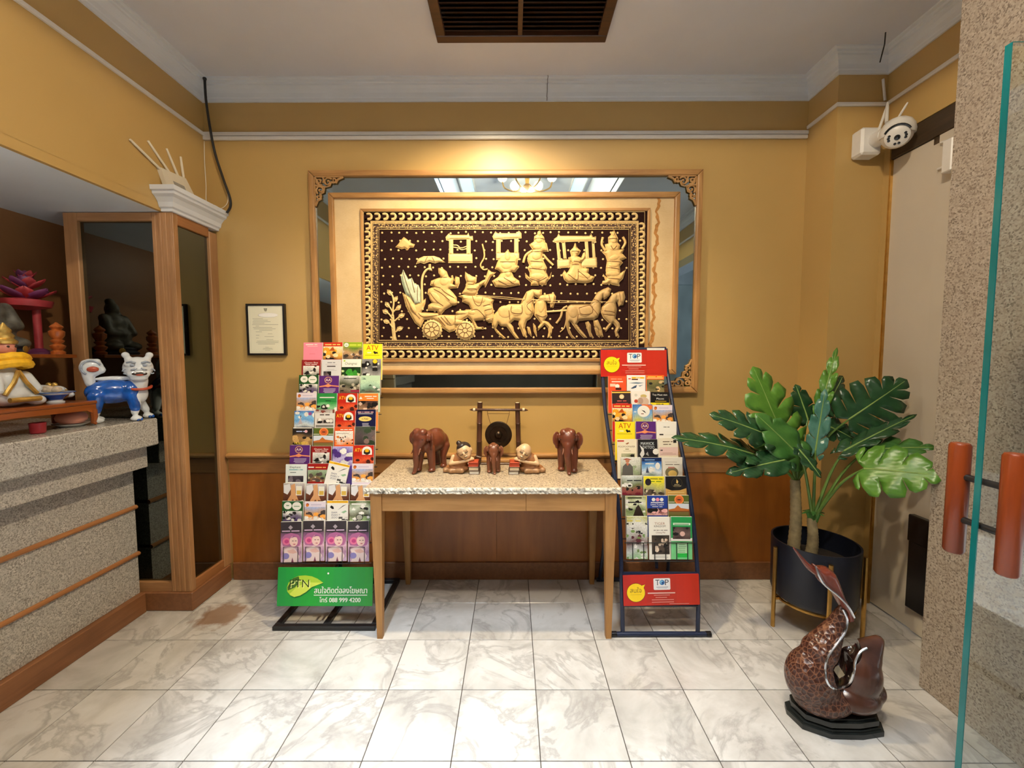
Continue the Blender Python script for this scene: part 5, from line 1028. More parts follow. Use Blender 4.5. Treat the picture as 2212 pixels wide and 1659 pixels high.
@D
def yellow_elephants(): return eleph(base(S(240, 226, 50)), 0, .34, 1, 1.0, 301, [S(220, 214, 80), S(170, 170, 120), S(96, 80, 100)]).bar('Elephant Park', .62, .16, .09, S(70, 60, 20), .6).circ(.22, .3, .15, S(40, 34, 40), .18).bar('Day Trip', .6, .3, .1, S(90, 130, 40), .5)
@D
def black_flame(): return base(S(24, 22, 24)).circ(.55, .34, .26, S(90, 76, 50)).circ(.55, .34, .245, S(26, 24, 26)).poly([(.52, .34), (.54, .14), (.62, .28), (.58, .38)], S(236, 200, 120)).lines(.38, .42, .76, 2, .07, S(220, 200, 150), .02).poly([(0, .62), (.3, .74), (.7, .72), (1, .62), (1, 1.0), (0, 1.0)], S(214, 170, 96)).rect(.1, .82, .9, .86, S(240, 214, 150))
@D
def olive_monk(): return base(S(96, 104, 60)).photo(0, 0, 1, 1.05, [S(150, 160, 110), S(226, 230, 200), S(120, 140, 90), S(180, 200, 150)], [(K_, 7, .07, .0, .9), (W_, 4, .1, .2, .8)], 311).poly([(.36, 1.0), (.5, .6), (.62, .42), (.74, .62), (.9, 1.0)], S(50, 36, 30)).bar('Trekking', .45, .36, .16, K_, .66).rect(.1, .05, .8, .12, S(60, 60, 40))
@D
def sanctuary(): return base(S(34, 62, 150)).circ(.32, .2, .09, W_).circ(.52, .2, .09, S(240, 150, 170)).circ(.72, .2, .09, W_).bar('ELEPHANT', .5, .38, .1, W_, .64).text('SANCTUARY', .5, .5, .13, W_, .66).bar('Chiang Mai', .5, .58, .07, W_, .5).photo(0, .64, 1, 1.0, [S(50, 40, 50), S(150, 90, 90), S(220, 170, 160)], [(S(236, 180, 180), 4, .13, .3, 1), (K_, 4, .1, 0, .8)], 321)
@D
def green_white(): return base(S(200, 206, 180)).photo(0, 0, 1, 2.1, [S(190, 190, 130), S(226, 226, 222), S(190, 190, 184), S(120, 90, 90), S(200, 204, 200), S(150, 190, 140)], [(K_, 9, .05, .15, .4), (S(90, 40, 50), 5, .1, .45, .65), (S(110, 140, 80), 8, .08, .3, 1), (W_, 6, .1, .6, 1)], 331).bar('Long', .16, .26, .14, S(210, 190, 60)).bar('Neck', .55, .26, .14, S(230, 220, 120))
@D
def tiger_white(): return base(S(240, 238, 230)).text('TIGER', .52, .38, .17, S(170, 120, 90), .5).text('KINGDOM', .52, .5, .14, S(50, 44, 40), .54).bar('Mae Rim & Mae Taeng', .55, .68, .08, S(120, 116, 110), .66).text('Chiang Mai', .55, .8, .1, S(120, 60, 60), .44).rect(.12, .9, .96, 1.84, S(40, 36, 32)).photo(.12, .9, .96, 1.84, [S(40, 36, 30), S(90, 76, 66), S(50, 44, 40)], [(S(220, 200, 180), 6, .12, .2, .8), (K_, 8, .06, .1, .95)], 341).lines(.2, 1.92, .9, 2, .06, S(170, 170, 170), .02)
@D
def green_photo(): return base(S(40, 150, 80)).rect(.1, .3, .92, .41, S(220, 240, 220)).bar('Rehabilitation', .5, .39, .08, S(40, 120, 60), .7).rect(0, 1.05, 1, 1.2, W_).photo(.08, .50, .92, 1.1, [S(70, 56, 56), S(110, 90, 86), S(60, 46, 46)], [(K_, 4, .12, 0, .6)], 351).circ(.54, .84, .12, S(220, 180, 170)).poly([(.0, 1.22), (.5, 1.26), (1, 1.22), (1, 2.1), (0, 2.1)], S(120, 206, 140)).rect(.3, 1.3, .78, 2.0, S(180, 220, 180)).lines(.34, 1.36, .74, 6, .09, S(110, 160, 110), .03).rect(.3, 1.8, .78, 2.0, S(40, 180, 70))

THK, LEAN = 0.007, math.radians(6.0)
UP = V((0, math.sin(LEAN), math.cos(LEAN))); NO = V((0, -math.cos(LEAN), math.sin(LEAN)))
_cov = {}
def brochure(T, wd, design, label, group, tilt=0.0, ht=None, thk=THK):
    """one wad of leaflets: the paper block is the thing, its printed cover the part; T is the middle of its top edge"""
    H_ = ht or 0.203; ex = V((1, 0, 0)); up = UP
    if tilt: R_ = Matrix.Rotation(tilt, 3, NO); ex = R_ @ ex; up = R_ @ UP
    base_ = T-up*H_
    bb = B(); hw = wd/2
    f = lambda u, v, d: T+ex*u-up*v-NO*d
    bb.prism([(-hw, 0), (hw, 0), (hw, H_), (-hw, H_)], f, 0, thk)
    o = build('brochure', bb, M['paper'], None, False, base_); prop(o, label, 'brochure', group)
    key = (design, round(wd, 4), tilt)
    og = base_
    pr = DES[design]() if design not in _cov else _cov[design]; _cov[design] = pr
    me = pr.mesh('cover', T-ex*hw, ex*wd, -up*(H_/2.1), NO); 
    link('cover', me, M['print'], o)
    return o
RL, RR = 'brochures in the tall black rack', 'brochures in the navy rack with red signs'
ORD = ['top', 'second', 'third', 'fourth', 'fifth', 'sixth', 'seventh', 'eighth', 'ninth', 'tenth', 'bottom']
rowsL = [(655, 827, 741, 2.360, ['pink', 'temple', 'jungle', 'atv_yellow']), (651, 824, 777, 2.331, ['queen', 'white_pine', 'organic_', 'monochrome']),
         (645, 822, 812, 2.302, ['green_circles', 'purple', 'landscape', 'pale_green']), (640, 818, 850, 2.273, ['lavender', 'kayaks', 'atv_red', 'orange_top']),
         (635, 813, 886, 2.244, ['blue_sea', 'white_scooter', 'atv_red', 'navy']), (631, 812, 923, 2.215, ['tiger', 'olive', 'orange_people', 'dark_elephant']),
         (625, 809, 963, 2.186, ['purple', 'queen', 'violet', 'atv_red']), (616, 807, 1003, 2.157, ['elephant_white', 'red_forest', 'insect', 'lavender']),
         (611, 805, 1046, 2.128, ['massage']*4), (608, 802, 1083, 2.099, ['green_circles', 'lavender', 'insect', 'jungle_bw']), (605, 798, 1126, 2.070, ['lady']*4)]
LBL = dict(pink='pink leaflet with white heading', temple='red leaflet with an orange temple picture', jungle='green leaflet with elephants and a white round badge', atv_yellow='bright yellow leaflet with red capital letters',
    queen='dark red framed leaflet with black and white photos', white_pine='pale grey leaflet with dark script heading', organic_='white leaflet with green heading over dark garden photo', monochrome='black and white leaflet with a yellow dot',
    green_circles='dark green leaflet with two white circles', purple='purple leaflet with a round orange badge', landscape='grey landscape photo leaflet', pale_green='pale mint leaflet with small birds', lavender='lavender and orange leaflet with elephants',
    kayaks='green leaflet with white capital heading', atv_red='red leaflet with yellow capitals and a white arch badge', orange_top='leaflet with orange band over a brown photo', blue_sea='blue sea leaflet with a white sail', white_scooter='white leaflet with small grey photos',
    navy='navy leaflet with a gold price oval', tiger='dark leaflet with tan animal and yellow heading', olive='olive leaflet with an orange sun disc', orange_people='orange edged leaflet with people in a row', dark_elephant='dark leaflet filled by an elephant photo',
    violet='violet leaflet with pale swirls', elephant_white='white leaflet with dark heading over a dark photo', red_forest='dark red leaflet with a forest photo', insect='white leaflet with yellow band and a beetle', massage='brown spa leaflet with white tag', jungle_bw='green and white jungle leaflet with black round badge', lady='purple leaflet with a painted face',
    orange_red='orange red leaflet with pale text', sky_white='white leaflet with a yellow strip and red star', orange_olive='orange headed leaflet over an olive photo', dark_spa='dark brown leaflet with a lit cup and red band', white_elephant='white leaflet with a drawn pinkish elephant', black_yellow='black leaflet with a yellow strip', blue_circle='blue leaflet with a large white circle', white_blank='nearly blank white leaflet',
    cream_paper='cream leaflet with brown capitals', black_tattoo='black leaflet with white brush lettering', pale_leaflet='pale cream leaflet with a pink panel', hat_man='grey photo leaflet of a person in a red hat', blue_boat='navy and blue leaflet with a boat', cream_round='cream leaflet with a round dome picture', parade='leaflet with a crowd under a pale sky', yellow_elephants='yellow leaflet with elephants', black_flame='black leaflet with a gold flame ring', olive_monk='olive and white jungle leaflet with a dark figure', sanctuary='deep blue leaflet with three dots and white capitals', green_white='pale green and white photo leaflet', tiger_white='white leaflet with a dark big-cat photo', green_photo='bright green leaflet with a square dark photo')
rb = random.Random(8); rowT = {}
PLACE4 = ['nearest reception', 'second from reception', 'third from reception', 'nearest the table']
seenL = {}
for r_, (xl, xr, yt, Y, ds) in enumerate(rowsL):
    step = (xr-xl)/4
    for c_, d in enumerate(ds):
        cx = xl+step*(c_+0.5); T = atY(cx, yt+rb.uniform(-2, 2), Y+rb.uniform(-.001, .001)); wd = 0.955*step*Y/F_PX
        tl = 0.0
        if r_ == 7 and d == 'insect': tl = -0.22; T = T+NO*0.0105+UP*0.008
        if r_ == 10: tl = 0.02
        nm = ORD[r_]
        if len(set(ds)) == 1: lb = f'{LBL[d]}, {nm} row of tall rack, {PLACE4[c_]}'
        else: lb = f'{LBL[d]}, {nm} row of the tall rack'
        T = V((T.x, T.y, T.z)); brochure(T, wd, d, lb, RL, tl)
    rowT[r_] = atY((xl+xr)/2, yt, Y)
# ---- the tall black rack itself
rk = thing('brochure_rack', 'tall black metal brochure rack with a green sign beside the table', 'brochure rack', (-0.94, 2.2, 0))
for lo, hi in (((-1.195, 1.975, 0), (-0.684, 2.003, 0.022)), ((-1.195, 2.405, 0), (-0.684, 2.433, 0.022)), ((-1.195, 2.003, 0), (-1.167, 2.405, 0.022)), ((-0.712, 2.003, 0), (-0.684, 2.405, 0.022)), ((-0.955, 2.003, 0), (-0.927, 2.405, 0.022))):
    build('base_bar', B().box(lo, hi, bev=0.002), M['black_metal'], rk)
p0, p1 = V((-0.941, 2.16, 0.02)), V((-0.965, 2.405, 1.36))
build('post', B().tube([p0, p1], 0.013, 8), M['black_metal'], rk, True)
for r_ in range(11):
    T = rowT[r_]; bz = T-UP*0.2145; hw = 0.232
    bb = B(); yb = bz.y+0.004
    bb.tube([(bz.x-hw, yb, bz.z), (bz.x+hw, yb, bz.z)], 0.0016, 5).tube([(bz.x-hw, yb+0.010, bz.z), (bz.x+hw, yb+0.010, bz.z)], 0.0016, 5)
    t_ = (bz.z-p0.z)/(p1.z-p0.z); pp = p0+(p1-p0)*t_; bb.tube([(bz.x, yb+0.010, bz.z), (pp.x, pp.y-0.012, bz.z)], 0.0022, 5)
    build('shelf_wire', bb, M['wire'], rk)
T = rowT[10]
for c_ in range(4):
    cx = T.x-0.225+0.45*(c_+0.5)/4; o_ = lambda u, v: V((cx+u, T.y, T.z))-UP*v+NO*0.0042
    bb = B().tube([o_(-.037, .212), o_(-.037, .128), o_(.037, .128), o_(.037, .212)], 0.0019, 6).tube([o_(-.047, .212), o_(.047, .212)], 0.0019, 6)
    build('pocket_wire', bb, M['wire'], rk)
# green sign
sg = build('sign_board', B().box((-0.237, -0.0025, -0.093), (0.237, 0.0025, 0.093), bev=0.0008, rot=Matrix.Rotation(-0.14, 3, 'X')), plain('green_board', S(40, 160, 70), 0.3, var=0.04), None)
sg.parent = rk; sg.location = V((-0.936, 2.001, 0.2135))-origin_of(rk)
gp = Print(); wS = 0.474
for k in range(12): gp.rect(k/12, 0, (k+1)/12, .392, S(34+k, 150+int(10*math.sin(k*.5)), 62+int(6*math.cos(k*.8))))
lf = [(.105, .245), (.10, .20), (.115, .155), (.16, .11), (.22, .085), (.29, .08), (.36, .09), (.42, .115), (.48, .155), (.42, .165), (.36, .20), (.30, .25), (.24, .285), (.18, .30), (.14, .285)]
gp.poly([(x+.006, y+.012) for x, y in lf], S(24, 110, 44)).poly(lf, S(170, 204, 60))
gp.poly([(.13, .27), (.20, .20), (.30, .15), (.48, .155), (.36, .20), (.30, .25), (.24, .285), (.18, .30)], S(208, 226, 88))
gp.poly([(.105, .20), (.16, .11), (.22, .09), (.235, .15), (.18, .205), (.11, .235)], S(66, 104, 40))
gp.text('PTN', .239, .209, .115, S(236, 246, 150), .205).text('PTN', .230, .201, .113, S(30, 60, 16), .203)
gp.text('สนใจติดต่อลงโฆษณา', .665, .262, .082, W_, .555).text('สนใจติดต่อลงโฆษณา', .667, .262, .082, W_, .555).rect(.385, .277, .945, .284, W_)
gp.text('โทร์ 088 999 4200', .66, .352, .064, W_, .43).text('โทร์ 088 999 4200', .662, .352, .064, W_, .43).circ(.53, .06, .010, W_)
Rg = Matrix.Rotation(-0.14, 3, 'X'); cS = V((-0.936, 2.001, 0.2135))
me = gp.mesh('lettering', cS+Rg @ V((-wS/2, -0.0025, 0.093)), (wS, 0, 0), Rg @ V((0, 0, -wS)), Rg @ V((0, -1, 0)), 0.0003, 0.00005)
me.transform(Matrix.Translation(-cS)); o = link('lettering', me, M['sign'], None); o.parent = sg
build('sign_bracket', B().tube([(-0.936, 2.006, 0.25), (-0.940, 2.19, 0.25)], 0.006, 6).tube([(-0.936, 2.006, 0.16), (-0.940, 2.178, 0.16)], 0.006, 6), M['black_metal'], rk)

# ---- navy rack
rowsR = [(1313, 1435, 812, 2.300, ['orange_red', 'sky_white', 'orange_olive']), (1321, 1446, 845, 2.262, ['dark_spa', 'white_elephant', 'black_yellow']), (1322, 1453, 874, 2.224, ['temple', 'blue_circle', 'lavender']),
         (1328, 1462, 909, 2.186, ['atv_yellow', 'purple', 'white_blank']), (1332, 1465, 947, 2.146, ['cream_paper', 'black_tattoo', 'pale_leaflet']), (1340, 1475, 988, 2.106, ['hat_man', 'blue_boat', 'cream_round']),
         (1342, 1483, 1029, 2.064, ['parade', 'yellow_elephants', 'black_flame']), (1350, 1489, 1071, 2.022, ['olive_monk', 'sanctuary', 'olive']), (1352, 1496, 1116, 1.975, ['green_white', 'tiger_white', 'green_photo'])]
rowTR = {}
for r_, (xl, xr, yt, Y, ds) in enumerate(rowsR):
    step = (xr-xl)/3
    for c_, d in enumerate(ds):
        T = atY(xl+step*(c_+0.5), yt+rb.uniform(-2, 2), Y)
        nm = ORD[r_] if r_ < 8 else 'bottom'
        brochure(T, 0.965*step*Y/F_PX, d, f'{LBL[d]}, {nm} row of the navy rack', RR, rb.uniform(-.012, .012))
    rowTR[r_] = atY((xl+xr)/2, yt, Y)
rr = thing('brochure_rack', 'navy tubular brochure rack with two red signs beside the potted plant', 'brochure rack', (0.70, 2.15, 0))
lp = smooth_path([atY(1301, 800, 2.345), atY(1307, 880, 2.275), atY(1318, 960, 2.19), atY(1331, 1050, 2.10), atY(1340, 1150, 2.02), atY(1342, 1240, 1.962)], 5)
rp = smooth_path([atY(1441, 800, 2.345), atY(1454, 880, 2.27), atY(1470, 960, 2.19), atY(1487, 1050, 2.10), atY(1500, 1150, 2.02), atY(1507, 1240, 1.962)], 5)
xl_, xr_ = lp[-1].x, rp[-1].x
build('side_tube', B().tube([atY(1299, 757, 2.345)]+lp+[(xl_+0.003, 1.945, 0.14), (xl_+0.006, 1.94, 0.016)], 0.0105, 8), M['navy_metal'], rr, True)
build('side_tube', B().tube([atY(1438, 753, 2.345)]+rp+[(xr_, 1.945, 0.14), (xr_-0.002, 1.94, 0.016)], 0.0105, 8), M['navy_metal'], rr, True)
build('crossbar', B().tube([atY(1299, 757, 2.345), atY(1438, 753, 2.345)], 0.0105, 8), M['navy_metal'], rr, True)
build('crossbar', B().tube([lp[-1], rp[-1]], 0.0115, 8), M['navy_metal'], rr, True)
build('crossbar', B().tube([(xl_, 1.946, 0.152), (xr_, 1.946, 0.152)], 0.0095, 8), M['navy_metal'], rr, True)
build('foot_bar', B().tube([(0.488, 1.935, 0.0115), (0.945, 1.935, 0.0115)], 0.0115, 10), M['navy_metal'], rr, True)
for x in (0.488, 0.945): build('end_cap', B().tube([(x-0.012, 1.935, 0.0125), (x+0.012, 1.935, 0.0125)], 0.0125, 10), M['black_plastic'], rr, True)
build('rear_leg', B().tube([(0.545, 2.20, 0.78), (0.522, 2.43, 0.012)], 0.0105, 8), M['navy_metal'], rr, True)
build('rear_leg', B().tube([(0.870, 2.20, 0.78), (0.93, 2.43, 0.012)], 0.0105, 8), M['navy_metal'], rr, True)
build('foot_bar', B().tube([(0.503, 2.432, 0.0115), (0.95, 2.432, 0.0115)], 0.0115, 10), M['navy_metal'], rr, True)
build('strut', B().tube([(0.715, 2.02, 0.36), (0.700, 1.968, 0.325)], 0.008, 6), M['navy_metal'], rr, True)
for r_ in range(9):
    T = rowTR[r_]; bz = T-UP*0.2145; hw = 0.172; yb = bz.y+0.004; bb = B()
    bb.tube([(bz.x-hw, yb, bz.z), (bz.x+hw, yb, bz.z)], 0.0016, 5).tube([(bz.x-hw, yb+0.010, bz.z), (bz.x+hw, yb+0.010, bz.z)], 0.0016, 5)
    build('shelf_wire', bb, M['wire'], rr)
T = rowTR[8]; o_ = lambda u, v: V((T.x+u, T.y, T.z))-UP*v+NO*0.0042
bb = B().tube([o_(-.170, .124), o_(.172, .124)], 0.0024, 6).tube([o_(-.165, .212), o_(.165, .212)], 0.0024, 6)
for k in range(6): u = -.132+.053*k; bb.tube([o_(u, .212), o_(u, .124)], 0.0022, 6)
build('pocket_wire', bb, M['wire'], rr)
M['red_board'] = plain('red_board', S(190, 40, 28), 0.3, var=0.04)
def red_sign(c, wd, ht, rx, ry):
    R_ = Matrix.Rotation(ry, 3, 'Y') @ Matrix.Rotation(rx, 3, 'X'); me = bpy.data.meshes.new('sign_board')
    q = B().box((-wd/2, -0.003, -ht/2), (wd/2, 0.003, ht/2), bev=0.0008); bmesh.ops.transform(q.bm, matrix=R_.to_4x4(), verts=q.bm.verts); q.bm.to_mesh(me); q.bm.free()
    so = link('sign_board', me, M['red_board'], None); so.parent = rr; so.location = V(c)-origin_of(rr)
    a = ht/wd; p = Print(); 
    for k in range(10): p.rect(k/10, 0, (k+1)/10, a, S(184+int(8*math.sin(k)), 40+k, 30))
    p.poly([(.40, .055), (.41, .045), (.61, .045), (.62, .055), (.62, .185), (.61, .195), (.41, .195), (.40, .185)], S(236, 236, 240))
    p.text('T', .452, .135, .105, S(40, 40, 60), .055).text('P', .575, .135, .105, S(40, 40, 60), .05).circ(.513, .099, .034, S(60, 120, 180)).circ(.505, .095, .022, S(120, 180, 220)).circ(.520, .105, .014, S(30, 70, 140)).rect(.435, .155, .59, .163, S(150, 160, 180)).rect(.45, .172, .575, .177, S(180, 186, 196))
    p.circ(.165, .225, .124, S(90, 60, 20)).poly([(.25, .13), (.292, .118), (.272, .165)], S(90, 60, 20)).circ(.165, .225, .119, S(250, 214, 30)).poly([(.245, .135), (.287, .122), (.266, .168)], S(250, 214, 30))
    p.text('สนใจ', .163, .225, .085, S(120, 90, 30), .15).rect(.09, .25, .24, .253, S(190, 160, 30))
    for k, (x0, x1) in enumerate(((.32, .68), (.40, .61), (.42, .57), (.37, .66), (.37, .66))): p.rect(x0, .228+.030*k, x1, .228+.030*k+(.014 if k == 0 else .008), S(240, 200, 190) if k == 0 else S(226, 150, 140))
    p.rect(.60, a-.022, .86, a-.016, S(226, 150, 140))
    me = p.mesh('lettering', R_ @ V((-wd/2, -0.003, ht/2)), R_ @ V((wd, 0, 0)), R_ @ V((0, 0, -wd)), R_ @ V((0, -1, 0)), 0.0003, 0.00005)
    o = link('lettering', me, M['sign'], None); o.parent = so
ca = (atY(1297, 757, 2.329)+atY(1441, 754, 2.329)+atY(1438, 812, 2.329)+atY(1299, 815, 2.329))/4
red_sign(ca, 0.368, 0.150, -0.10, 0.0)
cb_ = (atY(1342, 1243, 1.932)+atY(1510, 1238, 1.932)+atY(1513, 1304, 1.932)+atY(1347, 1310, 1.932))/4
red_sign(cb_, 0.364, 0.144, -0.10, -0.02)
q = atY(1419, 754, 2.318); build('white_sticker', B().box((q.x-0.05, 2.331, q.z-0.006), (q.x+0.047, 2.3342, q.z+0.006)), M['paper'], rr)
# ================================================================== potted monstera
pl = thing('planter', 'dark navy round planter on a stand with brass legs', 'planter', (1.50, 2.02, 0))
PX, PY, PR, ZB, ZR = 1.503, 2.02, 0.186, 0.150, 0.440
build('pot', B().lathe([(0.002, ZB), (PR-0.03, ZB), (PR-0.012, ZB+0.008), (PR-0.004, ZB+0.03), (PR, ZR-0.01), (PR, ZR), (PR-0.008, ZR), (PR-0.010, ZR-0.10), (0.002, ZR-0.10)], (PX, PY, 0), 40, cap=False), plain('navy_glaze', (0.006, 0.009, 0.020, 1), 0.4, var=0.2, scale=8), pl, True)
build('soil', B().lathe([(PR-0.011, ZR-0.099), (PR-0.05, ZR-0.092), (0.002, ZR-0.09)], (PX, PY, 0), 30, cap=False), plain('dark_soil', (0.02, 0.014, 0.010, 1), 0.95, bmp=0.6), pl, True)
for a in (182, 252, 325, 85):
    q = V((PX+(PR+0.012)*math.cos(math.radians(a)), PY+(PR+0.012)*math.sin(math.radians(a)), 0)); build('leg', B().tube([q, q+V((0, 0, 0.408))], 0.0095, 8), M['gold'], pl, True)
build('stand_ring', B().tube([(PX+(PR-0.02)*math.cos(k*PI/16), PY+(PR-0.02)*math.sin(k*PI/16), ZB-0.008) for k in range(32)], 0.007, 6, closed=True).box((PX-PR-0.012, PY-0.006, ZB-0.014), (PX+PR+0.012, PY+0.006, ZB-0.002)).box((PX-0.006, PY-PR-0.008, ZB-0.014), (PX+0.006, PY+PR+0.008, ZB-0.002)), M['gold'], pl, True)
mo = thing('monstera_plant', 'large artificial monstera with split leaves in the navy planter', 'plant', (PX, PY, ZR-0.09))
def L_(cx, cy, y): return atY(1460+cx/3.6867, 740+cy/3.6867, y)
def leafmat(name, c1, c2, rough=0.32):
    m, nt, b = nt_new(name); v = coords(nt, rnd=True); n = noise(nt, v, 14, 5)
    nt.links.new(ramp(nt, n, [(0.3, c1), (0.72, c2)]), b.inputs['Base Color']); b.inputs['Roughness'].default_value = rough
    b.inputs['Transmission Weight'].default_value = 0.0; b.inputs['Subsurface Weight'].default_value = 0.0
    w_ = N(nt, 'ShaderNodeTexWave', wave_type='BANDS', bands_direction='DIAGONAL'); w_.inputs['Scale'].default_value = 22; nt.links.new(v, w_.inputs['Vector']); bump(nt, b, w_.outputs['Fac'], 0.12, 0.003); return m
LM = {'b': leafmat('bright_leaf', (0.055, 0.17, 0.018, 1), (0.12, 0.28, 0.035, 1)), 'm': leafmat('mid_leaf', (0.030, 0.115, 0.022, 1), (0.065, 0.19, 0.035, 1)),
      'd': leafmat('dark_leaf', (0.010, 0.045, 0.018, 1), (0.026, 0.085, 0.030, 1), 0.25), 'u': leafmat('bluish_leaf', (0.03, 0.12, 0.085, 1), (0.10, 0.24, 0.20, 1), 0.22)}
M['stem'] = plain('green_stem', (0.10, 0.19, 0.035, 1), 0.4, var=0.2)
M['midrib'] = plain('pale_midrib', (0.22, 0.34, 0.09, 1), 0.4)
def monstera_leaf(base, tip, width, nrm, mt, cuts, fold=0.10, droop=0.12, seed=0, holes=True):
    r = random.Random(seed); base = V(base); tip = V(tip); y = tip-base; L = y.length; y.normalize(); n = V(nrm); n = (n-y*n.dot(y)).normalized(); x = y.cross(n)
    half = [(0.0, 0.085), (0.10, 0.0), (0.24, -0.055), (0.38, 0.0), (0.475, 0.13), (0.50, 0.28), (0.485, 0.44), (0.43, 0.60), (0.335, 0.75), (0.20, 0.89), (0.08, 0.965)]
    def edge(k):  # param 0..1 along the edge from index 3 to the tip
        t = 3+k*(len(half)-1-3); i = min(int(t), len(half)-2); f = t-i; return (half[i][0]*(1-f)+half[i+1][0]*f, half[i][1]*(1-f)+half[i+1][1]*f)
    def side(sg):
        pts = [(0.0, 0.085), (0.10*sg, 0.0), (0.24*sg, -0.055)]
        ks = [(k+0.5+r.uniform(-.12, .12))/cuts for k in range(cuts)]; w2 = 0.24/cuts
        prev = 0.0
        for k in ks:
            for j in range(3):
                kk = prev+(k-w2-prev)*j/2; e = edge(max(0, kk)); pts.append((e[0]*sg, e[1]))
            e = edge(k); dpt = r.uniform(0.10, 0.24); ix = e[0]*dpt+0.02; iy = e[1]-0.10*(1-dpt)-0.03
            pts += [((e[0]*0.7+ix*0.3)*sg*0.985, e[1]*0.7+iy*0.3-0.012), (ix*sg, iy), ((e[0]*0.7+ix*0.3)*sg, e[1]*0.7+iy*0.3+0.014)]
            prev = k+w2
        for j in range(3):
            kk = prev+(1-prev)*j/2; e = edge(kk); pts.append((e[0]*sg, e[1]))
        return pts
    a = side(1); c = side(-1); out = a+[(0.0, 1.0)]+c[:0:-1]
    def pt(u, t, d):
        s_ = u*width
        return base + x*s_ + y*(t*L) + n*(fold*abs(s_) - droop*L*max(0, t)**2 - 0.22*s_*s_/max(0.05, width) + 0.010*math.sin(t*19+u*7+seed)*abs(u)*2)
    vs_, fs_ = puff(out, 0.0, 1.0, pt, 0.07)
    me = bpy.data.meshes.new('leaf'); me.from_pydata([tuple(p) for p in vs_], [], fs_); me.update()
    o = link('leaf', me, LM[mt], mo, True, ang=None)
    so = o.modifiers.new('thickness', 'SOLIDIFY'); so.thickness = 0.0014; so.offset = 0
    build('midrib', B().tube([pt(0, t, 0)+n*0.001 for t in (0.085, .25, .45, .65, .82, .96)], [0.0042, .0036, .003, .0024, .0018, .001], 6), M['midrib'], o, True)
    return pt(0, 0.085, 0)
LEAVES = [((905, 900, 2.03), (640, 185, 2.06), 500, (0.15, -1, .25), 'b', 6, .05, .05), ((820, 775, 2.00), (310, 545, 1.94), 300, (0, -1, .75), 'd', 5, .08, .10), ((660, 905, 1.97), (40, 680, 1.88), 280, (0.2, -.75, 1), 'd', 5, .06, .16),
          ((900, 930, 1.95), (440, 1010, 1.86), 230, (0.1, -.9, .8), 'd', 3, .10, .14), ((1105, 905, 2.00), (1190, 365, 2.00), 150, (-.75, -.8, 0), 'u', 4, .22, .0), ((1140, 560, 2.06), (1288, 35, 2.10), 120, (-.5, -1, 0), 'b', 4, .2, .02),
          ((1180, 540, 2.10), (1350, 260, 2.17), 240, (.1, -1, .2), 'd', 5, .05, .06), ((1335, 640, 2.02), (1860, 290, 1.94), 440, (-.1, -1, .45), 'd', 6, .05, .08), ((1290, 890, 1.94), (1915, 545, 1.88), 170, (-.1, -.45, 1), 'd', 5, .10, .06),
          ((1470, 860, 1.94), (2060, 800, 1.76), 240, (0, -.8, .8), 'm', 4, .05, .12), ((1450, 1000, 1.82), (2120, 1045, 1.585), 440, (0.0, -1, .42), 'b', 4, .06, .10), ((1020, 940, 1.965), (650, 560, 1.975), 330, (.1, -1, .35), 'm', 2, .04, .05),
          ((960, 830, 1.92), (1180, 1070, 1.85), 130, (.2, -1, .6), 'd', 2, .10, .10), ((1180, 650, 2.06), (1450, 770, 2.0), 210, (0, -1, .5), 'd', 3, .05, .10), ((910, 890, 2.10), (560, 720, 2.14), 260, (0, -1, .7), 'm', 4, .05, .08), ((1060, 640, 2.10), (960, 330, 2.14), 230, (.1, -1, .15), 'd', 3, .05, .04)]
crownA, crownB = L_(960, 1090, 2.035), L_(1092, 1392, 1.99)
for k, (b0, t0, wc, nr, mt, cu, fo, dr) in enumerate(LEAVES):
    p = monstera_leaf(L_(*b0), L_(*t0), wc/3.6867*b0[2]/F_PX, nr, mt, cu, fo, dr, k)
    src = crownB if k in (4, 8, 9, 10, 12) else crownA
    mid = (src*0.45+p*0.55)+V((0, 0, 0.035)) if (p-src).length > 0.12 else (src+p)/2
    build('petiole', B().tube(smooth_path([src-V((0, 0, 0.01)), mid, p], 6), [0.0085-0.0004*i for i in range(13)], 7), M['stem'], mo, True)
M['trunk'] = plain('ringed_trunk', (0.30, 0.235, 0.12, 1), 0.6, var=0.35, scale=26, bmp=0.4)
def trunk(top, foot, r):
    n_ = 30; pts, rs = [], []
    for i in range(n_+1):
        t = i/n_; p = foot+(top-foot)*t+V((0.008*math.sin(t*4), 0, 0)); pts.append(p); rs.append(r*(1.12-0.28*t)*(1.0 if i % 2 else 0.93))
    build('trunk', B().tube(pts, rs, 14), M['trunk'], mo, True)
trunk(crownA, V((crownA.x-0.004, 2.035, ZR-0.083)), 0.027); trunk(crownB, V((crownB.x-0.006, 1.99, ZR-0.083)), 0.025)
for k in range(6):
    a = k*1.05; build('sheath', B().tube([crownB+V((0.01*math.cos(a), 0.01*math.sin(a), -0.02)), crownB+V((0.028*math.cos(a), 0.022*math.sin(a), 0.03)), crownB+V((0.055*math.cos(a), 0.04*math.sin(a), 0.02+0.02*math.sin(a*3)))], [0.010, 0.011, 0.002], 6), LM['m'], mo, True)

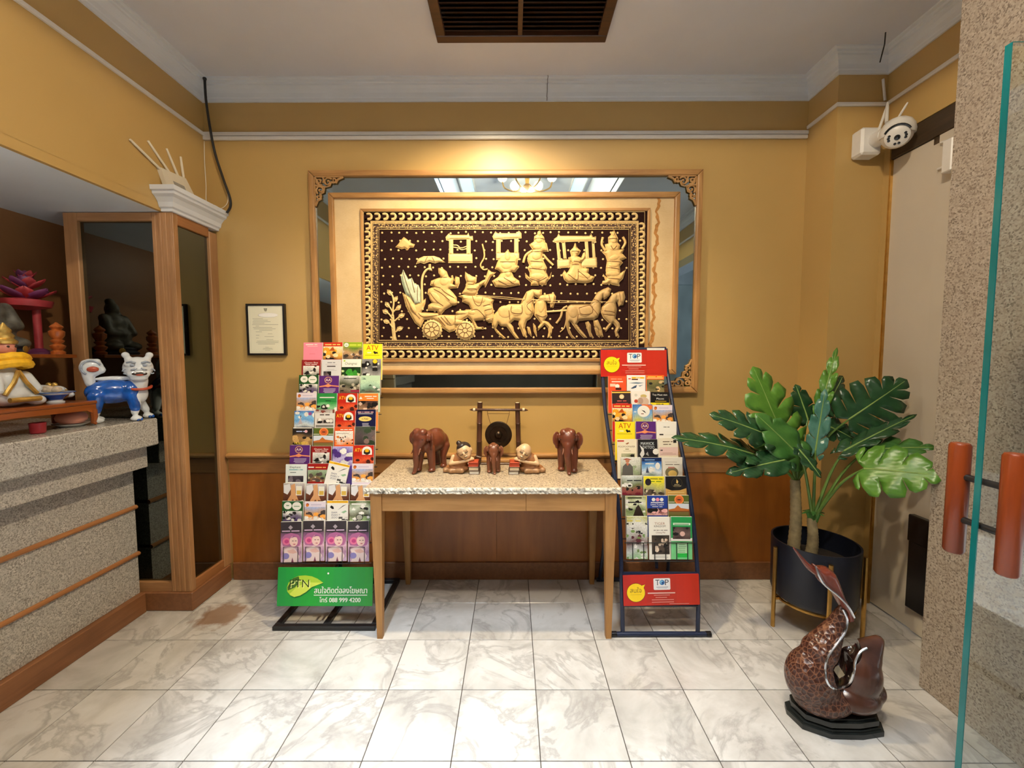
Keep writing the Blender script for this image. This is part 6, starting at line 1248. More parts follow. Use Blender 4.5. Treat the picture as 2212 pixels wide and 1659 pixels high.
# ================================================================== carved fish vase
vz = thing('fish_vase', 'dark brown scaled fish-shaped vase with silver rim on the marble floor', 'vase', (1.18, 1.46, 0))
VY = 1.46
def Q(cx, cy, dy=0.0): p = atY(1620+cx/3.19, 1100+cy/3.19, VY); return V((p.x, VY+dy, p.z))
m, nt, b = nt_new('fish_scales'); v = coords(nt, scale=(1, 1, 0.85)); vo = N(nt, 'ShaderNodeTexVoronoi'); vo.inputs['Scale'].default_value = 68; nt.links.new(v, vo.inputs['Vector'])
vd = N(nt, 'ShaderNodeTexVoronoi', feature='DISTANCE_TO_EDGE'); vd.inputs['Scale'].default_value = 68; nt.links.new(v, vd.inputs['Vector'])
nt.links.new(ramp(nt, vd.outputs['Distance'], [(0.0, S(132, 92, 66)), (0.05, S(92, 56, 42)), (0.16, S(62, 35, 28))]), b.inputs['Base Color']); b.inputs['Roughness'].default_value = 0.28
bump(nt, b, vo.outputs['Distance'], 0.8, 0.006); M['scales'] = m
M['fish_smooth'] = wood('fish_brown_lacquer', S(64, 36, 28), S(104, 66, 50), 'z', scale=12, rough=0.25, coat=0.4, stretch=3)
M['fish_red'] = wood('fish_red_fin', S(86, 30, 20), S(140, 62, 40), 'z', scale=20, rough=0.25, coat=0.5, stretch=3)
r3 = lambda px: px/3.19*VY/F_PX
VD = (Q(620, 1090)-V((0, 0, CAM_H))).normalized(); RZ = Euler((0, 0, -math.atan2(VD.x, VD.y)))
sbp = [('e', Q(430, 1150), (r3(185), r3(150), r3(215))), ('e', Q(500, 1290), (r3(210), r3(150), r3(110))), ('c', Q(480, 980), r3(120), Q(590, 800), r3(62)), ('c', Q(590, 800), r3(62), Q(640, 690), r3(38))]
bp = [('e', Q(740, 1130), (r3(150), r3(140), r3(190))), ('e', Q(700, 1270), (r3(190), r3(150), r3(110))), ('c', Q(800, 1020), r3(95), Q(885, 905), r3(40)), ('c', Q(740, 960), r3(60), Q(880, 890), r3(28)), ('e', Q(860, 1240), (r3(50), r3(90), r3(80)))]
cam0 = V((0, 0, CAM_H))
def bvh_of(me): return BVHTree.FromPolygons([v.co.copy() for v in me.vertices], [tuple(p.vertices) for p in me.polygons])
s1, s2 = organic(sbp, 0.0075, 6), organic(bp, 0.0075, 6); T1, T2 = bvh_of(s1), bvh_of(s2)
def on_surf(cx, cy, lift=0.003):
    d = (atY(1620+cx/3.19, 1100+cy/3.19, VY)-cam0).normalized(); best = None
    for tr_ in (T1, T2):
        h = tr_.ray_cast(cam0, d)
        if h[0] is not None and (best is None or h[3] < best[1]): best = (h[0], h[3])
    return (best[0] if best else Q(cx, cy))-d*lift
e3 = tuple(RZ)
cut = [(on_surf(617, 1085), (r3(84), r3(175), r3(146)), e3), (on_surf(690, 965), (r3(66), r3(150), r3(86)), e3)]
link('scaled_body', organic(sbp, 0.0075, 6, cut), M['scales'], vz, True, ang=0.9)
link('bowl', organic(bp, 0.0075, 6, cut), M['fish_smooth'], vz, True, ang=0.9)
lm = organic([('e', c, tuple(x*0.965 for x in r), e) for c, r, e in cut], 0.0075, 2)
bml = bmesh.new(); bml.from_mesh(lm); kill = []
for f in bml.faces:
    c = f.calc_center_median(); ins = False
    for tr_ in (T1, T2):
        h = tr_.find_nearest(c)
        if h[0] is not None and (c-h[0]).dot(h[1]) < -0.002: ins = True
    if not ins: kill.append(f)
bmesh.ops.delete(bml, geom=kill, context='FACES'); bml.to_mesh(lm); bml.free()
M['dark_lacquer'] = plain('dark_lacquer_lining', (0.022, 0.012, 0.012, 1), 0.12, var=0.3, coat=0.6)
link('lining', lm, M['dark_lacquer'], vz, True, ang=None)
rim = [(640, 690), (668, 760), (655, 840), (610, 910), (555, 985), (528, 1035), (516, 1110), (524, 1170), (545, 1212), (590, 1238), (640, 1228), (690, 1190), (716, 1120), (724, 1050), (758, 985), (805, 955)]
build('silver_rim', B().tube(smooth_path([on_surf(*p) for p in rim], 4), 0.0042, 7), M['silver'], vz, True)
tail = [Q(650, 705), Q(640, 640), Q(600, 560), Q(540, 480), Q(470, 420), Q(430, 375), Q(330, 300)]
tb_ = B(); fin = [(430, 372), (470, 395), (520, 392), (570, 425), (600, 490), (640, 600), (692, 690), (700, 760), (650, 770), (640, 700), (560, 570), (470, 490)]
tm = puff_mesh('tail_fin', [fin], 0.030, 40, lambda u, v, d: Q(u, v, -d), 9); n_ = len(tm.vertices)
bmt = bmesh.new(); bmt.from_mesh(tm); r_ = bmesh.ops.duplicate(bmt, geom=bmt.verts[:]+bmt.edges[:]+bmt.faces[:])
for v_ in [g for g in r_['geom'] if isinstance(g, bmesh.types.BMVert)]: v_.co.y = 2*VY-v_.co.y
bmesh.ops.remove_doubles(bmt, verts=bmt.verts, dist=0.0005); bmesh.ops.recalc_face_normals(bmt, faces=bmt.faces); bmt.to_mesh(tm); bmt.free()
link('tail_fin', tm, M['fish_red'], vz, True, ang=None)
build('fin_tip', B().tube(smooth_path([Q(455, 430), Q(400, 390), Q(350, 330), Q(300, 265)], 5), [0.013-0.0007*i for i in range(16)], 8), M['fish_red'], vz, True)
build('silver_rim', B().tube(smooth_path([Q(432, 380, -.012), Q(462, 478, -.030), Q(560, 562, -.032), Q(630, 640, -.034), Q(662, 705, -.036)], 5), 0.0036, 7), M['silver'], vz, True)
bz = [(-0.150, 0.02), (-0.135, -0.045), (-0.06, -0.085), (0.05, -0.088), (0.135, -0.075), (0.158, -0.035), (0.130, 0.03), (0.06, 0.075), (-0.07, 0.075), (-0.135, 0.055)]
bb = B(); bsh = lambda u, v, d: V((1.185+u, 1.475+v, d)); bb.prism(bz, bsh, 0, 0.026).prism([(u*0.9, v*0.9) for u, v in bz], bsh, 0.026, 0.060)
ed = [e for e in bb.bm.edges if abs(e.verts[0].co.z-e.verts[1].co.z) < 1e-6 and e.verts[0].co.z > 0.02]
bmesh.ops.bevel(bb.bm, geom=ed, offset=0.008, segments=2, affect='EDGES')
build('base', bb, plain('dark_green_lacquer', (0.016, 0.019, 0.018, 1), 0.25, var=0.4, scale=12, bmp=0.2), vz, True)
build('offering_note', B().box((-0.012, -0.001, -0.022), (0.012, 0.001, 0.022), rot=Matrix.Rotation(-0.6, 3, 'Y')), M['book_cream'], None)
nt_o = COL.objects[-1] if False else bpy.data.objects['offering_note']; nt_o.parent = vz; nt_o.location = on_surf(612, 1120, -0.045)-origin_of(vz)

# ================================================================== security camera
sc_ = thing('security_camera', 'white dome security camera with aerials on the wall corner', 'camera', (1.85, 2.249, 2.45))
SY = 2.249
wp = lambda px, py, y=2.2: atY(px, py, y)
bx = [wp(1851, 290), wp(1905, 262)]
zc = wp(1878, 306).z; x0 = 1.765; x1 = 1.868
build('wall_box', B().box((x0, 2.175, zc-0.072), (x1, SY, zc+0.062), bev=0.010), M['white_plastic'], sc_)
DC = atY(1938, 290, 2.075)
build('arm', B().tube([(x1-0.03, 2.20, zc), (DC.x-0.03, DC.y+0.03, DC.z+0.015)], [0.040, 0.034], 14), M['white_plastic'], sc_, True)
fd = V((-0.60, -0.69, -0.44)).normalized(); ax = V((-0.10, -0.10, 1)).normalized(); RB = 0.062
build('dome', B().ico(DC, RB, 4), M['white_plastic'], sc_, True)
build('visor', B().lathe([(0.001, 0.074), (0.030, 0.070), (0.052, 0.055), (0.066, 0.032), (0.070, 0.008), (0.068, -0.008), (0.062, -0.008)], DC, 28, axis=ax, cap=False), M['white_plastic'], sc_, True)
u_ = fd.cross(V((0, 0, 1))).normalized(); v_ = u_.cross(fd).normalized()
FC = DC-V((0, 0, 0.004))
sp_ = lambda u, v, e=0.0: FC+(u_*u+v_*v+fd*math.sqrt(max(0, RB*RB-u*u-v*v))).normalized()*(RB+e)
build('face_plate', B().lathe([(0.049, 0.0), (0.047, 0.020), (0.035, 0.028), (0.001, 0.030)], FC+fd*0.040, 26, axis=fd), M['white_plastic'], sc_, True)
fp = lambda u, v: FC+fd*(0.0705-0.004*((u*u+v*v)/0.0012))+u_*u+v_*v
build('face_slot', B().tube([fp(0.050*math.cos(a), 0.050*math.sin(a))+fd*0.000 for a in [0.45+k*(PI-0.9)/10 for k in range(11)]], 0.0048, 6), M['black_plastic'], sc_, True)
build('lens', B().lathe([(0.0115, -0.003), (0.0115, 0.002), (0.007, 0.003), (0.001, 0.004)], fp(0.0, -0.004), 16, axis=fd), M['black_plastic'], sc_, True)
for a in (2.75, 3.1, 3.45, -1.80, -1.35, -0.3, 0.05, 0.4):
    q = fp(0.031*math.cos(a), 0.028*math.sin(a)-0.003); build('led', B().lathe([(0.0058, -0.003), (0.0058, 0.0014), (0.001, 0.002)], q, 10, axis=fd), M['black_plastic'], sc_, True)
for p0, p1, r in ((atY(1896, 288, 2.16), atY(1919, 222, 2.19), 0.0065), (atY(1915, 265, 2.12), atY(1917, 222, 2.19), 0.0075), (atY(1940, 255, 2.05), atY(1961, 221, 2.0), 0.005)):
    build('aerial', B().tube([p0, p0+(p1-p0)*0.8, p1], [r, r, r*0.55], 8), M['white_plastic'], sc_, True)

# ================================================================== router on the column crown
ro = thing('wifi_router', 'white router with four aerials standing on the column crown', 'router', (-1.735, 2.25, 2.196))
XR_ = -1.738
F = lambda u, v, d: V((XR_-d-(v-2.197)*0.12, u, v))
build('body', B().prism([(2.158, 2.197), (2.362, 2.197), (2.292, 2.312), (2.128, 2.298)], F, 0, 0.022), M['cream_plastic'], ro)
build('vent_panel', B().prism([(2.205, 2.228), (2.285, 2.226), (2.268, 2.262), (2.195, 2.260)], F, -0.0012, 0.001), M['grey_plastic'], ro)
for a, c in (((2.155, 2.300), (1.978, 2.356)), ((2.205, 2.304), (2.081, 2.402)), ((2.255, 2.308), (2.193, 2.420)), ((2.288, 2.308), (2.284, 2.421))):
    build('aerial', B().tube([F(a[0], a[1]-0.015, 0.010), F(c[0], c[1], 0.004)], [0.0065, 0.0055], 8), M['cream_plastic'], ro, True)
b = B().tube(smooth_path([atY(442, 168, 2.395), atY(446, 225, 2.40), atY(462, 320, 2.43), atY(482, 385, 2.435), atY(496, 425, 2.44), atY(498, 445, 2.44), atY(490, 460, 2.44)], 6), 0.0065, 8).ico(atY(442, 170, 2.392), 0.010, 2)
solo('black_cable', b, M['black_cable'], 'thick black cable hanging from the ceiling corner to the column crown', 'cable', (-1.70, 2.43, 2.20), smooth=True)
for lab, pts in (('pale thin wire hanging straight down from the trunking to the router', [(441, 305), (442, 350), (445, 400), (446, 436), (458, 446)]), ('pale thin wire looping beside the black cable above the column crown', [(458, 308), (472, 350), (488, 400), (492, 435), (478, 450), (462, 444)])):
    b = B().tube(smooth_path([atY(x, y, 2.456) for x, y in pts], 6), 0.0022, 6); solo('thin_wire', b, M['cream_plastic'], lab, 'wire', atY(pts[0][0], pts[0][1], 2.456), smooth=True)
ad_ = thing('plug_adapter', 'white plug and tangled leads lying on the column crown behind the router', 'plug', atY(472, 455, 2.41))
qz = 2.1962
build('plug', B().box((-1.705, 2.40, qz), (-1.680, 2.43, qz+0.018), bev=0.003).box((-1.745, 2.385, qz), (-1.715, 2.40, qz+0.012), bev=0.003), M['white_plastic'], ad_)
build('lead', B().tube(smooth_path([(-1.74, 2.39, qz+0.012), (-1.72, 2.43, qz+0.02), (-1.70, 2.40, qz+0.022), (-1.685, 2.44, qz+0.012), (-1.675, 2.42, qz+0.004)], 5), 0.003, 6), M['cream_plastic'], ad_, True)

# ================================================================== glass door
m, nt, b = nt_new('door_glass'); b.inputs['Base Color'].default_value = (0.90, 0.97, 0.95, 1); b.inputs['Transmission Weight'].default_value = 1.0; b.inputs['IOR'].default_value = 1.5; b.inputs['Roughness'].default_value = 0.0
n = noise(nt, coords(nt), 2); nt.links.new(ramp(nt, n, [(0.3, (0.90, 0.97, 0.95, 1)), (0.7, (0.91, 0.98, 0.96, 1))]), b.inputs['Base Color']); M['glass'] = m
M['glass_edge'] = plain('teal_glass_edge', (0.004, 0.14, 0.14, 1), 0.15, var=0.3, scale=3)
gd = thing('glass_door', 'frameless glass door leaf with teal edge and wooden bar handles', 'door', (1.45, 0.95, 0))
GX = 1.079
build('pane', B().box((GX+0.001, 0.944, 0.012), (1.95, 0.956, 2.027)), M['glass'], gd)
build('edge', B().box((GX-0.0012, 0.9435, 0.012), (GX+0.0012, 0.9565, 2.0275)), M['glass_edge'], gd)
build('edge', B().box((GX+0.0013, 0.9435, 2.0272), (1.95, 0.9565, 2.0285)), M['glass_edge'], gd)
build('pivot_rail', B().box((1.86, 0.935, 0.0), (1.95, 0.965, 0.10), bev=0.003), plain('brushed_steel', (0.55, 0.55, 0.55, 1), 0.3, metal=1.0), gd)
M['handle'] = wood('orange_handle_wood', S(112, 44, 14), S(150, 66, 24), 'z', scale=8, rough=0.3, rnd=True)
for y in (1.005, 0.893):
    x = 1.092
    build('handle', B().tube([(x, y, 0.868), (x, y, 0.874), (x, y, 1.134), (x, y, 1.140)], [0.017, 0.0205, 0.0205, 0.017], 16), M['handle'], gd, True)
build('standoff', B().tube([(1.092, 0.905, 0.955), (1.092, 0.99, 0.955)], 0.008, 10).tube([(1.092, 0.905, 1.06), (1.092, 0.99, 1.06)], 0.008, 10), M['black_metal'], gd, True)
# ================================================================== altar things on the counter
TOP = 1.0402
al_ = thing('altar_stand', 'low orange-brown wooden altar stand on the granite counter', 'stand', (-2.03, 1.63, TOP))
M['altar_wood'] = wood('altar_lacquer', S(120, 58, 20), S(168, 90, 34), 'y', rough=0.3, coat=0.4)
build('top', B().box((-2.13, 1.34, 1.140), (-1.925, 1.915, 1.156), bev=0.004), M['altar_wood'], al_)
for x in (-1.935, -2.12):
    cur = [(1.345, 1.139), (1.910, 1.139), (1.910, 1.075), (1.900, 1.075), (1.892, 1.100), (1.870, 1.113), (1.60, 1.118), (1.39, 1.113), (1.365, 1.100), (1.358, 1.075), (1.345, 1.075)]
    build('apron', B().prism(cur, lambda u, v, d: V((d, u, v)), x-0.006, x+0.006), M['altar_wood'], al_)
for x in (-1.937, -2.118):
    for y in (1.352, 1.903): build('leg', B().tube([(x, y, 1.115), (x+0.003, y, 1.08), (x-0.002, y, 1.055), (x+0.006, y+(0.006 if y > 1.6 else -0.006), TOP+0.006)], [0.014, 0.013, 0.010, 0.0055], 8), M['altar_wood'], al_, True)
ZA = 1.1565
# blue and white lion-dog
M['porcelain'] = plain('white_porcelain', (0.72, 0.78, 0.84, 1), 0.14, var=0.06, coat=0.6, scale=40)
M['cobalt'] = plain('cobalt_glaze', (0.008, 0.085, 0.40, 1), 0.10, var=0.45, scale=24, coat=0.8)
M['grey_glaze'] = plain('grey_blue_glaze', (0.36, 0.42, 0.52, 1), 0.2, var=0.3, scale=60)
M['red_glaze'] = plain('red_glaze', (0.42, 0.07, 0.03, 1), 0.3)
ln = thing('lion_dog', 'blue and white porcelain lion-dog statue on the end of the counter', 'statue', (-1.945, 2.035, TOP)); ln.rotation_euler = (0, 0, 0.76)
def lpart(name, me, mt): 
    o = link(name, me, M[mt], None, True, ang=None); o.parent = ln; return o
def lb(name, bb, mt):
    me = bpy.data.meshes.new(name); bmesh.ops.recalc_face_normals(bb.bm, faces=bb.bm.faces); bb.bm.to_mesh(me); bb.bm.free(); return lpart(name, me, mt)
legs = []
for sy in (-1, 1):
    legs += [('c', (0.065, sy*0.032, 0.12), 0.026, (0.080+0.022*sy, sy*0.045, 0.045), 0.017), ('e', (0.086+0.024*sy, sy*0.048-0.006, 0.014), (0.024, 0.020, 0.014)), ('c', (-0.070, sy*0.03, 0.12), 0.028, (-0.080, sy*0.034, 0.05), 0.018), ('e', (-0.075, sy*0.036, 0.014), (0.026, 0.019, 0.014))]
lpart('body', organic(legs+[('e', (0.075, -0.004, 0.135), (0.040, 0.044, 0.055)), ('c', (0.075, -0.01, 0.15), 0.036, (0.082, -0.014, 0.20), 0.036), ('e', (-0.01, 0, 0.21), (0.075, 0.016, 0.014))], 0.005, 4), 'porcelain')
lpart('blue_coat', organic([('e', (-0.02, 0, 0.148), (0.098, 0.052, 0.060)), ('e', (0.045, -0.018, 0.145), (0.045, 0.040, 0.055)), ('c', (0.050, -0.034, 0.13), 0.028, (0.060, -0.048, 0.065), 0.0215), ('c', (-0.075, -0.03, 0.13), 0.034, (-0.080, -0.036, 0.065), 0.024)], 0.0048, 4), 'cobalt')
lpart('tail', organic([('c', (-0.092, 0, 0.19), 0.020, (-0.098, -0.002, 0.235), 0.024), ('e', (-0.085, -0.004, 0.265), (0.044, 0.026, 0.044)), ('e', (-0.055, -0.004, 0.255), (0.020, 0.018, 0.020)), ('e', (-0.105, -0.004, 0.285), (0.018, 0.018, 0.018)), ('e', (-0.066, -0.004, 0.295), (0.016, 0.016, 0.014))], 0.0045, 3), 'porcelain')
lb('tail_spot', B().ico((-0.080, -0.030, 0.258), (0.022, 0.006, 0.014), 2), 'red_glaze')
hd_ = organic([('e', (0.080, -0.020, 0.262), (0.060, 0.046, 0.056)), ('e', (0.080, -0.024, 0.255), (0.054, 0.046, 0.052)), ('e', (0.080, -0.046, 0.232), (0.045, 0.030, 0.026)), ('e', (0.080, -0.060, 0.258), (0.022, 0.016, 0.014)), ('e', (0.046, -0.05, 0.282), (0.020, 0.014, 0.014)), ('e', (0.112, -0.05, 0.282), (0.020, 0.014, 0.014)), ('e', (0.045, -0.02, 0.305), (0.016, 0.014, 0.018)), ('e', (0.116, -0.02, 0.305), (0.016, 0.014, 0.018)), ('e', (0.036, -0.02, 0.326), (0.0165, 0.015, 0.0155)), ('e', (0.125, -0.02, 0.326), (0.0165, 0.015, 0.0155)), ('e', (0.080, -0.045, 0.212), (0.036, 0.026, 0.016))], 0.0042, 2)
lpart('head', hd_, 'porcelain')
lb('mouth', B().ico((0.082, -0.066, 0.233), (0.031, 0.014, 0.011), 2), 'hair')
lb('tongue', B().ico((0.082, -0.074, 0.228), (0.016, 0.008, 0.005), 2), 'red_glaze')
sw = B()
for sx in (-1, 1):
    sw.tube([(0.081+sx*0.010, -0.070, 0.287), (0.081+sx*0.026, -0.068, 0.294), (0.081+sx*0.044, -0.060, 0.288)], 0.0042, 6)
    sw.tube([(0.081+sx*(0.050+0.010*math.cos(a)), -0.046, 0.245+0.012*math.sin(a)) for a in [k*0.5 for k in range(12)]], 0.0028, 5)
    sw.tube([(0.081+sx*0.008, -0.077, 0.262), (0.081+sx*0.017, -0.074, 0.256), (0.081+sx*0.030, -0.069, 0.252)], 0.003, 5)
lb('painted_curls', sw, 'grey_glaze')
sw = B(); sw.tube([(-0.085+0.034*math.cos(a), -0.026, 0.265+0.034*math.sin(a)) for a in [0.4+k*0.25 for k in range(16)]], 0.004, 6); lb('tail_curl', sw, 'grey_glaze')
lb('teeth', B().ico((0.100, -0.075, 0.239), (0.006, 0.006, 0.006), 2).ico((0.066, -0.075, 0.239), (0.005, 0.006, 0.005), 2), 'porcelain')
lb('eyes', B().ico((0.058, -0.066, 0.276), (0.010, 0.006, 0.007), 2).ico((0.104, -0.066, 0.276), (0.010, 0.006, 0.007), 2), 'grey_glaze')
lb('collar', B().tube([(0.080+0.046*math.cos(a), -0.012+0.050*math.sin(a), 0.168-0.012*abs(math.sin(a))) for a in [k*PI/10 for k in range(20)]], 0.0065, 8, closed=True), 'red_glaze')
for x, y in ((0.060, -0.062), (0.108, 0.030)): lb('claws', B().ico((x+0.008, y-0.003, 0.009), (0.008, 0.007, 0.008), 2).ico((x+0.020, y+0.002, 0.009), (0.007, 0.007, 0.008), 2), 'cobalt')
# peach bun on a saucer under the stand
pc = thing('peach_bun', 'pink peach-shaped bun on a saucer under the altar stand', 'bun', (-2.02, 1.885, 1.052))
build('bun', B().lathe([(0.002, 1.0545), (0.036, 1.055), (0.051, 1.066), (0.055, 1.082), (0.048, 1.098), (0.028, 1.109), (0.008, 1.112), (0.001, 1.115)], (-2.02, 1.885, 0), 28), plain('pink_bun', (0.80, 0.36, 0.26, 1), 0.4, var=0.12, scale=12), pc, True)
b = B().lathe([(0.001, TOP), (0.040, TOP), (0.044, TOP+0.004), (0.065, TOP+0.013), (0.066, TOP+0.0145), (0.044, TOP+0.0085), (0.001, TOP+0.0075)], (-2.02, 1.885, 0), 30, cap=False)
solo('saucer', b, M['porcelain'], 'pale flat saucer under the pink bun', 'plate', (-2.02, 1.885, TOP), smooth=True)
# red cup
b = B().lathe([(0.001, TOP), (0.020, TOP), (0.024, TOP+0.004), (0.026, TOP+0.045), (0.024, TOP+0.045), (0.022, TOP+0.008), (0.001, TOP+0.007)], (-1.965, 1.70, 0), 20, cap=False)
solo('offering_cup', b, plain('red_cup', (0.30, 0.02, 0.03, 1), 0.25), 'small dark red cup under the altar stand', 'cup', (-1.965, 1.70, TOP), smooth=True)
# footed bowl
bc = V((-1.985, 1.792, 0))
bw = thing('footed_bowl', 'blue and white footed porcelain bowl on the altar stand', 'bowl', (bc.x, bc.y, ZA))
build('bowl', B().lathe([(0.001, ZA), (0.028, ZA), (0.030, ZA+0.006), (0.022, ZA+0.012), (0.024, ZA+0.022), (0.045, ZA+0.040), (0.062, ZA+0.046), (0.063, ZA+0.049), (0.040, ZA+0.046), (0.001, ZA+0.040)], bc, 30, cap=False), M['porcelain'], bw, True)
build('painted_band', B().lathe([(0.0236, ZA+0.0165), (0.0262, ZA+0.0235), (0.0415, ZA+0.0375), (0.0425, ZA+0.0365), (0.0275, ZA+0.0215), (0.0245, ZA+0.0155)], bc, 30, cap=False), M['cobalt'], bw, True)
build('painted_rim', B().tube([(bc.x+0.0632*math.cos(k*PI/16), bc.y+0.0632*math.sin(k*PI/16), ZA+0.048) for k in range(32)], 0.0016, 6, closed=True), M['cobalt'], bw, True)
M['shell'] = plain('mottled_shell', (0.62, 0.52, 0.40, 1), 0.3, var=0.5, scale=40)
for k, (dx, dy, r, c) in enumerate(((-0.006, -0.02, 0.022, 'shell'), (0.0, 0.012, 0.020, 'porcelain'), (0.012, -0.006, 0.018, 'shell'))):
    lab = ['mottled brown shell in the footed bowl nearest the yellow garland', 'white rounded shell in the footed bowl', 'small mottled shell on the front of the footed bowl'][k]
    b = B().ico((bc.x+dx, bc.y+dy, ZA+0.050+r*0.55), (r, r*1.2, r*0.7), 2); solo('shell', b, M[c], lab, 'shell', (bc.x+dx, bc.y+dy, ZA+0.045), 'shells in the footed bowl', True)
# gold and white pig
M['gold_leaf'] = plain('gold_paint', (0.62, 0.40, 0.10, 1), 0.28, metal=0.7, var=0.3, scale=30)
pg = thing('pig_figurine', 'white and gold reclining pig figurine behind the footed bowl', 'figurine', (-2.087, 1.832, ZA))
px_ = V((-2.087, 1.832, ZA)); PV = lambda x, y, z: (px_.x+x, px_.y+y, px_.z+z)
lk = link('body', organic([('e', PV(0, -0.01, 0.040), (0.040, 0.075, 0.038)), ('e', PV(0.01, 0.055, 0.036), (0.034, 0.035, 0.034)), ('c', PV(0.02, 0.075, 0.03), 0.018, PV(0.03, 0.092, 0.026), 0.014), ('e', PV(0.02, 0.03, 0.010), (0.014, 0.024, 0.010)), ('e', PV(0.02, -0.04, 0.010), (0.014, 0.024, 0.010))], 0.005, 4), M['porcelain'], pg, True, ang=None)
build('ear', B().ico(PV(0.012, 0.042, 0.070), (0.014, 0.010, 0.016), 2), M['gold_leaf'], pg, True)
build('ear', B().ico(PV(-0.014, 0.042, 0.070), (0.014, 0.010, 0.016), 2), M['gold_leaf'], pg, True)
build('gold_patch', B().ico(PV(0.024, 0.060, 0.034), (0.022, 0.026, 0.026), 2).ico(PV(0.026, -0.012, 0.018), (0.02, 0.034, 0.014), 2), M['gold_leaf'], pg, True)
# lucky deity with the yellow garland
dx = V((-2.02, 1.655, ZA)); DV = lambda x, y, z: (dx.x+x, dx.y+y, dx.z+z)
dt = thing('seated_statue', 'white and gold seated statue wearing a yellow garland on the altar stand', 'statue', (dx.x, dx.y, ZA))
link('body', organic([('e', DV(0, 0, 0.045), (0.055, 0.075, 0.045)), ('e', DV(0, 0, 0.10), (0.045, 0.055, 0.060)), ('c', DV(0.01, 0.05, 0.12), 0.024, DV(0.04, 0.065, 0.07), 0.018), ('c', DV(0.01, -0.05, 0.12), 0.024, DV(0.04, -0.065, 0.07), 0.018), ('e', DV(0.04, 0.06, 0.022), (0.03, 0.03, 0.022)), ('c', DV(0, 0, 0.15), 0.025, DV(0, 0, 0.19), 0.024)], 0.0055, 4), M['porcelain'], dt, True, ang=None)
link('head', organic([('e', DV(0, 0, 0.235), (0.032, 0.030, 0.036)), ('e', DV(0.029, 0, 0.230), (0.008, 0.006, 0.010)), ('e', DV(0, 0.031, 0.228), (0.008, 0.005, 0.014)), ('e', DV(0, -0.031, 0.228), (0.008, 0.005, 0.014)), ('e', DV(0.024, 0, 0.212), (0.010, 0.012, 0.008))], 0.004, 3), plain('rosy_face', (0.62, 0.24, 0.17, 1), 0.35), dt, True, ang=None)
build('eyes', B().ico(DV(0.028, 0.012, 0.241), 0.0045, 2).ico(DV(0.028, -0.012, 0.241), 0.0045, 2), M['hair'], dt, True)
build('headdress', B().lathe([(0.034, 0.252), (0.038, 0.262), (0.026, 0.274), (0.030, 0.284), (0.020, 0.296), (0.022, 0.306), (0.010, 0.322), (0.002, 0.336)], (dx.x, dx.y, ZA), 20), M['gold_leaf'], dt, True)
build('robe_trim', B().tube([DV(0.052, 0.055, 0.05), DV(0.050, 0.02, 0.10), DV(0.046, 0.0, 0.145)], 0.008, 6).tube([DV(0.052, -0.055, 0.05), DV(0.050, -0.02, 0.10), DV(0.046, 0.0, 0.145)], 0.008, 6).tube([DV(0.07, 0.05, 0.030), DV(0.064, -0.05, 0.030)], 0.010, 8), M['gold_leaf'], dt, True)
b = B()
for z, r in ((0.196, 0.052), (0.172, 0.058)):
    b.tube([DV(r*math.cos(k*PI/10), r*math.sin(k*PI/10), z+0.006*math.cos(k*PI/5)) for k in range(20)], [0.017+0.002*(k % 2) for k in range(20)], 8, closed=True)
solo('garland', b, plain('yellow_garland', (0.95, 0.50, 0.012, 1), 0.7, var=0.15, scale=60, bmp=0.8), 'bright yellow flower garland around the statue on the altar stand', 'garland', DV(0, 0, 0.18), smooth=True)
# alcove shelf and what stands on it
sh = solo('alcove_shelf', B().box((-2.519, 1.0, 1.352), (-2.20, 2.10, 1.370), bev=0.002), M['altar_wood'], 'brown wooden shelf fixed along the back of the reception alcove', 'shelf', (-2.36, 1.55, 1.352))
ZS = 1.3705
M['dark_stone'] = plain('dark_bronze_stone', (0.10, 0.095, 0.075, 1), 0.5, var=0.5, scale=30, bmp=0.6)
sx = V((-2.36, 1.875, ZS)); SV = lambda x, y, z: (sx.x+x, sx.y+y, sx.z+z)
st = thing('deity_statue', 'dark grey seated deity statue on the alcove shelf', 'statue', (sx.x, sx.y, ZS))
link('figure', organic([('e', SV(0, 0, 0.10), (0.075, 0.09, 0.075)), ('e', SV(0, 0, 0.18), (0.055, 0.065, 0.07)), ('c', SV(0.01, 0.06, 0.21), 0.028, SV(0.05, 0.075, 0.13), 0.022), ('c', SV(0.01, -0.06, 0.21), 0.028, SV(0.05, -0.075, 0.13), 0.022), ('c', SV(0.05, 0.075, 0.13), 0.022, SV(0.075, 0.01, 0.12), 0.018), ('e', SV(0, 0, 0.268), (0.036, 0.034, 0.040)), ('e', SV(0.033, 0, 0.262), (0.008, 0.007, 0.010)), ('e', SV(-0.01, 0, 0.312), (0.024, 0.024, 0.020)), ('e', SV(0.05, 0.06, 0.05), (0.05, 0.05, 0.03)), ('e', SV(0.05, -0.06, 0.05), (0.05, 0.05, 0.03)), ('c', SV(-0.02, -0.05, 0.25), 0.018, SV(-0.03, -0.11, 0.20), 0.014)], 0.0075, 3), M['dark_stone'], st, True, ang=None)
build('base', B().lathe([(0.11, 0.0), (0.115, 0.014), (0.100, 0.024), (0.105, 0.036), (0.09, 0.045)], sx, 24), plain('dark_blue_base', (0.03, 0.035, 0.055, 1), 0.4, var=0.4), st, True)
build('medallion', B().lathe([(0.016, 0), (0.016, 0.004), (0.002, 0.006)], SV(0.098, 0.055, 0.022), 14, axis=(1, 0.4, 0)), M['gold_leaf'], st, True)
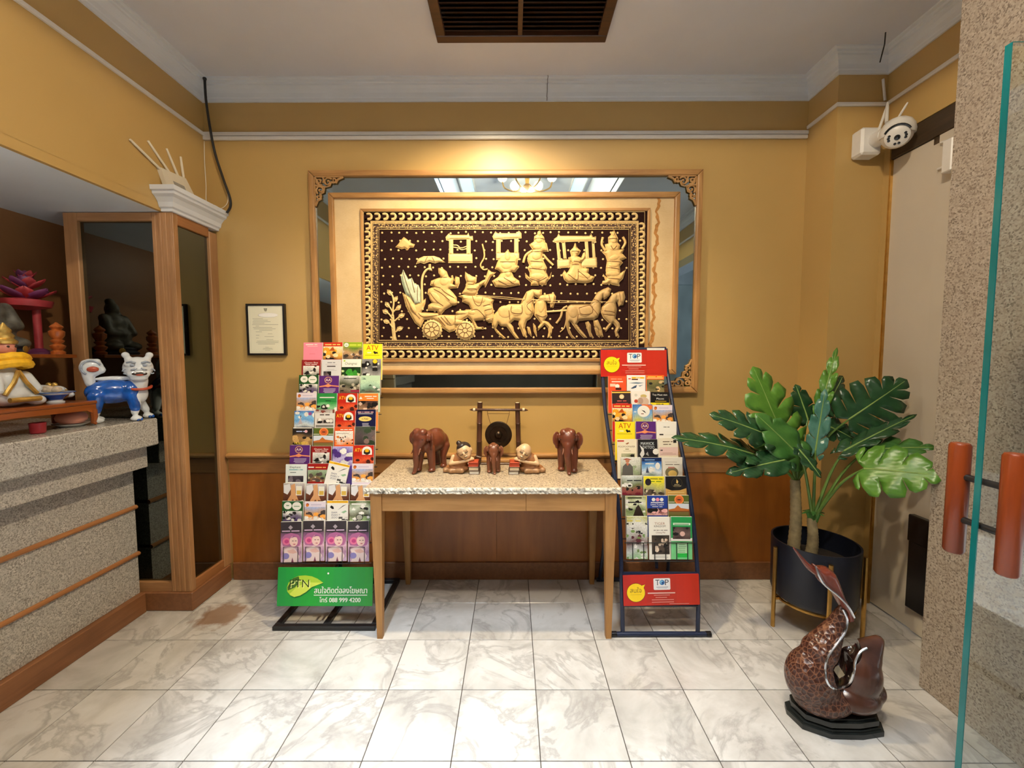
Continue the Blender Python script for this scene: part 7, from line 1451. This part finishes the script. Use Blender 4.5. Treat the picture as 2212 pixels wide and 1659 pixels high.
# red silk lotus ornament
M['red_silk'] = plain('red_silk', (0.42, 0.045, 0.055, 1), 0.45, var=0.25, scale=16); M['purple_silk'] = plain('purple_silk', (0.16, 0.035, 0.12, 1), 0.45, var=0.25)
lx = V((-2.41, 2.10, ZS)); lt = thing('lotus_ornament', 'red and purple silk lotus ornament on a red stem beside the dark statue', 'ornament', (lx.x, lx.y, ZS))
def petal(c, a, tilt, L, w_):
    bb = B(); pr = [(0, .15), (.25, .75), (.55, 1.0), (.8, .7), (1.0, .06)]; rows = []
    d = V((math.cos(a), math.sin(a), 0)); s_ = V((-math.sin(a), math.cos(a), 0))
    for t, q in pr:
        o_ = V(c)+d*(L*t*math.cos(tilt))+V((0, 0, L*t*math.sin(tilt)+0.25*L*t*t)); rows.append([bb.bm.verts.new(o_+s_*(w_*q*u/2)+V((0, 0, 0.12*w_*abs(u)**2))) for u in (-1, -.5, 0, .5, 1)])
    for r0, r1 in zip(rows, rows[1:]):
        for k in range(4): bb.bm.faces.new((r0[k], r0[k+1], r1[k+1], r1[k]))
    return bb
build('stem', B().tube([lx+V((0.02, 0, 0)), lx+V((0.02, 0, 0.24))], 0.016, 10), M['red_silk'], lt, True)
build('foot', B().lathe([(0.05, 0), (0.05, 0.01), (0.02, 0.03)], lx+V((0.02, 0, 0)), 16), M['purple_silk'], lt, True)
build('shelf_tier', B().lathe([(0.03, 0.22), (0.09, 0.235), (0.10, 0.265), (0.04, 0.275)], lx+V((0.0, -0.03, 0)), 20), M['red_silk'], lt, True)
for tier, (z, r, n_, ti) in enumerate(((0.265, 0.105, 8, 0.25), (0.315, 0.080, 7, 0.45), (0.355, 0.055, 6, 0.8))):
    for k in range(n_):
        bb = petal(lx+V((0.0, -0.02, z)), 2*PI*k/n_+tier*0.4, ti, r, r*0.75); o = build('petal', bb, M['red_silk'] if (k+tier) % 3 else M['purple_silk'], lt, True)
        s2 = o.modifiers.new('t', 'SOLIDIFY'); s2.thickness = 0.002
build('heart', B().ico(lx+V((0, -0.02, 0.37)), (0.03, 0.03, 0.045), 2), M['purple_silk'], lt, True)
# turned candle holders
M['turned'] = wood('turned_orange_wood', S(150, 72, 26), S(206, 116, 54), 'z', rough=0.3, coat=0.5)
tp_ = [(0.026, 0), (0.028, 0.012), (0.016, 0.020), (0.026, 0.030), (0.030, 0.042), (0.014, 0.052), (0.024, 0.062), (0.026, 0.068), (0.016, 0.074), (0.028, 0.092), (0.030, 0.112), (0.016, 0.122), (0.026, 0.134), (0.020, 0.142), (0.010, 0.150), (0.003, 0.158)]
for x, y, lab in ((-2.255, 2.063, 'turned orange wooden candle holder at the end of the alcove shelf'), (-2.255, 1.735, 'turned orange wooden candle holder by the dark statue, behind the garland')):
    solo('candle_holder', B().lathe(tp_, (x, y, ZS), 20), M['turned'], lab, 'candle holder', (x, y, ZS), 'turned candle holders', True)

# tidy names: nothing may end up called tmp
for o in list(bpy.data.objects):
    if o.name.startswith(('tmp',)): bpy.data.objects.remove(o)
